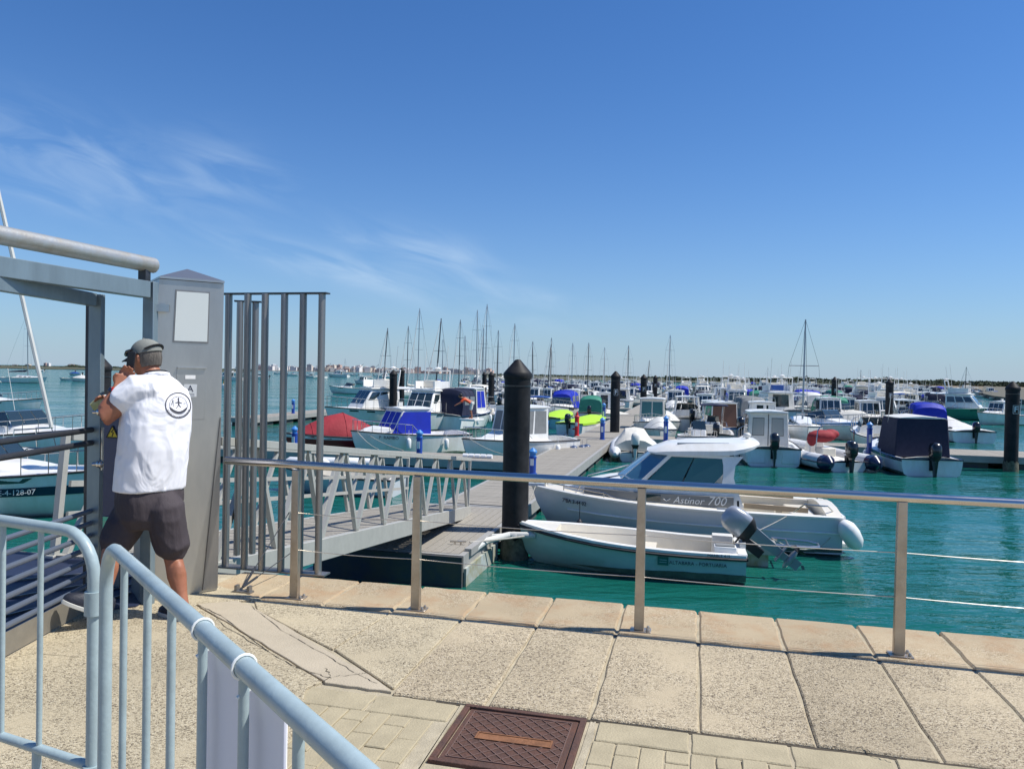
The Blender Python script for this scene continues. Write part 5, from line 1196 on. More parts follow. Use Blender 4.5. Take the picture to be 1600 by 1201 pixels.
def B_cuddy(loc=None, head=0, label=None, group=None, L=6.2, B=2.35, fs=.8, fb=1.15, hullm=None, glass=None, bimini=None, enclosure=None, stripe=None, motor=True, mc=None, name='motor_boat', hardtop=False, side=None, rail=True):
    """sport cruiser: low fore cabin, raked windscreen, cockpit with bimini or canvas enclosure"""
    r = boat_root(name, loc, head, label, group); h = Hull(L, B, fs, fb); h.shell('hull', hullm or m_white, r); r['cx'] = 0
    h.deck('deck', m_white, r, .46, .17, .28); h.rub('rub_rail', stripe or m_rub, r, .03)
    x1, x0 = L*.30, -L*.06; w_ = B/2*.74; t1 = h.tx(x1)
    zt = h.zs(.6)+.34; mb = MB(); rows = []
    for f in (0, .3, .6, .85, 1):
        x = x0+(x1-x0)*f+L*.0; ww = w_*(1-.45*f*f); zz = zt-.30*f*f+.0; zb = h.zs(h.tx(x))-.03
        rows.append([(x, -ww, zb), (x, -ww*.9, zz-.05), (x, -ww*.5, zz), (x, ww*.5, zz), (x, ww*.9, zz-.05), (x, ww, zb)])
    mb.loft(rows); mb.build('fore_cabin', m_white, r)
    # windscreen: raked front and two sides
    zs_ = zt-.06; hgt = .46; xs = L*.10; xb = -L*.04
    q = [Vector((xs, w_*.86, zs_)), Vector((xs, -w_*.86, zs_)), Vector((xs-.36, -w_*.74, zs_+hgt)), Vector((xs-.36, w_*.74, zs_+hgt))]
    for i in range(3):
        a, b_ = i/3+.01, (i+1)/3-.01; mb = MB(); mb.slab([bil(q, a, 0), bil(q, b_, 0), bil(q, b_, 1), bil(q, a, 1)], .006, .006); mb.build('windscreen', glass or m_glass, r)
    for sg in (1, -1):
        mb = MB(); mb.slab([Vector((xs-.01, sg*w_*.88, zs_)), Vector((xb-.5, sg*w_*.98, zs_-.02)), Vector((xb-.55, sg*w_*.88, zs_+hgt*.6)), Vector((xs-.36, sg*w_*.76, zs_+hgt))], .006, .006); mb.build('side_screen', glass or m_glass, r)
        f1 = [h.sidept(L*.26, -.02, sg, .0), h.sidept(L*.08, -.02, sg, .0)]
    mb = MB(); mb.tube([(xb-.55, w_*.9, zs_+hgt*.6), (xs-.37, w_*.77, zs_+hgt+.01), (xs-.37, -w_*.77, zs_+hgt+.01), (xb-.55, -w_*.9, zs_+hgt*.6)], .02, 6); mb.build('screen_frame', m_rail, r)
    mb = MB(); mb.box(-L*.38, -L*.26, -w_*.8, w_*.8, .3, fs-.1); mb.box(-L*.03-.12, -L*.03+.1, -.5, .1, .3, zt-.08); mb.build('seats', m_cream, r, bevel=.03)
    zt2 = zs_+1.02
    if bimini:
        mb = MB(); rows = []
        for f in range(6):
            x = xs-.2+(-L*.30-xs+.2)*f/5; z = zt2+.10*math.sin(math.pi*f/5); ww = w_*.98
            rows.append([(x, -ww, z-.12), (x, -ww*.9, z), (x, 0, z+.06), (x, ww*.9, z), (x, ww, z-.12), (x, ww*.98, z-.12), (x, ww*.88, z-.02), (x, 0, z+.04), (x, -ww*.88, z-.02), (x, -ww*.98, z-.12)])
        mb.loft(rows); mb.build('bimini', bimini, r)
        mb = MB()
        for sg in (1, -1):
            mb.tube([(xs-.25, sg*w_*.95, zt2-.1), (-L*.12, sg*w_*1.02, fs+.1)], .014, 5); mb.tube([(-L*.28, sg*w_*.95, zt2-.1), (-L*.12, sg*w_*1.02, fs+.1)], .014, 5)
        mb.build('bimini_frame', m_rail, r)
    if enclosure:
        canvas_hood(r, enclosure, -L*.42, xs-.30, B/2*.86, w_*.88, fs+.02, zt2-.06)
    if hardtop:
        T4 = [Vector((-L*.18, w_*.8, zt2-.1)), Vector((-L*.18, -w_*.8, zt2-.1)), Vector((xs-.35, -w_*.7, zt2-.1)), Vector((xs-.35, w_*.7, zt2-.1))]
        roof(r, T4, .12, .2, .25, .07, name='hard_top')
        mb = MB()
        for sg in (1, -1):
            mb.bar((xs-.38, sg*w_*.74, zs_+hgt-.05), (xs-.42, sg*w_*.72, zt2-.09), .06, .06); mb.bar((-L*.13, sg*w_*.98, fs+.05), (-L*.17, sg*w_*.8, zt2-.09), .10, .06)
        mb.build('top_pillar', m_white, r)
    if stripe: h.stripe('side_stripe', stripe, r, .15, .42)
    for sg in (1, -1):
        mb = MB(); mb.slab([h.sidept(L*.27, .15, sg, .004), h.sidept(L*.12, .15, sg, .004), h.sidept(L*.13, .42, sg, .006), h.sidept(L*.25, .42, sg, .006)], .006, .006); mb.build('port_light', m_glass, r)
    mb = MB(); mb.tube([(-L*.1, w_*.95, zs_), (-L*.1-.4, w_*.95, zs_+1.9)], .012, 4); mb.build('antenna', m_offw, r)
    if rail: h.rail(r, .50, .985, .42)
    if motor: outboard(r, -L/2-.02, 0, fs-.03, 0., 1.1, mc)
    return r, h
def B_rib(loc=None, head=0, label=None, group=None, L=5.0, B=2.1, tubem=None, motor=True, mc=None, console=True, cover=None, name='inflatable_boat', tip=None, seatm=None):
    r = boat_root(name, loc, head, label, group); rt = B*.115; h = Hull(L*.92, B*.62, .35, .5, wt=.97); h.shell('hull', m_white, r); h.deck('deck', m_deck, r, 0)
    for ch in r.children: pass
    hw = B/2-rt; pts = [(-L/2, hw, .36), (-L*.46, hw, .36), (-L*.1, hw*1.0, .37), (L*.15, hw*.98, .42), (L*.32, hw*.80, .49), (L*.43, hw*.48, .55), (L*.475, hw*.15, .58)]
    P = pts+[(a, -b, c) for a, b, c in pts[::-1]]; n_ = len(P); rs = [rt]*n_; rs[0] = rs[-1] = rt*.28
    P[0] = (P[0][0]-.28, P[0][1], .33); P[-1] = (P[-1][0]-.28, P[-1][1], .33)
    mb = MB(); mb.tube(P, rs, 12); mb.build('inflated_tube', tubem or m_tube, r)
    mb = MB()
    for sg in (1, -1): mb.tube([(p[0], sg*(p[1]+rt*.98*(1 if p[0] < L*.2 else .8)), p[2]+.0) for p in pts[1:6]], .03, 5)
    mb.build('rubbing_strake', tip or m_navyh, r)
    if tip:
        for sg in (1, -1): mb = MB(); mb.tube([(-L/2-.29, sg*hw, .33), (-L/2-.02, sg*hw, .36), (-L/2+.30, sg*hw, .36)], [rt*.3, rt*1.015, rt*1.02], 12); mb.build('tube_cone', tip, r)
    if console:
        mb = MB(); mb.hexa([Vector(p) for p in ((-.25, .33, .3), (-.25, -.33, .3), (.35, -.30, .3), (.35, .30, .3))], [Vector(p) for p in ((-.20, .31, 1.05), (-.20, -.31, 1.05), (.18, -.27, .98), (.18, .27, .98))]); mb.build('console', m_white, r, bevel=.03)
        mb = MB(); mb.slab([Vector((.14, .28, .98)), Vector((.14, -.28, .98)), Vector((-.02, -.24, 1.34)), Vector((-.02, .24, 1.34))], .006, .004); mb.build('windscreen', m_glass, r)
        mb = MB(); mb.box(-1.15, -.62, -.30, .30, .3, .78); mb.build('seat', seatm or m_cream, r, bevel=.04)
        mb = MB(); mb.tube([(-1.5, hw*.85, .4), (-1.6, hw*.8, 1.5), (-1.55, hw*.6, 1.72), (-1.55, -hw*.6, 1.72), (-1.6, -hw*.8, 1.5), (-1.5, -hw*.85, .4)], .022, 6); mb.build('arch', m_rail, r)
    if cover:
        mb = MB(); rows = []
        for t in (0, .12, .3, .5, .7, .86, 1):
            x = -L*.42+L*.80*t; w_ = (B/2-.05)*(1-max(0, t-.55)**2*2.2); k = .75*math.sin(math.pi*min(max(.12+t*.9, .05), .95))**.8
            rows.append([(x, -w_, .42), (x, -w_*.85, .60), (x, -w_*.4, .5+k), (x, 0, .56+k), (x, w_*.4, .5+k), (x, w_*.85, .60), (x, w_, .42)])
        mb.loft(rows); mb.build('cover', cover, r)
    if motor: outboard(r, -L*.46-.02, 0, .55, 0., 1.05, mc)
    return r, h
def B_console(loc=None, head=0, label=None, group=None, L=5.2, B=2.0, hullm=None, ttop=None, name='motor_boat', mc=None, fs=.6, fb=.85):
    r = boat_root(name, loc, head, label, group); h = Hull(L, B, fs, fb); h.shell('hull', hullm or m_white, r); h.deck('deck', m_white, r, .72, .15, .26); h.rub('rub_rail', m_rub, r, .03)
    mb = MB(); mb.hexa([Vector(p) for p in ((-.35, .38, .26), (-.35, -.38, .26), (.35, -.34, .26), (.35, .34, .26))], [Vector(p) for p in ((-.28, .35, 1.10), (-.28, -.35, 1.10), (.12, -.30, 1.02), (.12, .30, 1.02))]); mb.build('console', m_white, r, bevel=.03)
    mb = MB(); mb.slab([Vector((.10, .32, 1.02)), Vector((.10, -.32, 1.02)), Vector((-.08, -.28, 1.42)), Vector((-.08, .28, 1.42))], .006, .004); mb.build('windscreen', m_glass, r)
    mb = MB(); mb.tube([Vector((-.36, .0, 1.0))+Vector((0, math.cos(t)*.17, math.sin(t)*.17)) for t in [i*math.pi/6 for i in range(12)]], .014, 5, closed=True); mb.build('steering_wheel', m_black, r)
    mb = MB(); mb.box(-1.25, -.75, -.42, .42, .26, .72); mb.box(-1.27, -1.19, -.42, .42, .72, 1.0); mb.build('seat', m_cream, r, bevel=.03)
    if ttop:
        T4 = [Vector((-1.0, .62, 1.95)), Vector((-1.0, -.62, 1.95)), Vector((.45, -.6, 1.98)), Vector((.45, .6, 1.98))]; roof(r, T4, .1, .1, .1, .04, m=ttop, name='t_top')
        mb = MB()
        for sg in (1, -1): mb.tube([(.2, sg*.4, .3), (.25, sg*.5, 1.96)], .02, 6); mb.tube([(-.7, sg*.4, .3), (-.8, sg*.5, 1.93)], .02, 6)
        mb.build('top_frame', m_rail, r)
    h.rail(r, .66, .985, .26, 4)
    outboard(r, -L/2-.02, 0, fs-.03, 0., 1.05, mc)
    return r, h
def B_fly(loc=None, head=0, label=None, group=None, L=9.5, B=3.2, name='cabin_cruiser', hullm=None, stripe=None, canvas=None):
    r = boat_root(name, loc, head, label, group); h = Hull(L, B, .12*L, .165*L, full=2.4); h.shell('hull', hullm or m_white, r); h.deck('deck', m_white, r, .32, .2, .55); h.rub('rub_rail', stripe or m_rub, r, .04); r['cx'] = 0
    o, W, b, t = house(r, 'saloon', m_white, -L*.16, L*.22, B*.38, B*.30, 1.1, 2.35, .9, 0, .14, bevel=.06)
    for s_ in ('port', 'star'):
        for i in range(3): win(r, W[s_], .06+.30*i, .06+.30*i+.26, .42, .84)
    for i in range(3): win(r, W['front'], .04+.31*i, .04+.31*i+.28, .25, .9)
    win(r, W['aft'], .2, .8, .1, .9, None, 'door')
    roof(r, t, .16, .1, 1.3, .1)
    mb = MB(); rows = []
    for f in (0, .5, 1):
        x = -L*.14+L*.22*f; ww = B*.30*(1-.25*f); rows.append([(x, -ww, 2.48), (x, -ww, 2.95), (x, -ww+.08, 2.95), (x, -ww+.10, 2.52), (x, ww-.10, 2.52), (x, ww-.08, 2.95), (x, ww, 2.95), (x, ww, 2.48)])
    mb.loft(rows); mb.build('flybridge_coaming', m_white, r)
    mb = MB(); mb.box(-L*.10, -L*.04, -.5, .5, 2.55, 3.0); mb.build('flybridge_seat', canvas or m_cream, r, bevel=.05)
    mb = MB(); mb.tube([(-L*.15, B*.30, 2.4), (-L*.18, B*.28, 3.6), (-L*.18, -B*.28, 3.6), (-L*.15, -B*.30, 2.4)], .05, 8); mb.tube([(-L*.18, 0, 3.6), (-L*.18, 0, 4.1)], .02, 6); mb.ball((-L*.18, 0, 3.75), (.22, .22, .09)); mb.build('radar_arch', m_white, r)
    if stripe: h.stripe('side_stripe', stripe, r, .15, .40)
    h.rail(r, .42, .985, .6, 7)
    mb = MB(); mb.tube([(-L*.12, B*.25, 2.4), (-L*.16, B*.25, 5.2)], .015, 4); mb.tube([(-L*.12, -B*.25, 2.4), (-L*.17, -B*.25, 4.9)], .015, 4); mb.build('antenna', m_offw, r)
    for sg in (1, -1):
        for q_ in (.12, .26): mb = MB(); mb.slab([h.sidept(L*(q_+.07), .2, sg, .004), h.sidept(L*q_, .2, sg, .004), h.sidept(L*q_, .42, sg, .006), h.sidept(L*(q_+.07), .42, sg, .006)], .006, .006); mb.build('port_light', m_glass, r)
    return r, h
def B_sail(loc=None, head=0, label=None, group=None, L=9.0, B=2.9, mast=12., name='sailing_boat', hullm=None, cover=None, lean=0., mastm=None, stripe=None, fine=False, jib=True, slim=1.):
    r = boat_root(name, loc, head, label, group, 'sailing boat'); h = Hull(L, B, .95, 1.15, full=1.7, wt=.62, rake=.16, knuckle=.6); h.shell('hull', hullm or m_white, r); h.deck('deck', m_deck, r, .30, .35, .45); h.rub('toe_rail', stripe or m_rub, r, .025)
    if stripe: h.stripe('side_stripe', stripe, r, .10, .26)
    mb = MB(); rows = []
    for f in (0, .4, .75, 1):
        x = -L*.12+L*.42*f; ww = B*.27*(1-.5*f*f); rows.append([(x, -ww, 1.0), (x, -ww*.85, 1.42-.22*f), (x, 0, 1.50-.24*f), (x, ww*.85, 1.42-.22*f), (x, ww, 1.0)])
    mb.loft(rows); mb.build('cabin_trunk', m_white, r)
    for sg in (1, -1):
        for f in (.15, .38, .6):
            x = -L*.12+L*.42*f; ww = B*.27*(1-.5*f*f)*.955; mb = MB(); mb.slab([Vector((x, sg*ww, 1.18)), Vector((x+.55, sg*(ww-.035), 1.17)), Vector((x+.50, sg*(ww-.06), 1.31-.12*f)), Vector((x+.05, sg*(ww-.03), 1.33-.12*f))], .014, .014); mb.build('window', m_glass, r)
    mm = mastm or m_mast; mx_ = L*.08; top = Vector((mx_-.02*mast, lean*mast, mast))
    m0 = Vector((mx_, 0, 1.2)); mb = MB(); mb.tube([m0, m0.lerp(top, .5)-Vector((0, 0, 0)), top], [.085*slim, .08*slim, .06*slim], 8); mo = mb.build('mast', mm, r)
    mb = MB()
    for f in (.48, .74) if mast > 10 else (.55,):
        c = m0.lerp(top, f); mb.tube([c+Vector((-.1, .75, 0)), c, c+Vector((-.1, -.75, 0))], .022, 5)
    mb.build('spreader', mm, mo)
    mb = MB(); bow = Vector((L*.47, 0, 1.2)); st = Vector((-L*.49, 0, 1.1)); rr = (.014 if fine else .02)*slim
    mb.tube([top, bow], rr, 4); mb.tube([top, st], rr*.8, 4)
    for sg in (1, -1):
        c = m0.lerp(top, .74 if mast > 10 else .55)+Vector((-.1, sg*.75, 0)); mb.tube([top, c, Vector((mx_-.2, sg*B*.44, 1.0))], rr*.8, 4)
    mb.build('rigging', m_wire if not fine else m_dark, mo)
    if jib: mb = MB(); mb.tube([bow.lerp(top, .03), bow.lerp(top, .3), bow.lerp(top, .94)], [.055, .06, .025], 7); mb.build('furled_jib', m_sailw, mo)
    mb = MB(); g0 = Vector((mx_-.1, 0, 2.1)); g1 = Vector((-L*.36, 0, 2.05)); mb.tube([g0, g1], .05, 6); bo = mb.build('boom', mm, r)
    mb = MB(); mb.tube([g0+Vector((0, 0, .35)), g0+Vector((-.5, 0, .22)), g0.lerp(g1, .6)+Vector((0, 0, .14)), g1+Vector((0, 0, .08))], [.10, .17, .13, .07], 8); mb.build('sail_cover', cover or m_blue2, bo)
    mb = MB(); mb.tube([bow+Vector((-.1, .0, .55)), bow+Vector((-.9, .45, .5)), bow+Vector((-.9, .5, -.05))], .02, 5); mb.tube([bow+Vector((-.1, .0, .55)), bow+Vector((-.9, -.45, .5)), bow+Vector((-.9, -.5, -.05))], .02, 5); mb.build('guard_rail', m_rail, r)
    return r, h

# ---------------------------------------------------------------- the grey cabin boat with its name on the side
ac = Q(-.36, 17.25); ab = boat_root('cabin_boat', ac, R(168.5), 'grey sided cabin boat with sloped blue windscreen and 700 on its side')
ab['cx'] = 0
ah = Hull(6.45, 2.5, .78, .98, dr=.35, full=2.4, wt=.93, rake=.16, n=14)
ah.shell('hull', m_greyh, ab); ah.deck('deck', m_cream, ab, .375, .20, .28, cam=.12, aft=.30); ah.rub('rub_rail', m_white, ab, .035, dz=.0, out=.0)
mb = MB()
for sg in (1, -1): mb.tube([ah.sidept(ah.x(t), 1.05, sg, .012) for t in (0.01, .2, .4, .6, .75, .87)], .020, 6)
ab_s = mb.build('side_strake', m_white, ab)
ah.band('scum_line', m_turqd, ab, .80, 1.0)
mb = MB()
for sg in (1, -1): mb.tube([ah.sidept(ah.x(t), 2.3, sg, -.02) if False else Vector(ah.ring(t)[2])*1 if sg > 0 else Vector((ah.ring(t)[2][0], -ah.ring(t)[2][1], ah.ring(t)[2][2])) for t in (0, .3, .6, .8)], .022, 5)
mb.build('waterline_strake', m_white, ab)
# trunk cabin
mb = MB(); rows = []
for x, ww, zt, zb in ((2.45, .30, 1.00, .80), (2.1, .50, 1.12, .78), (1.5, .74, 1.24, .76), (.9, .93, 1.31, .70), (0., 1.02, 1.33, .66), (-1.15, 1.06, 1.31, .62)):
    rows.append([(x, -ww, zb), (x, -ww*.965, zt-.07), (x, -ww*.88, zt), (x, 0, zt+.05), (x, ww*.88, zt), (x, ww*.965, zt-.07), (x, ww, zb)])
mb.loft(rows); mb.build('trunk_cabin', m_white, ab)
for sg in (1, -1):
    mb = MB(); xs_ = (1.95, 1.5, .9, .45, 0., -.6, -1.14); ws_ = (.60, .755, .942, .99, 1.025, 1.045, 1.065)
    mb.loft([[(x, sg*(w_+.004), .86), (x, sg*(w_+.014), .87), (x, sg*(w_+.012), 1.07), (x, sg*(w_-.01), 1.08)] for x, w_ in zip(xs_, ws_)]); gs_ = mb.build('side_panel', m_stripe, ab)
    mb = MB(); mb.slab([Vector((.82, sg*.972, .91)), Vector((.32, sg*1.016, .91)), Vector((.32, sg*1.016, 1.04)), Vector((.78, sg*.972, 1.04))], .012, .012); mb.build('port_light', m_glass, ab)
d_ = (Vector((-1.12, 1.078, 1.0))-Vector((.3, 1.02, 1.0))).normalized(); n_ = Vector((-d_.y, d_.x, 0)); n_ = n_ if n_.y > 0 else -n_
def sideM(x, z, out=.014, tilt=0.):
    f = (.3-x)/(.3+1.12); p = Vector((.3, 1.02, 0)).lerp(Vector((-1.12, 1.078, 0)), f)+n_*out; return Matrix(((d_.x, 0, n_.x, p.x), (d_.y, 0, n_.y, p.y), (0, 1, 0, z), (0, 0, 0, 1)))
text('Astinor', .20, m_letterw, ab, sideM(-.24, .955, .010), .003, shear=.30)
text('700', .25, m_letterw, ab, sideM(-.80, .97, .010), .003, shear=.30)
mb = MB(); mb.tube([sideM(.26, .95, .010) @ Vector((0, .02, 0)), sideM(.2, .95, .010) @ Vector((0, -.02, 0)), sideM(.12, .95, .010) @ Vector((0, .03, 0))], .008, 5); mb.build('name_flourish', m_letterw, ab)
# wheelhouse: raked blue windscreen, long tinted side windows, swept roof with a tail
zb, zt = 1.30, 1.86
fb_ = [Vector((1.02, .80, zb)), Vector((1.02, -.80, zb)), Vector((.36, -.72, zt)), Vector((.36, .72, zt))]
wl = [(.72, -.90), (1.18, -.60), (1.32, 0), (1.18, .60), (.72, .90)]; wu = [(.16, -.80), (.52, -.52), (.60, 0), (.52, .52), (.16, .80)]
for i in range(4):
    mb = MB(); q = [Vector((*wl[i], zb-.03)), Vector((*wl[i+1], zb-.03)), Vector((*wu[i+1], zt+.01)), Vector((*wu[i], zt+.01))]; mb.slab(q, .005, .005); mb.build('windscreen', m_glassb, ab)
    if i: mb = MB(); mb.bar(q[0], q[3], .02, .03); mb.build('screen_divider', m_white, ab)
for sg in (1, -1):
    A = [Vector((.70, sg*.91, zb)), Vector((-.98, sg*1.0, zb)), Vector((-.98, sg*.90, zt)), Vector((.14, sg*.81, zt))]
    mb = MB()                                # pillars and sill as frame bars
    mb.bar(A[0], A[3], .06, .07); mb.bar(A[0], A[1], .05, .05); mb.bar(A[3]+Vector((.05, 0, .0)), A[2], .05, .05); mb.build('window_frame', m_white, ab)
    g0, g1 = bil(A, .06, .07), bil(A, .50, .07)
    for nme, c4 in (('window', [bil(A, .07, .08), bil(A, .45, .08), bil(A, .36, .93), bil(A, .06, .93)]), ('window', [bil(A, .47, .08), bil(A, .88, .08), bil(A, .97, .45), bil(A, .97, .93)]), ('window', [bil(A, .47, .08), bil(A, .97, .93), bil(A, .38, .93), bil(A, .40, .5)])):
        pass
    mb = MB(); pl_ = [bil(A, .05, .05), bil(A, .47, .05), bil(A, .44, .95), bil(A, .05, .95)]; mb.slab(pl_, .005, .005); mb.build('window', m_glassg, ab)
    mb = MB(); P5 = [bil(A, .49, .05), bil(A, .86, .05), bil(A, .97, .42), bil(A, .97, .95), bil(A, .46, .95)]; o5 = Vector((0, sg*.006, 0))
    mb.add([p-o5 for p in P5]+[p+o5 for p in P5], [(0, 1, 2, 3, 4), (9, 8, 7, 6, 5)]+[(i, (i+1) % 5, 5+(i+1) % 5, 5+i) for i in range(5)]); mb.build('window', m_glassg, ab)
    mb = MB(); mb.loft([[Vector((x0, sg*(y+.0), z)) for x0, y, z in ((xa, yy+.03, zz), (xb_, yy+.03, zz), (xb_, yy-.05, zz), (xa, yy-.05, zz))] for xa, xb_, yy, zz in ((-.78, -1.35, 1.01, .86), (-.88, -1.22, 1.0, 1.20), (-.93, -1.14, .95, 1.45), (-.93, -1.17, .91, 1.7), (-.9, -1.32, .88, 1.88))]); mb.build('aft_pillar', m_white, ab)
mb = MB(); rows = []
for x, ww, z, th in ((.64, .36, 1.90, .02), (.58, .56, 1.87, .06), (.44, .74, 1.86, .12), (.2, .86, 1.86, .22), (-.2, .92, 1.87, .27), (-.8, .94, 1.89, .28), (-1.15, .94, 1.92, .26), (-1.34, .92, 1.97, .22), (-1.52, .86, 2.04, .16), (-1.66, .72, 2.12, .07)):
    rows.append([(x, -ww, z), (x, -ww*1.0, z+th*.35), (x, -ww*.86, z+th*.85), (x, 0, z+th), (x, ww*.86, z+th*.85), (x, ww, z+th*.35), (x, ww, z)])
mb.loft(rows); mb.build('roof', m_white, ab, bevel=0)
for sg in (1, -1):
    mb = MB(); mb.bar((.0, sg*.70, 2.10), (-1.05, sg*.72, 2.13), .05, .035); mb.build('roof_bar', m_grey if sg else m_white, ab)
mb = MB(); mb.ball((-1.48, 0, 2.27), (.08, .08, .06), 12, 8); mb.tube([(-1.48, 0, 2.1), (-1.48, 0, 2.25)], .03, 6); mb.build('lamp', m_offw, ab)
mb = MB(); mb.box(-.4, .2, -.5, .5, 1.0, 1.55); mb.box(.45, .62, -.75, .75, .9, 1.42); mb.build('helm_seats', m_dark, ab, bevel=.05)
mb = MB(); mb.box(-2.85, -2.35, -.85, .85, .30, .70); mb.box(-2.2, -1.3, .70, .92, .30, .66); mb.box(-2.2, -1.3, -.92, -.70, .30, .66); mb.build('cockpit_seats', m_cream, ab, bevel=.04)
for sg in (1, -1): mb = MB(); mb.bar((-1.35, sg*.94, .90), (-2.6, sg*.94, .86), .04, .10); mb.build('coaming_pad', mat('tan_vinyl', (.36, .27, .17), .6), ab)
mb = MB()
for sg in (1, -1): mb.tube([(-2.3, sg*1.08, .84), (-2.5, sg*1.08, 1.0), (-2.95, sg*1.02, .98), (-3.1, sg*.8, .84)], .016, 6); mb.tube([(2.1, sg*.55, 1.0), (2.0, sg*.6, 1.18), (1.1, sg*.90, 1.42), (.9, sg*.94, 1.3)], .016, 6)
ah.rail(ab, .70, .985, .10, 3, .016); mb.build('hand_rail', m_rail, ab)
mb = MB(); mb.box(2.9, 3.42, -.16, .16, .98, 1.04); mb.tube([(3.1, 0, 1.08), (3.5, 0, .98), (3.55, 0, .78)], .03, 6); mb.build('bow_roller', m_greyh, ab)
mb = MB(); p = ah.sidept(2.35, .5, 1, .016); t_ = ah.tx(2.35); q1 = ah.sidept(2.0, .5, 1, .016); dd_ = (q1-p).normalized(); nn_ = Vector((-dd_.y, dd_.x, 0)).normalized(); nn_ = nn_ if nn_.y > 0 else -nn_
upv = Vector((0, 0, 1)); cpt = (p+q1)/2+nn_*.025
text("7ªBA 3-44 02", .115, m_letter, ab, Matrix(((dd_.x, 0, nn_.x, cpt.x), (dd_.y, 0, nn_.y, cpt.y), (dd_.z, 1, 0, cpt.z), (0, 0, 0, 1))), .003, bold=.002)
mb = MB(); mb.box(-3.45, -3.2, -.75, .75, .10, .22); mb.build('swim_platform', m_white, ab, bevel=.03)
fender_on(ab, 2.0, 1.0, .30, mat('dark_fender', (.03, .03, .035), .5), .075, .22, 'small dark fender hanging on the side of the grey cabin boat')
bfw = MB(); bfw.lathe([(.02, -.40), (.10, -.36), (.17, -.22), (.19, .0), (.17, .18), (.11, .30), (.04, .34)], 18)
bfo = bfw.build('fender', m_fender, None, loc=(Matrix.Translation(ab.location) @ Matrix.Rotation(ab.rotation_euler.z, 4, 'Z')) @ Vector((-3.35, 1.18, .48)))
bfo.rotation_euler = (R(20), R(-38), 0); tag(bfo, 'big white sausage fender at the stern corner of the grey cabin boat', 'fender')
# ---------------------------------------------------------------- the small open boat
oc = Q(-1.18, 14.12); ob = boat_root('open_boat', oc, R(167.5), 'small open boat with pale turquoise hull, white gunwale and tilted grey outboard')
oh = Hull(4.15, 1.62, .50, .74, dr=.22, full=2.1, wt=.86, rake=.12, n=14)
oh.shell('hull', m_turq, ob); oh.stripe('waterline_growth', m_turqd, ob, 1.6, 1.9, 0, .8) if False else None
oh.band('scum_line', m_turqd, ob, .55, 1.0); oh.deck('inner_shell', m_cream, ob, .80, .11, .12, cam=.05, aft=.10); oh.rub('rub_rail', m_rub, ob, .026, dz=-.06, out=.012)
mb = MB()
for sg in (1, -1):
    mb.loft([[(oh.x(t), sg*(oh.hb(t)+.012), oh.zs(t)-.03), (oh.x(t), sg*(oh.hb(t)+.012), oh.zs(t)+.022), (oh.x(t), sg*max(oh.hb(t)-.115, .0), oh.zs(t)+.022), (oh.x(t), sg*max(oh.hb(t)-.115, .0), oh.zs(t)-.02)] for t in oh.ts[:-1]])
mb.box(-2.09, -1.94, -.70, .70, .49, .535); mb.build('gunwale', m_white, ob, bevel=.006)
mb = MB(); mb.box(-.55, -.22, -.68, .68, .32, .36); mb.box(-.50, -.46, -.66, .66, .12, .32); mb.build('bench', m_cream, ob, bevel=.008)
mb = MB(); mb.box(-1.92, -1.55, .38, .60, .26, .62); mb.box(-1.92, -1.55, -.60, -.38, .26, .62); mb.build('locker', m_white, ob, bevel=.01)
mb = MB(); mb.box(-1.89, -1.58, .40, .58, .621, .64); mb.build('locker_lid', m_greyc, ob)
mb = MB(); mb.box(-2.10, -2.0, -.2, .2, .45, .62); mb.build('motor_board', m_offw, ob)
outboard(ob, -2.12, 0, .62, R(54), .97, m_grey, m_leg)
def onside(h_, x, f, sg, out=.02):
    p = h_.sidept(x, f, sg, out); q = h_.sidept(x-.4*sg, f, sg, out); d = (q-p).normalized(); n = Vector((-d.y, d.x, 0)).normalized(); n = n if n.y*sg > 0 else -n; return Matrix(((d.x, 0, n.x, p.x), (d.y, 0, n.y, p.y), (d.z, 1, 0, p.z), (0, 0, 0, 1)))
text('ALTABARA - PORTUARIA', .085, m_letter, ob, onside(oh, -1.28, .9, 1, .028), .002)
mb = MB(); Mx = onside(oh, -.70, .85, 1, .026); mb.slab([Mx @ Vector(p) for p in ((-.09, -.07, 0), (.09, -.07, 0), (.09, .07, 0), (-.09, .07, 0))], .003, .001); mb.build('logo_plate', mat('logo_green', (.01, .14, .11), .5), ob)
mb = MB(); mb.bar(Mx @ Vector((-.06, .02, .006)), Mx @ Vector((.06, .02, .006)), .003, .008); mb.bar(Mx @ Vector((-.06, -.02, .006)), Mx @ Vector((.06, -.02, .006)), .003, .008); mb.build('logo_mark', m_turq, ob)
text('MARBLE 415', .07, m_letter, ob, onside(oh, -1.62, .0, 1, .030) @ Matrix.Translation((0, -.004, 0)), .0015)
# mooring ropes
def rope(pts, label, r=.010, m=None, sg=.0):
    mb = MB(); P = []
    for a, b in zip(pts[:-1], pts[1:]): P += sag(a, b, sg, 6)[:-1]
    P.append(Vector(pts[-1])); mb.tube(P, r, 6); o = mb.build('mooring_rope', m or m_rope); return tag(o, label, 'rope')
def lw(root, p): return (Matrix.Translation(root.location) @ Matrix.Rotation(root.rotation_euler.z, 4, 'Z')) @ Vector(p)
rope([lw(ab, (3.3, .1, 1.0)), Q(-3.7, 16.3, PZ+.05)], 'pale rope from the bow of the grey cabin boat to the walkway', sg=.1)
rope([lw(ab, (3.1, .2, .98)), Q(-3.62, 15.9, PZ-.25)], 'second bow rope of the grey cabin boat slanting down to the pontoon side', sg=.05)
rope([lw(ab, (-2.2, 1.2, .80)), Q(.9, 15.3, fz+.05)], 'grey rope from the cockpit of the cabin boat down to the finger cleat', sg=.02)
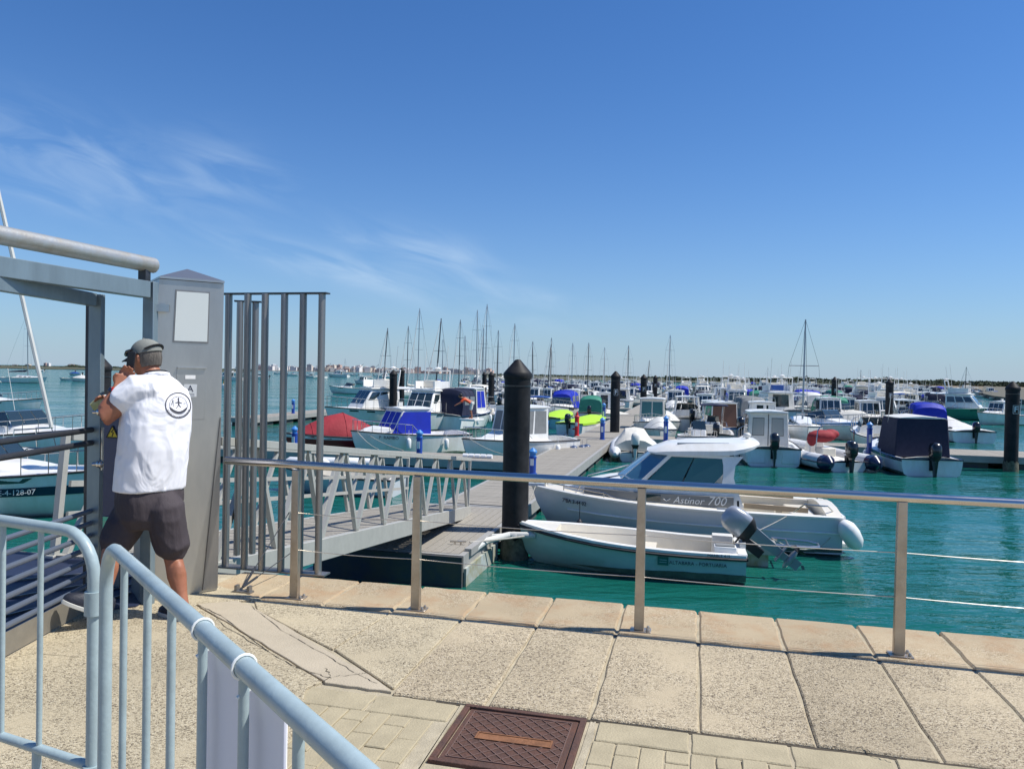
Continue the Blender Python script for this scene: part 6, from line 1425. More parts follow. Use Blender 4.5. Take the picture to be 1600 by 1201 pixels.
rope([lw(ab, (-3.05, 1.1, .45)), lw(ab, (-2.6, 1.35, .18)), Q(1.5, 15.5, fz+.06)], 'white rope from the stern of the grey cabin boat to the finger pontoon', sg=.08)
rope([lw(ob, (2.0, 0, .76)), Q(-3.4, 14.7, PZ+.05)], 'short rope at the bow of the small turquoise boat', sg=.03)
rope([lw(ob, (-1.7, -.6, .56)), Q(.8, 14.95, fz+.06)], 'rope from the small turquoise boat to the finger pontoon', sg=.03)
rope([Q(-3.75, 12.8, PZ+.06), Q(-2.9, 13.9, PZ+.02)], 'white rope lying from a cleat on the landing pontoon to the pile guide', r=.016, sg=.01)
mb = MB(); cc = Q(-3.95, 12.75, PZ); mb.bar(cc+Vector((-.14, 0, .07)), cc+Vector((.14, 0, .07)), .03, .03); mb.bar(cc+Vector((-.05, 0, 0)), cc+Vector((-.05, 0, .06)), .03, .03); mb.bar(cc+Vector((.05, 0, 0)), cc+Vector((.05, 0, .06)), .03, .03); tag(mb.build('cleat', m_rail), 'mooring cleat with white rope on the front of the landing pontoon', 'cleat')
mb = MB(); cc = Q(.85, 15.3, fz+.02); mb.tube([cc+Vector((-.1, 0, 0)), cc+Vector((-.06, 0, .12)), cc+Vector((.12, .02, .14))], .025, 6); mb.tube([cc+Vector((.18, 0, 0)), cc+Vector((.16, 0, .2)), cc+Vector((.02, 0, .22)), cc+Vector((.0, 0, .75))], .022, 6); tag(mb.build('mooring_spring', m_black), 'black rubber mooring spring standing at the end of the finger pontoon', 'mooring spring')
# ================================================================ MID-GROUND BOATS, placed where the photo shows them
USED = []
def spot(px, py): p = at(px, py, WZ); return p
def shift(p, head, d): return p+Vector((math.cos(head), math.sin(head), 0))*d      # move along the heading
def keep(p, r): USED.append((p.x, p.y, r))
def put(fn, px, py, head, label, L, end=0., **k):
    """px, py: the spot of the waterline nearest the camera; end: where on the boat it is (-1 stern .. 1 bow)"""
    p = shift(spot(px, py), head, -end*L/2); keep(p, L*.30); return fn(p, head, label, L=L, **k)
# right group, sterns to the camera
r1, h1 = put(B_pilot, 1208, 729, R(80), 'white boat with twin-door wheelhouse and black outboard, stern towards the viewer', 5.2, -1, B=2.35, fs=.72, fb=1.0, cab=(-.22, .20), zc=2.08, twin_door=True, cabm=m_offw, rail=True)
mb = MB()
for sg in (1, -1): mb.hexa([Vector((-2.62, sg*.30, .12)), Vector((-2.62, sg*1.02, .12)), Vector((-2.3, sg*1.05, .12)), Vector((-2.3, sg*.3, .12))], [Vector((-2.60, sg*.34, .74)), Vector((-2.60, sg*1.0, .74)), Vector((-2.3, sg*1.0, .76)), Vector((-2.3, sg*.32, .76))])
mb.build('stern_step', m_white, r1, bevel=.03)
r2, h2 = put(B_rib, 1330, 738, R(98), 'grey inflatable with navy tube ends, red bundled cover and black outboard', 5.4, -1, B=2.5, tip=m_navyh)
mb = MB(); mb.ball((-.75, .1, 1.22), (.34, .62, .26), 14, 9); mb.ball((-.65, -.35, 1.30), (.30, .34, .20), 12, 8); mb.ball((-.7, .5, 1.1), (.22, .2, .3), 10, 7); fuse(mb, 'bundled_cover', m_redc, .04, r2, 3)
r3, h3 = put(B_cuddy, 1456, 744, R(84), 'white boat with tall flat navy canvas enclosure and black outboard at the stern', 5.6, -1, B=2.4, fs=.62, fb=.95, rail=False, stripe=m_navyh, mc=m_cowl)
o, W, b_, t_ = house(r3, 'canvas_enclosure', m_navy, -1.95, .35, 1.02, .88, .60, 2.08, .35, .04, .10, bevel=.05); roof(r3, t_, .02, .05, .02, .04, m=m_offw, name='canvas_top', crown=.09)
put(B_rib, 992, 722, R(82), 'inflatable boat under a cream draped cover beside the walkway', 4.6, -1, B=2.1, console=False, cover=m_creamc, mc=m_offw)
put(B_console, 1100, 712, R(262), 'white console boat with steering wheel seen over the roof of the grey cabin boat', 4.8, 1, B=1.9)
put(B_sail, 1262, 702, R(255), 'white sailing boat with a tall thin mast moored between cabin boats at right', 6.6, 1, B=2.3, mast=6.7, mastm=m_mast, cover=m_creamc, fine=True, jib=False, lean=.008, slim=.6)
put(B_pilot, 1016, 689, R(258), 'cream cabin boat with twin front windows, bow pointing at the walkway edge', 5.6, 1, B=2.2, cabm=m_cream, glass=m_glassg, nt=2, zc=2.2, cab=(-.22, .12), rf=.18)
put(B_cover, 1522, 692, R(85), 'white boat under a white tarp with black outboard, right of the blue cabin cover', 5.6, -1, B=2.7, cover=m_offw, peak=.65, px_=.16)
put(B_cuddy, 1457, 688, R(75), 'white boat with bright royal blue cockpit canvas behind the navy one', 5.8, -1, B=2.3, enclosure=m_royal, rail=True)
put(B_fly, 1524, 656, R(320), 'green bottomed white cabin boat seen bow-on at right in open water', 7.6, .3, B=2.9, stripe=m_greenh, hullm=m_greenh)
put(B_cuddy, 1360, 690, R(300), 'white cruiser with pale blue topsides, bow towards the viewer left of the navy canvas', 6.8, .9, B=2.5, stripe=m_bluel)
put(B_cover, 1372, 682, R(285), 'boat under a wide cream tarp beside the lettered pile', 6.4, .8, B=2.6, cover=m_creamc, peak=.9, motor=False)
put(B_cuddy, 1335, 668, R(270), 'white boat with sea green canvas canopy left of the cream tarp', 6.6, .9, B=2.5, enclosure=m_green, side=m_white)
put(B_rib, 1503, 650, R(90), 'inflatable with black outboard under a navy bimini hoop in the channel', 5.2, -1, B=2.2)
put(B_open, 1410, 662, R(200), 'orange covered small boat left of the blue cabin cover', 4.2, 0, cover=m_orange, motor=False)
put(B_cuddy, 1402, 652, R(265), 'white boat with thin navy bimini at the right end of the crowd', 6.0, 0, bimini=m_blue2)
put(B_pilot, 1570, 663, R(200), 'pale grey boat with slanting bars, partly behind the right hand pile', 6.5, 0, B=2.3, zc=1.9, rack=True)
put(B_open, 1600, 640, R(170), 'low dinghy at the right border of the photo', 4.0, 0, motor=False)
put(B_pilot, 1148, 690, R(95), 'blue and white boat with a brown door in its wheelhouse', 5.4, -.8, aftm=mat('brown_door', (.12, .06, .04), .5), stripe=m_bluel)
put(B_cuddy, 1078, 672, R(85), 'white open cruiser with two pale seats, right of the cream cabin boat', 6, -.8, bimini=None, hardtop=True)
put(B_cuddy, 1178, 668, R(92), 'white boat with a dusty red cover heaped on its stern', 6, -.8, enclosure=m_greyc)
put(B_fly, 1240, 662, R(95), 'tall white cruiser with blue grey clear screens behind the twin-door boat', 8.4, -.9, canvas=m_blue2)
put(B_cuddy, 1275, 648, R(90), 'white cruiser with slate side, behind the tall thin mast', 7.4, -.9, stripe=m_stripe, enclosure=m_offw)
# left of the walkway
r4, h4 = put(B_pilot, 772, 722, R(222), 'white cabin boat with a grey cover over its windscreen, half behind the big black pile', 5.4, .4, B=2.4, fs=.8, fb=1.0, cab=(-.20, .14), zc=2.15, frontcover=m_greyc, glass=m_greyc, rf=.35, motor=False)
for k, (x, y) in enumerate(((-2.2, 1.2), (-2.7, 1.2), (-3.1, 1.1))): fender_on(r4, x, y, .42, m_nfender, .19, .1, 'navy ball fender, %s of three by the walkway right of the big pile' % ('leftmost', 'middle', 'rightmost')[k], True)
r5, h5 = put(B_pilot, 606, 712, R(218), 'white boat with lettered bow and royal blue canvas over its cabin front', 5.2, .35, B=2.4, fs=.85, fb=1.1, cab=(-.12, .26), zc=1.95, aftm=m_royal, frontcover=m_royal, glass=m_royal, roofm=m_white, motor=False, rf=.75)
mb = MB(); w5 = 2.4/2*.72
mb.slab([Vector((1.25, w5*.97, .9)), Vector((-.6, w5*1.03, .85)), Vector((-.6, w5*.97, 1.85)), Vector((.65, w5*.93, 1.85))], .03, .0); mb.build('canvas_side', m_royal, r5)
text('P. RAMBO', .18, m_letter, r5, onside(h5, 1.35, .45, 1, .03), .003)
r6, h6 = put(B_cover, 508, 706, R(205), 'dark red boat under a peaked red cover behind the steel fins', 4.9, .3, B=2.1, hullm=m_redh, cover=m_redc, peak=1.0, px_=.02, stripe=m_white, motor=True, mc=m_redc)
put(B_fly, 548, 664, R(222), 'large white flybridge cruiser with rails and rods behind the red covered boat', 7.4, .5, B=3.0)
put(B_fly, 628, 676, R(252), 'white cruiser with wrap-round windscreen, bow towards the viewer under two black piles', 7.6, .95, B=3.0)
r7, h7 = put(B_pilot, 696, 672, R(66), 'white and navy boat with dark navy cockpit canvas, stern to the viewer', 6.0, -.9, B=2.8, fs=.9, fb=1.15, stripe=m_navyh, canvas=m_navy, glass=m_royal, cabm=m_offw, motor=False, zc=2.5, cab=(-.08, .22))
put(B_open, 690, 640, R(30), 'blue hulled dinghy tied behind the navy and white boat', 3.4, 0, hullm=m_blue2, motor=False)
r8, h8 = put(B_open, 862, 668, R(70), 'turquoise boat under a lime green cover with grey outboard, left of the red fire point', 5.0, -.6, hullm=m_turq, cover=m_lime, B=1.9, mc=m_grey, fs=.7, fb=.95)
r9, h9 = put(B_open, 906, 678, R(60), 'white boat with a lime and blue folded cover just behind the red fire point', 5.0, -.4, hullm=m_white, cover=m_lime, B=1.9, fs=.7, fb=.95, mc=m_cowl)
put(B_console, 838, 668, R(80), 'blue console boat with a small awning just right of the big pile', 5.0, -.6, hullm=m_bluel, ttop=m_blue2)
put(B_open, 530, 768, R(170), 'grey sided dinghy moored behind the zigzag gangway', 3.6, 0, hullm=m_greyh, B=1.5, motor=False)
put(B_open, 940, 655, R(160), 'open boat with pale green cover left of the lettered pile', 4.4, 0, cover=m_creamc, motor=False)
# yachts at far left, seen through the gate
ya = at(20, 741, WZ)
r10, h10 = B_cuddy(Vector((-13.0, 18.4, WZ)), R(-4), 'low white motor yacht with dark blue lower hull and bow rail seen through the gate', L=8.6, B=2.9, fs=.80, fb=1.15, motor=False)
h10.stripe('boot_top', m_navyh, r10, .72, 1.25)
text('7ª SE-4-128-07', .17, m_letterw, r10, onside(h10, 1.9, .98, -1, .05) @ Matrix.Rotation(0, 4, 'Y'), .003)
fender_on(r10, 1.2, -1.5, .25, m_fender, .20, .1, 'white ball fender on the yacht with the dark blue lower hull', True)
r11, h11 = B_cuddy(Vector((-17.2, 26.5, WZ)), R(-12), 'white motorboat with a ladder-like bow rail pointing right at the left border', L=8.0, B=2.7, fs=1.0, fb=1.5)
r12, h12 = B_sail(Vector((-17.7, 21.8, WZ)), R(-3), 'sailing yacht with a furled headsail slanting up out of the picture at left', L=10.5, B=3.2, mast=19.4, fine=True, cover=m_navy)
keep(Vector((-15, 20, 0)), 9)
B_cuddy(Vector((-33.6, 48.5, WZ)), R(-5), 'white motorboat farther out at the left border, bow pointing right', L=8.4, B=2.8, fs=1.0, fb=1.4, bimini=m_offw)
B_pilot(Vector((-22.6, 30.5, WZ)), R(-8), 'white wheelhouse boat half out of the picture at the left border', L=7.6, B=2.7, fs=.85, fb=1.2)
r13, h13 = B_sail(at(38, 598, WZ), R(-6), 'white sailing yacht anchored off the left shore', L=9.4, B=3.0, mast=13.6, cover=m_navy, jib=False)
USED.append((r13.location.x, r13.location.y, 8))

# fenders hung on the middle-distance boats (each its own thing)
for rt, hh, nm, sgs in ((r1, h1, 'twin-door wheelhouse boat', (1, -1)), (r3, h3, 'navy canvas boat', (1, -1)), (r4, h4, 'boat with the grey windscreen cover', (1,)), (r5, h5, 'lettered bow boat', (1,)), (r7, h7, 'white and navy boat', (-1,)), (r10, h10, 'low white motor yacht', (-1,)), (r11, h11, 'motorboat with ladder-like rail', (-1,))):
    for sg in sgs:
        for xx, wd in ((-.22, 'after'), (.12, 'forward')):
            x = hh.L*xx; t = hh.tx(x); fender_on(rt, x, sg*(hh.hb(t)+.10), hh.zs(t)-.36, m_fender, .10, .42, '%s white fender on the %s side of the %s' % (wd, 'port' if sg > 0 else 'starboard', nm))
for rt, hh in ((r1, h1), (r3, h3), (r4, h4), (r5, h5), (r6, h6), (r7, h7), (r10, h10), (r11, h11)): hh.band('scum_line', m_turqd, rt, .78, 1.0)
# mooring lines of the nearer boats
def lineto(rt, a, q, lab): rope([lw(rt, a), q], lab, r=.014, m=m_rope, sg=.10)
lineto(r1, (h1.L/2-.2, 0, 1.0), Q(8.4, 37.3, PZ+.05), 'bow rope of the twin-door wheelhouse boat to the cross pontoon')
lineto(r4, (h4.L/2-.2, .1, 1.05), Q(-6.6, 27.1, PZ+.05), 'bow rope of the boat with the grey windscreen cover')
lineto(r5, (h5.L/2-.2, .1, 1.1), Q(-11.6, 27.1, PZ+.05), 'bow rope of the lettered boat to the left pontoon')
lineto(r5, (h5.L/2-.6, -.3, 1.1), Q(-10.6, 27.1, PZ+.05), 'second bow rope of the lettered boat to the left pontoon')

# ---------------------------------------------------------------- source boats for the crowded rows
SRC = []
def src(fn, desc, w, **k):
    r, h = fn(None, 0, desc, **k); SRC.append((r, desc, w, k.get('L', 6.))); return r
src(B_pilot, 'white cabin boat with upright wheelhouse', 8, L=5.8, B=2.2)
src(B_pilot, 'white wheelhouse boat with navy aft canvas', 3, L=6.2, B=2.3, canvas=m_navy)
src(B_pilot, 'white rod arch boat with navy stripe', 3, L=6.4, B=2.4, rack=True, stripe=m_navyh)
src(B_cuddy, 'white cruiser with royal blue cockpit canvas', 1.6, L=6.4, enclosure=m_royal)
src(B_cuddy, 'white cruiser with navy canvas enclosure', 1.8, L=6.8, enclosure=m_navy, side=m_white)
src(B_cuddy, 'white cruiser with navy bimini', 2, L=6.2, bimini=m_navy)
src(B_cuddy, 'white cruiser with cream bimini', 2, L=6.2, bimini=m_creamc)
src(B_cuddy, 'white hard-top cruiser', 5, L=6.6, hardtop=True)
src(B_cuddy, 'open white cruiser with raked screen', 3, L=6.0)
src(B_cover, 'boat under a white tarp', 3.5, L=5.6, cover=m_offw)
src(B_cover, 'boat under a mid blue tarp', .9, L=5.6, cover=m_blue2)
src(B_cover, 'boat under a grey tarp', .8, L=5.4, cover=m_greyc)
src(B_console, 'white console boat', 3.5, L=5.4)
src(B_console, 'console boat with dark top', 2, L=5.6, ttop=m_navy)
src(B_rib, 'grey inflatable boat', 2, L=5.2)
src(B_fly, 'tall white flybridge cruiser', 3, L=8.6, B=3.0)
src(B_cuddy, 'white cruiser with green canvas', .7, L=6.4, enclosure=m_green)
src(B_open, 'small open white boat', 1.5, L=4.6)
SAIL = []
for desc, k in (('white sailing boat with blue sail cover', dict(L=8.6, mast=11.5)), ('white sailing boat with pale sail cover', dict(L=9.4, mast=13., cover=m_creamc, mastm=m_mastd)), ('navy hulled sailing boat', dict(L=10.2, mast=14.5, hullm=m_navyh, cover=m_navy)), ('small sailing boat with leaning dark mast', dict(L=7.4, mast=9.6, mastm=m_mastd, lean=.05))):
    r, h = B_sail(None, 0, desc, **k); SAIL.append((r, desc, 1, k['L'], k['mast']))
for r in [s[0] for s in SRC]+[s[0] for s in SAIL]: remember(r)
ALLSRC = [s[0] for s in SRC]+[s[0] for s in SAIL]
def short(d): return d
def place(sr, p, head, label, group, sc_=1., far=False):
    o = copy_tree(sr, None, far); o.location = (p.x, p.y, WZ+random.uniform(-.02, .03)); o.rotation_euler = (0, 0, head+random.uniform(-.05, .05)); o['label'] = label; o['group'] = group
    o.scale = (sc_, sc_, sc_); return o
def free(p, r): return all((p.x-a)**2+(p.y-b)**2 > (r+c)**2*.55 for a, b, c in USED)
# masts, each at its own place in the skyline of the photo
mast_list = [(602, 513, 100, 3, -.03, 'leftmost in the skyline'), (640, 512, 105, 1, 0, 'second from the left in the skyline'), (658, 482, 118, 2, -.05, 'third from the left, tall and leaning'), (686, 498, 96, 3, .08, 'fourth from the left, leaning left'),
    (692, 530, 120, 0, 0, 'just right of the left-leaning mast'), (721, 500, 112, 1, .0, 'behind the person in orange'), (726, 524, 125, 0, 0, 'right behind the person in orange'), (745, 484, 128, 2, 0, 'halfway between the person in orange and the big pile'),
    (756, 512, 110, 0, -.06, 'left neighbour of the tallest mast'), (763, 476, 118, 2, -.05, 'tallest mast just left of the big pile'), (779, 516, 104, 1, 0, 'close left of the big pile'), (806, 506, 120, 0, 0, 'close right of the big pile'),
    (832, 533, 100, 1, 0, 'second right of the big pile'), (858, 538, 102, 3, -.01, 'third right of the big pile'), (862, 528, 112, 1, .02, 'fourth right of the big pile'), (896, 536, 118, 0, 0, 'above the red fire point'), (921, 536, 106, 1, -.005, 'between fire point and lettered pile'),
    (945, 543, 124, 0, 0, 'just left of the lettered pile'), (983, 540, 98, 1, -.0, 'just right of the lettered pile'), (1012, 563, 130, 3, 0, 'between the two close piles'), (1048, 524, 116, 0, 0, 'alone above the console boats'), (1200, 575, 170, 0, 0, 'far off near the tree line'), (1345, 578, 190, 1, 0, 'far off between the right hand piles'),
    (1512, 573, 150, 1, 0, 'in the channel at right'), (500, 545, 330, 1, 0, 'far out between the steel fins'), (540, 560, 420, 0, 0, 'far out beyond the flybridge cruiser')]
for px, py, D, ty, ln, lb in mast_list:
    p = atD(px, py, D); want = p.z-WZ; sr, desc, _, L, mh_ = SAIL[ty]; s_ = want/mh_; s2 = max(.75, min(1.15, s_))
    o = place(sr, Vector((p.x, p.y, 0)), R(random.choice((250, 262, 82, 95))), desc+', mast '+lb, 'sailing boats in the marina', s2)
    o.scale = (s2, s2, s_) if abs(s_-s2) > .02 else (s2, s2, s2); USED.append((p.x, p.y, L*s2*.42))
# rows on both sides of every cross pontoon
NR = 0; wts = [s[2] for s in SRC]
sidew = {1: 'right', -1: 'left'}
for k, (a, b) in enumerate(CROSS):
    for side_ in (1, -1):
        if side_ < 0 and k == 0: continue
        U0, U1 = (-3.2, RIGHT[k]+1.5) if side_ > 0 else (LEFT[k]-1, -6.2)
        for face_ in (0, 1):
            u = -1.8 if side_ > 0 else -7.6; cnt = 0
            while U0 <= u <= U1+.1:
                sr, desc, _, L = random.choices(SRC, wts)[0]; s_ = random.uniform(.86, 1.08)
                v = (a-.6-L*s_/2) if face_ == 0 else (b+.6+L*s_/2); p = Q(u, v)
                step = random.uniform(2.5, 2.95) if k < 6 else random.uniform(3.0, 3.9)
                if free(p, L*.26) and random.random() > .03:
                    head = (AWAY if random.random() < .5 else TOWARD); cnt += 1
                    lab = '%s, %s %s of walkway, %s pontoon row %s' % (short(desc), ordn[min(cnt-1, 19)], sidew[side_], ('before', 'behind')[face_], ('one', 'two', 'three', 'four', 'five', 'six', 'seven', 'eight', 'nine', 'ten', 'eleven', 'twelve')[k])
                    ws = lab.split()
                    place(sr, p, head, lab, 'boats moored in the crowded rows', s_, k >= 4); USED.append((p.x, p.y, .9)); NR += 1
                u += side_*step
# boats out on the water at left, some under way
for i, (px, py, t, hd, lb) in enumerate(((356, 594, 15, 170, 'beside the small yellow buoy'), (372, 586, 7, 10, 'red and white, seen between cabinet and fins'), (405, 592, 7, 200, 'behind the second steel fin'), (433, 584, 8, 185, 'small, between the third and fourth fin'), (458, 587, 8, 5, 'lying right of the fourth fin'), (486, 590, 7, 180, 'lying left of the last fin'), (528, 589, 15, 175, 'trawling with two outriggers far out'),
        (553, 587, 8, 190, 'far out right of the last fin'), (568, 600, 0, 160, 'under way with a white wake'), (592, 588, 7, 10, 'far out left of the cruiser mast'), (130, 596, 9, 180, 'anchored just left of the gate post'), (602, 592, 15, 0, 'anchored in front of the town'), (545, 615, 8, 185, 'near the flybridge cruiser top'), (575, 592, 11, 40, 'low grey shape in front of the town'))):
    sr, desc, _, L = SRC[t]; place(sr, at(px, py, WZ), R(hd), desc+', '+lb, 'boats out on the open water', 1.0 if i != 6 else 1.3)
wk = at(573, 603, WZ); mb = MB()
pts = []
for i in range(10): mb.ball((wk.x+2+i*1.1, wk.y+math.sin(i*1.7)*.5, WZ+.02), (.9+i*.12, .5+i*.15, .22-.015*i), 8, 5)
tag(fuse(mb, 'wake_foam', m_letterw, .22, None, 2), kind='stuff')
mb = MB(); bp_ = at(351, 607, WZ); by = empty('buoy', (bp_.x, bp_.y, WZ), 0, 'small yellow and white buoy seen between cabinet and first fin', 'buoy')
mb.lathe([(.5, -.2), (.55, .1), (.5, .7), (.3, .8)], 12); mb.build('buoy_body', m_white, by); mb = MB(); mb.lathe([(.3, .81), (.12, 2.0), (.0, 2.3)], 10); mb.build('buoy_cone', m_yellow, by)
mb = MB(); yb = at(1380, 712, WZ); mb.ball((0, 0, .38), (.26, .22, .34), 12, 8); mb.tube([(0, 0, .6), (0, 0, .9)], .02, 5); tag(mb.build('can_buoy', m_yellow, None, loc=(yb.x, yb.y, WZ)), 'yellow float hanging at the bow of the navy canvas boat', 'float')
# small moored boats off the muddy shore at right
for i in range(34):
    px = random.uniform(1395, 1598); py = random.choice((605.5, 607.5, 609.5, 612, 615, 618, 622))+(px-1400)*.018+random.uniform(-.5, .5)
    if px > 1560 and py > 616: continue
    p = at(px, py, WZ)
    if not free(p, 1.5): continue
    t = random.choice((17, 10, 11, 9, 8, 17, 12)); sr, desc, _, L = SRC[t]; USED.append((p.x, p.y, 2.5))
    place(sr, p, R(random.uniform(150, 215)), desc+', moored off the muddy right shore', 'small boats moored off the right shore', random.uniform(.8, 1.0))
for px, py, t, hd, lb in ((118, 586, 10, 175, 'with a person standing in it'), (62, 580, 9, 180, 'low, behind the anchored yacht'), (106, 594, 17, 180, 'tiny, mid-channel at left')):
    sr, desc, _, L = SRC[t]; place(sr, at(px, py, WZ), R(hd), desc+', '+lb, 'boats out on the open water', .9)
# remove the sources: only copies stand in the scene
def wipe(o):
    for c in list(o.children): wipe(c)
    bpy.data.objects.remove(o, do_unlink=True)
for o in ALLSRC: wipe(o)

# ---------------------------------------------------------------- people in the boats
def small_person(p, head, label, top, pants, bend=0., z=0., kneel=False):
    r = empty('person', (p.x, p.y, z), head, label, 'person'); B_ = MB(); hz = .88 if not kneel else .62
    for sg in (1, -1): limb(B_, [Vector((0, sg*.10, hz)), Vector((.06, sg*.11, hz*.52)), Vector((-.02, sg*.11, .08))], [.085, .06, .04]); B_.tube([(-.06, sg*.11, .04), (.16, sg*.12, .04)], .04, 8)
    c = Vector((math.sin(bend)*.5, 0, hz+math.cos(bend)*.5)); hd2 = Vector((math.sin(bend*1.05)*.72, 0, hz+math.cos(bend*1.05)*.72))
    limb(B_, [Vector((0, 0, hz)), c], [.12, .12]); limb(B_, [c, hd2], [.06, .055]); B_.ball(hd2+Vector((.02, 0, .08)), (.10, .08, .12), 12, 8); B_.tube([hd2+Vector((.11, 0, .08)), hd2+Vector((.14, 0, .05))], .015, 6)
    for sg in (1, -1):
        s0 = c+Vector((0, sg*.19, -.02)); e = s0+Vector((.10+.2*math.sin(bend), sg*.05, -.26)); h_ = e+Vector((.20, -sg*.06, -.10)); limb(B_, [s0, e, h_], [.05, .042, .03])
        for q in range(5): B_.tube([h_, h_+Vector((.09-.012*abs(q-2), (q-2)*.022, -.03))], .012, 5)
    fuse(B_, 'body', m_skin, .018, r, 3)
    T2 = MB(); T2.loft([ellip(Vector((0, 0, hz-.05)).lerp(c, f), a, b, n=14, w_=Vector((0, 1, 0)), f_=Vector((1, 0, 0)), up=Vector((0, 0, 1))) for f, a, b in ((0, .17, .13), (.5, .18, .14), (.9, .20, .13), (1.08, .10, .09))])
    for sg in (1, -1):
        s0 = c+Vector((0, sg*.17, -.02)); e = s0+Vector((.06+.12*math.sin(bend), sg*.05, -.16)); limb(T2, [s0, e], [.075, .065])
    fuse(T2, 'shirt', top, .02, r, 3)
    T2 = MB(); T2.loft([ellip(Vector((0, 0, z_)), a, b, n=14, w_=Vector((0, 1, 0)), f_=Vector((1, 0, 0))) for z_, a, b in ((hz-.08, .16, .13), (hz+.08, .17, .14))])
    for sg in (1, -1): limb(T2, [Vector((0, sg*.10, hz)), Vector((.05, sg*.11, hz*.58))], [.105, .085])
    fuse(T2, 'shorts', pants, .02, r, 3)
    T2 = MB(); T2.ball(hd2+Vector((-.01, 0, .12)), (.112, .092, .11), 12, 8); T2.build('hair', m_blackc, r)
    return r
pp = spot(737, 668); pz = WZ+.9
o = small_person(Vector(lw(r7, (-3.0, -.2, 0))), R(185), 'person in an orange top bending over at the stern of the navy canvas boat', m_orange, m_offw, R(62), WZ+.93)
o.location = (*atD(737, 650, 43.6)[:2], WZ+.93)
mb = MB(); st_ = Vector((0, 0, 0)); mb.box(-.6, .6, -.5, .5, .80, .925); 
b_ = mb.build('stern_platform', m_white, r7, loc=tuple((Matrix.Rotation(-r7.rotation_euler.z, 4, 'Z') @ (o.location-r7.location)).to_3d()[:2])+(0,), bevel=.02)
pb2 = at(118, 586, WZ); small_person(Vector((pb2.x, pb2.y, 0)), R(180), 'distant person standing in a dark boat on the channel', m_navy, m_navy, 0., WZ+.35)

# ================================================================ FAR SHORES
def land(name, near, far, m, parent=None):
    """low land between two lines of photo pixels, both on the ground"""
    mb = MB(); A = near+far[::-1]; mb.add([tuple(p) for p in A], [tuple(range(len(A)))]); return mb.build(name, m, parent, smooth=False)
m_mud = mat('mud_flat', (.22, .17, .12), .9, var=.4, vscale=.02, col2=(.13, .12, .07)); m_scrub = mat('scrub', (.055, .065, .035), .95, var=.5, vscale=.05, col2=(.10, .09, .05)); m_leaf = mat('far_leaves', (.035, .052, .026), .9, var=.5, vscale=.08, col2=(.055, .07, .04))
m_sand = mat('pale_shore', (.20, .18, .14), .9, var=.3, vscale=.03)
def strip(name, pts, m, z0=-.0, kind='structure'):
    mb = MB(); vs = []; n = len(pts)
    for nx, ny, fx, fy, zn, zf in pts:
        p = at(nx, ny, WZ); q = atD(fx, fy, p.y*2.2); q = Vector((q.x, q.y, 0)); vs += [(p.x, p.y, WZ-.3), (p.x, p.y, WZ+.02+zn), (q.x, q.y, WZ+.1+zf)]
    for i in range(n-1): mb.f += [(3*i, 3*i+3, 3*i+4, 3*i+1), (3*i+1, 3*i+4, 3*i+5, 3*i+2)]
    mb.v = vs; return tag(mb.build(name, m, smooth=False), kind=kind)
strip('mud_flat', [(x, 602.5+(x-1050)*.0135+random.uniform(-.4, .4), x, 598, .2, .9) for x in range(1330, 1661, 30)], m_mud)
strip('right_shore', [(x, 597.6+(x-1050)*.0175+random.uniform(-.1, .1)-(1.5 if x > 1380 else 0), x, 594, .4, 2.) for x in range(760, 1661, 30)], m_scrub)
strip('town_shore', [(x, 578.9+(x-400)*.0187+random.uniform(-.1, .1), x, 577+(x-400)*.0187, .3, 1.) for x in range(330, 1000, 30)], m_sand)
strip('left_shore', [(x, 575.6+x*.017+random.uniform(-.2, .2), x, 572, .4, 2.) for x in range(-80, 400, 30)], m_scrub)
strip('stone_bank', [(x, y, x+8, y-6, .8, 1.6) for x, y in ((1530, 618), (1550, 624), (1575, 628), (1600, 632), (1640, 634))], m_wall)
# tree belts: clumps of leaf cards heaped along the shore, one mass that nobody could count
def belt(name, x0, x1, yb, hfun, D, n, m, seed, leaf=1.0):
    rd_ = random.Random(seed); mb = MB()
    for i in range(n):
        px = rd_.uniform(x0, x1); base = yb(px); hpx = hfun(px)*rd_.uniform(.35, 1.0)**.6; dd = D*rd_.uniform(.93, 1.12)
        p = atD(px, base-hpx*rd_.random(), dd); s_ = leaf*rd_.uniform(.5, 1.3)*D/700
        a = [Vector((rd_.gauss(0, 1), rd_.gauss(0, .8), rd_.gauss(0, .7))).normalized()*s_*1.5 for _ in range(4)]
        mb.add([p+a[0], p+a[1], p+a[2], p+a[3]], [(0, 1, 2), (0, 2, 3), (0, 3, 1), (1, 3, 2)])
    return tag(mb.build(name, m, smooth=False), kind='stuff')
def hn(px, s, a, b): return a+b*max(0, noise.noise(Vector((px*s, 3.1, 0))))*1.8+b*.4*max(0, noise.noise(Vector((px*s*4, 9., 0))))
belt('tree_belt', 1040, 1640, lambda x: 595.2+(x-1050)*.0187, lambda x: 4.6+hn(x, .012, .5, 2.2)+(2.6 if x > 1300 else (x-1050)/250*2.0)+(4.0*math.exp(-((x-1385)/16)**2))+2.5*math.exp(-((x-1475)/14)**2)+2.5*math.exp(-((x-1250)/30)**2), 640, 24000, m_leaf, 4)
belt('low_scrub', 760, 1060, lambda x: 587.2+(x-760)*.0187, lambda x: 3.2+hn(x, .02, 0, 1.2), 900, 6500, m_leaf, 5, .7)
belt('left_scrub', -20, 400, lambda x: 573.5+x*.017, lambda x: 2.2+hn(x, .02, 0, 4)+4*math.exp(-((x-118)/14)**2), 1100, 7000, m_leaf, 6, .6)
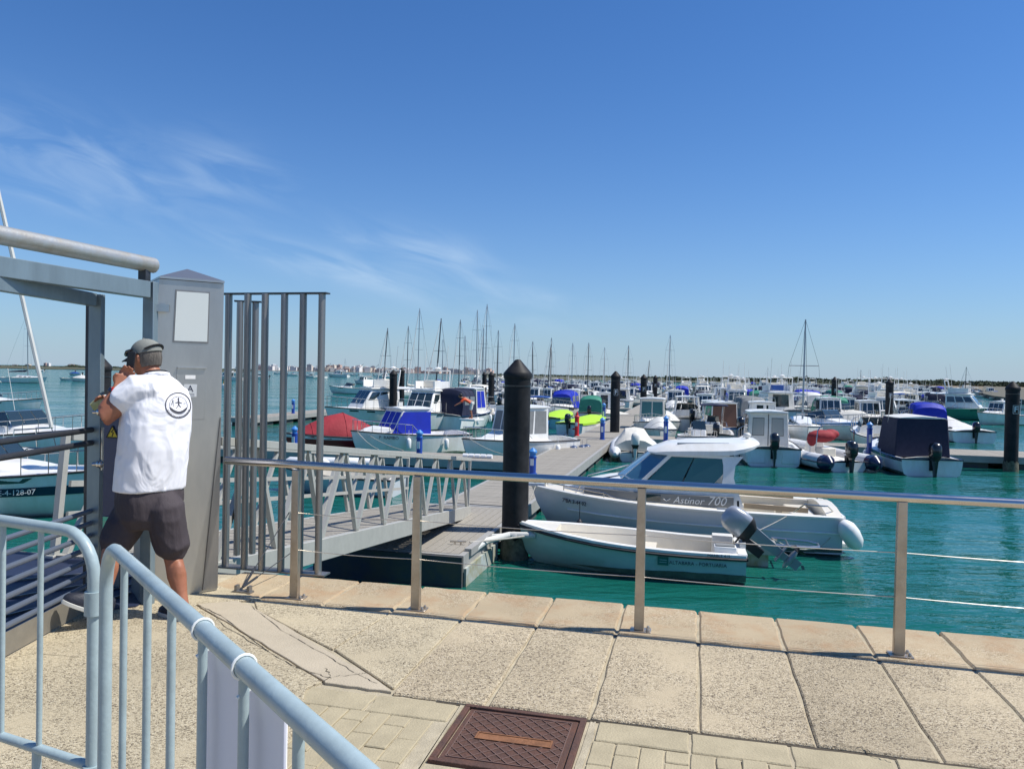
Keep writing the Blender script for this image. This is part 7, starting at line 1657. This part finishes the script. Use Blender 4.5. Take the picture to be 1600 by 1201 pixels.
# town across the bay
GB = [mat('house_'+n_, c, .8) for n_, c in (('white', (.74, .70, .66)), ('cream', (.66, .58, .48)), ('pinkish', (.55, .40, .34)), ('grey', (.45, .44, .43)), ('pale', (.78, .77, .75)))]
m_hw = mat('house_window', (.10, .11, .13), .3)
rd_ = random.Random(12); hm = []
for k in range(5):
    mb = MB(); 
    W_, H_ = ((22, 8), (16, 12), (30, 7), (12, 15), (26, 10))[k]; mb.box(-W_/2, W_/2, -6, 6, -4, H_); mb.box(-W_/2-.3, W_/2+.3, -6.3, 6.3, H_, H_+.6); mb.box(-2, 2, -2, 2, H_+.6, H_+2.4)
    wm = MB()
    for i in range(int(W_/4)):
        for j in range(max(1, int(H_/3.5))): x = -W_/2+2+i*4; wm.box(x-.7, x+.7, -6.05, -5.95, .8+j*3.3, 2.4+j*3.3)
    hm.append((mb.mesh('walls', False), wm.mesh('windows', False)))
for i in range(232):
    px = rd_.uniform(395, 770) if i < 220 else rd_.uniform(20, 380); D_ = rd_.uniform(2300, 2900); base = 584-.0187*(800-px)
    if i >= 220: D_ = 1300
    p = atD(px, base+rd_.uniform(-2.2, 1.0), D_); k = rd_.randrange(5)
    o = bpy.data.objects.new('house', hm[k][0].copy() if False else hm[k][0]); COL.objects.link(o)
    if not o.data.materials: o.data.materials.append(GB[0])
    o.material_slots[0].link = 'OBJECT'; o.material_slots[0].material = rd_.choice(GB); o.location = (p.x, p.y, p.z-3); o.rotation_euler = (0, 0, rd_.uniform(-.5, .5)); s_ = rd_.uniform(.7, 1.2); o.scale = (s_, s_, s_)
    if i >= 220: o.scale = (.35, .35, .35)
    tag(o, 'pale house in the distant town across the bay' if i < 220 else 'low pale house on the scrubby left shore', 'house', 'houses of the distant town' if i < 220 else 'houses on the left shore')
    wo_ = bpy.data.objects.new('windows', hm[k][1]); COL.objects.link(wo_); wo_.parent = o
    if not wo_.data.materials: wo_.data.materials.append(m_hw)
for i, px in enumerate((556, 580, 505, 620)):
    p = atD(px, 584, 2200); mb = MB(); mb.tube([(0, 0, 0), (6, 0, 9), (22, 0, 24)], .45, 5); mb.tube([(0, 0, 0), (-2, 0, 18)], .45, 5); o = mb.build('harbour_crane', m_dark, None, loc=(p.x, p.y, WZ))
    tag(o, 'distant slanting harbour crane, %s from the left before the town' % ordn[(2, 3, 0, 1)[i] if False else {505: 0, 556: 1, 580: 2, 620: 3}[px]], 'crane', 'harbour cranes')
# building with terracotta wall at the right border
p = atD(1632, 604, 420); bd = empty('shore_building', (p.x, p.y, WZ), R(-20), 'low pinkish shore building behind the pile at the right border', 'building')
mb = MB(); mb.box(-6, 12, -4, 4, 0, 6.2); mb.build('wall', GB[2], bd); mb = MB(); mb.box(-6.4, 12.4, -4.4, 4.4, 6.21, 6.8); mb.build('roof', GB[0], bd)
for i in range(4):
    mb = MB(); mb.box(-5+i*3, -3.8+i*3, -4.08, -3.95, 2.6, 4.2); mb.build('window', m_hw, bd)
# radar frame above the cruiser
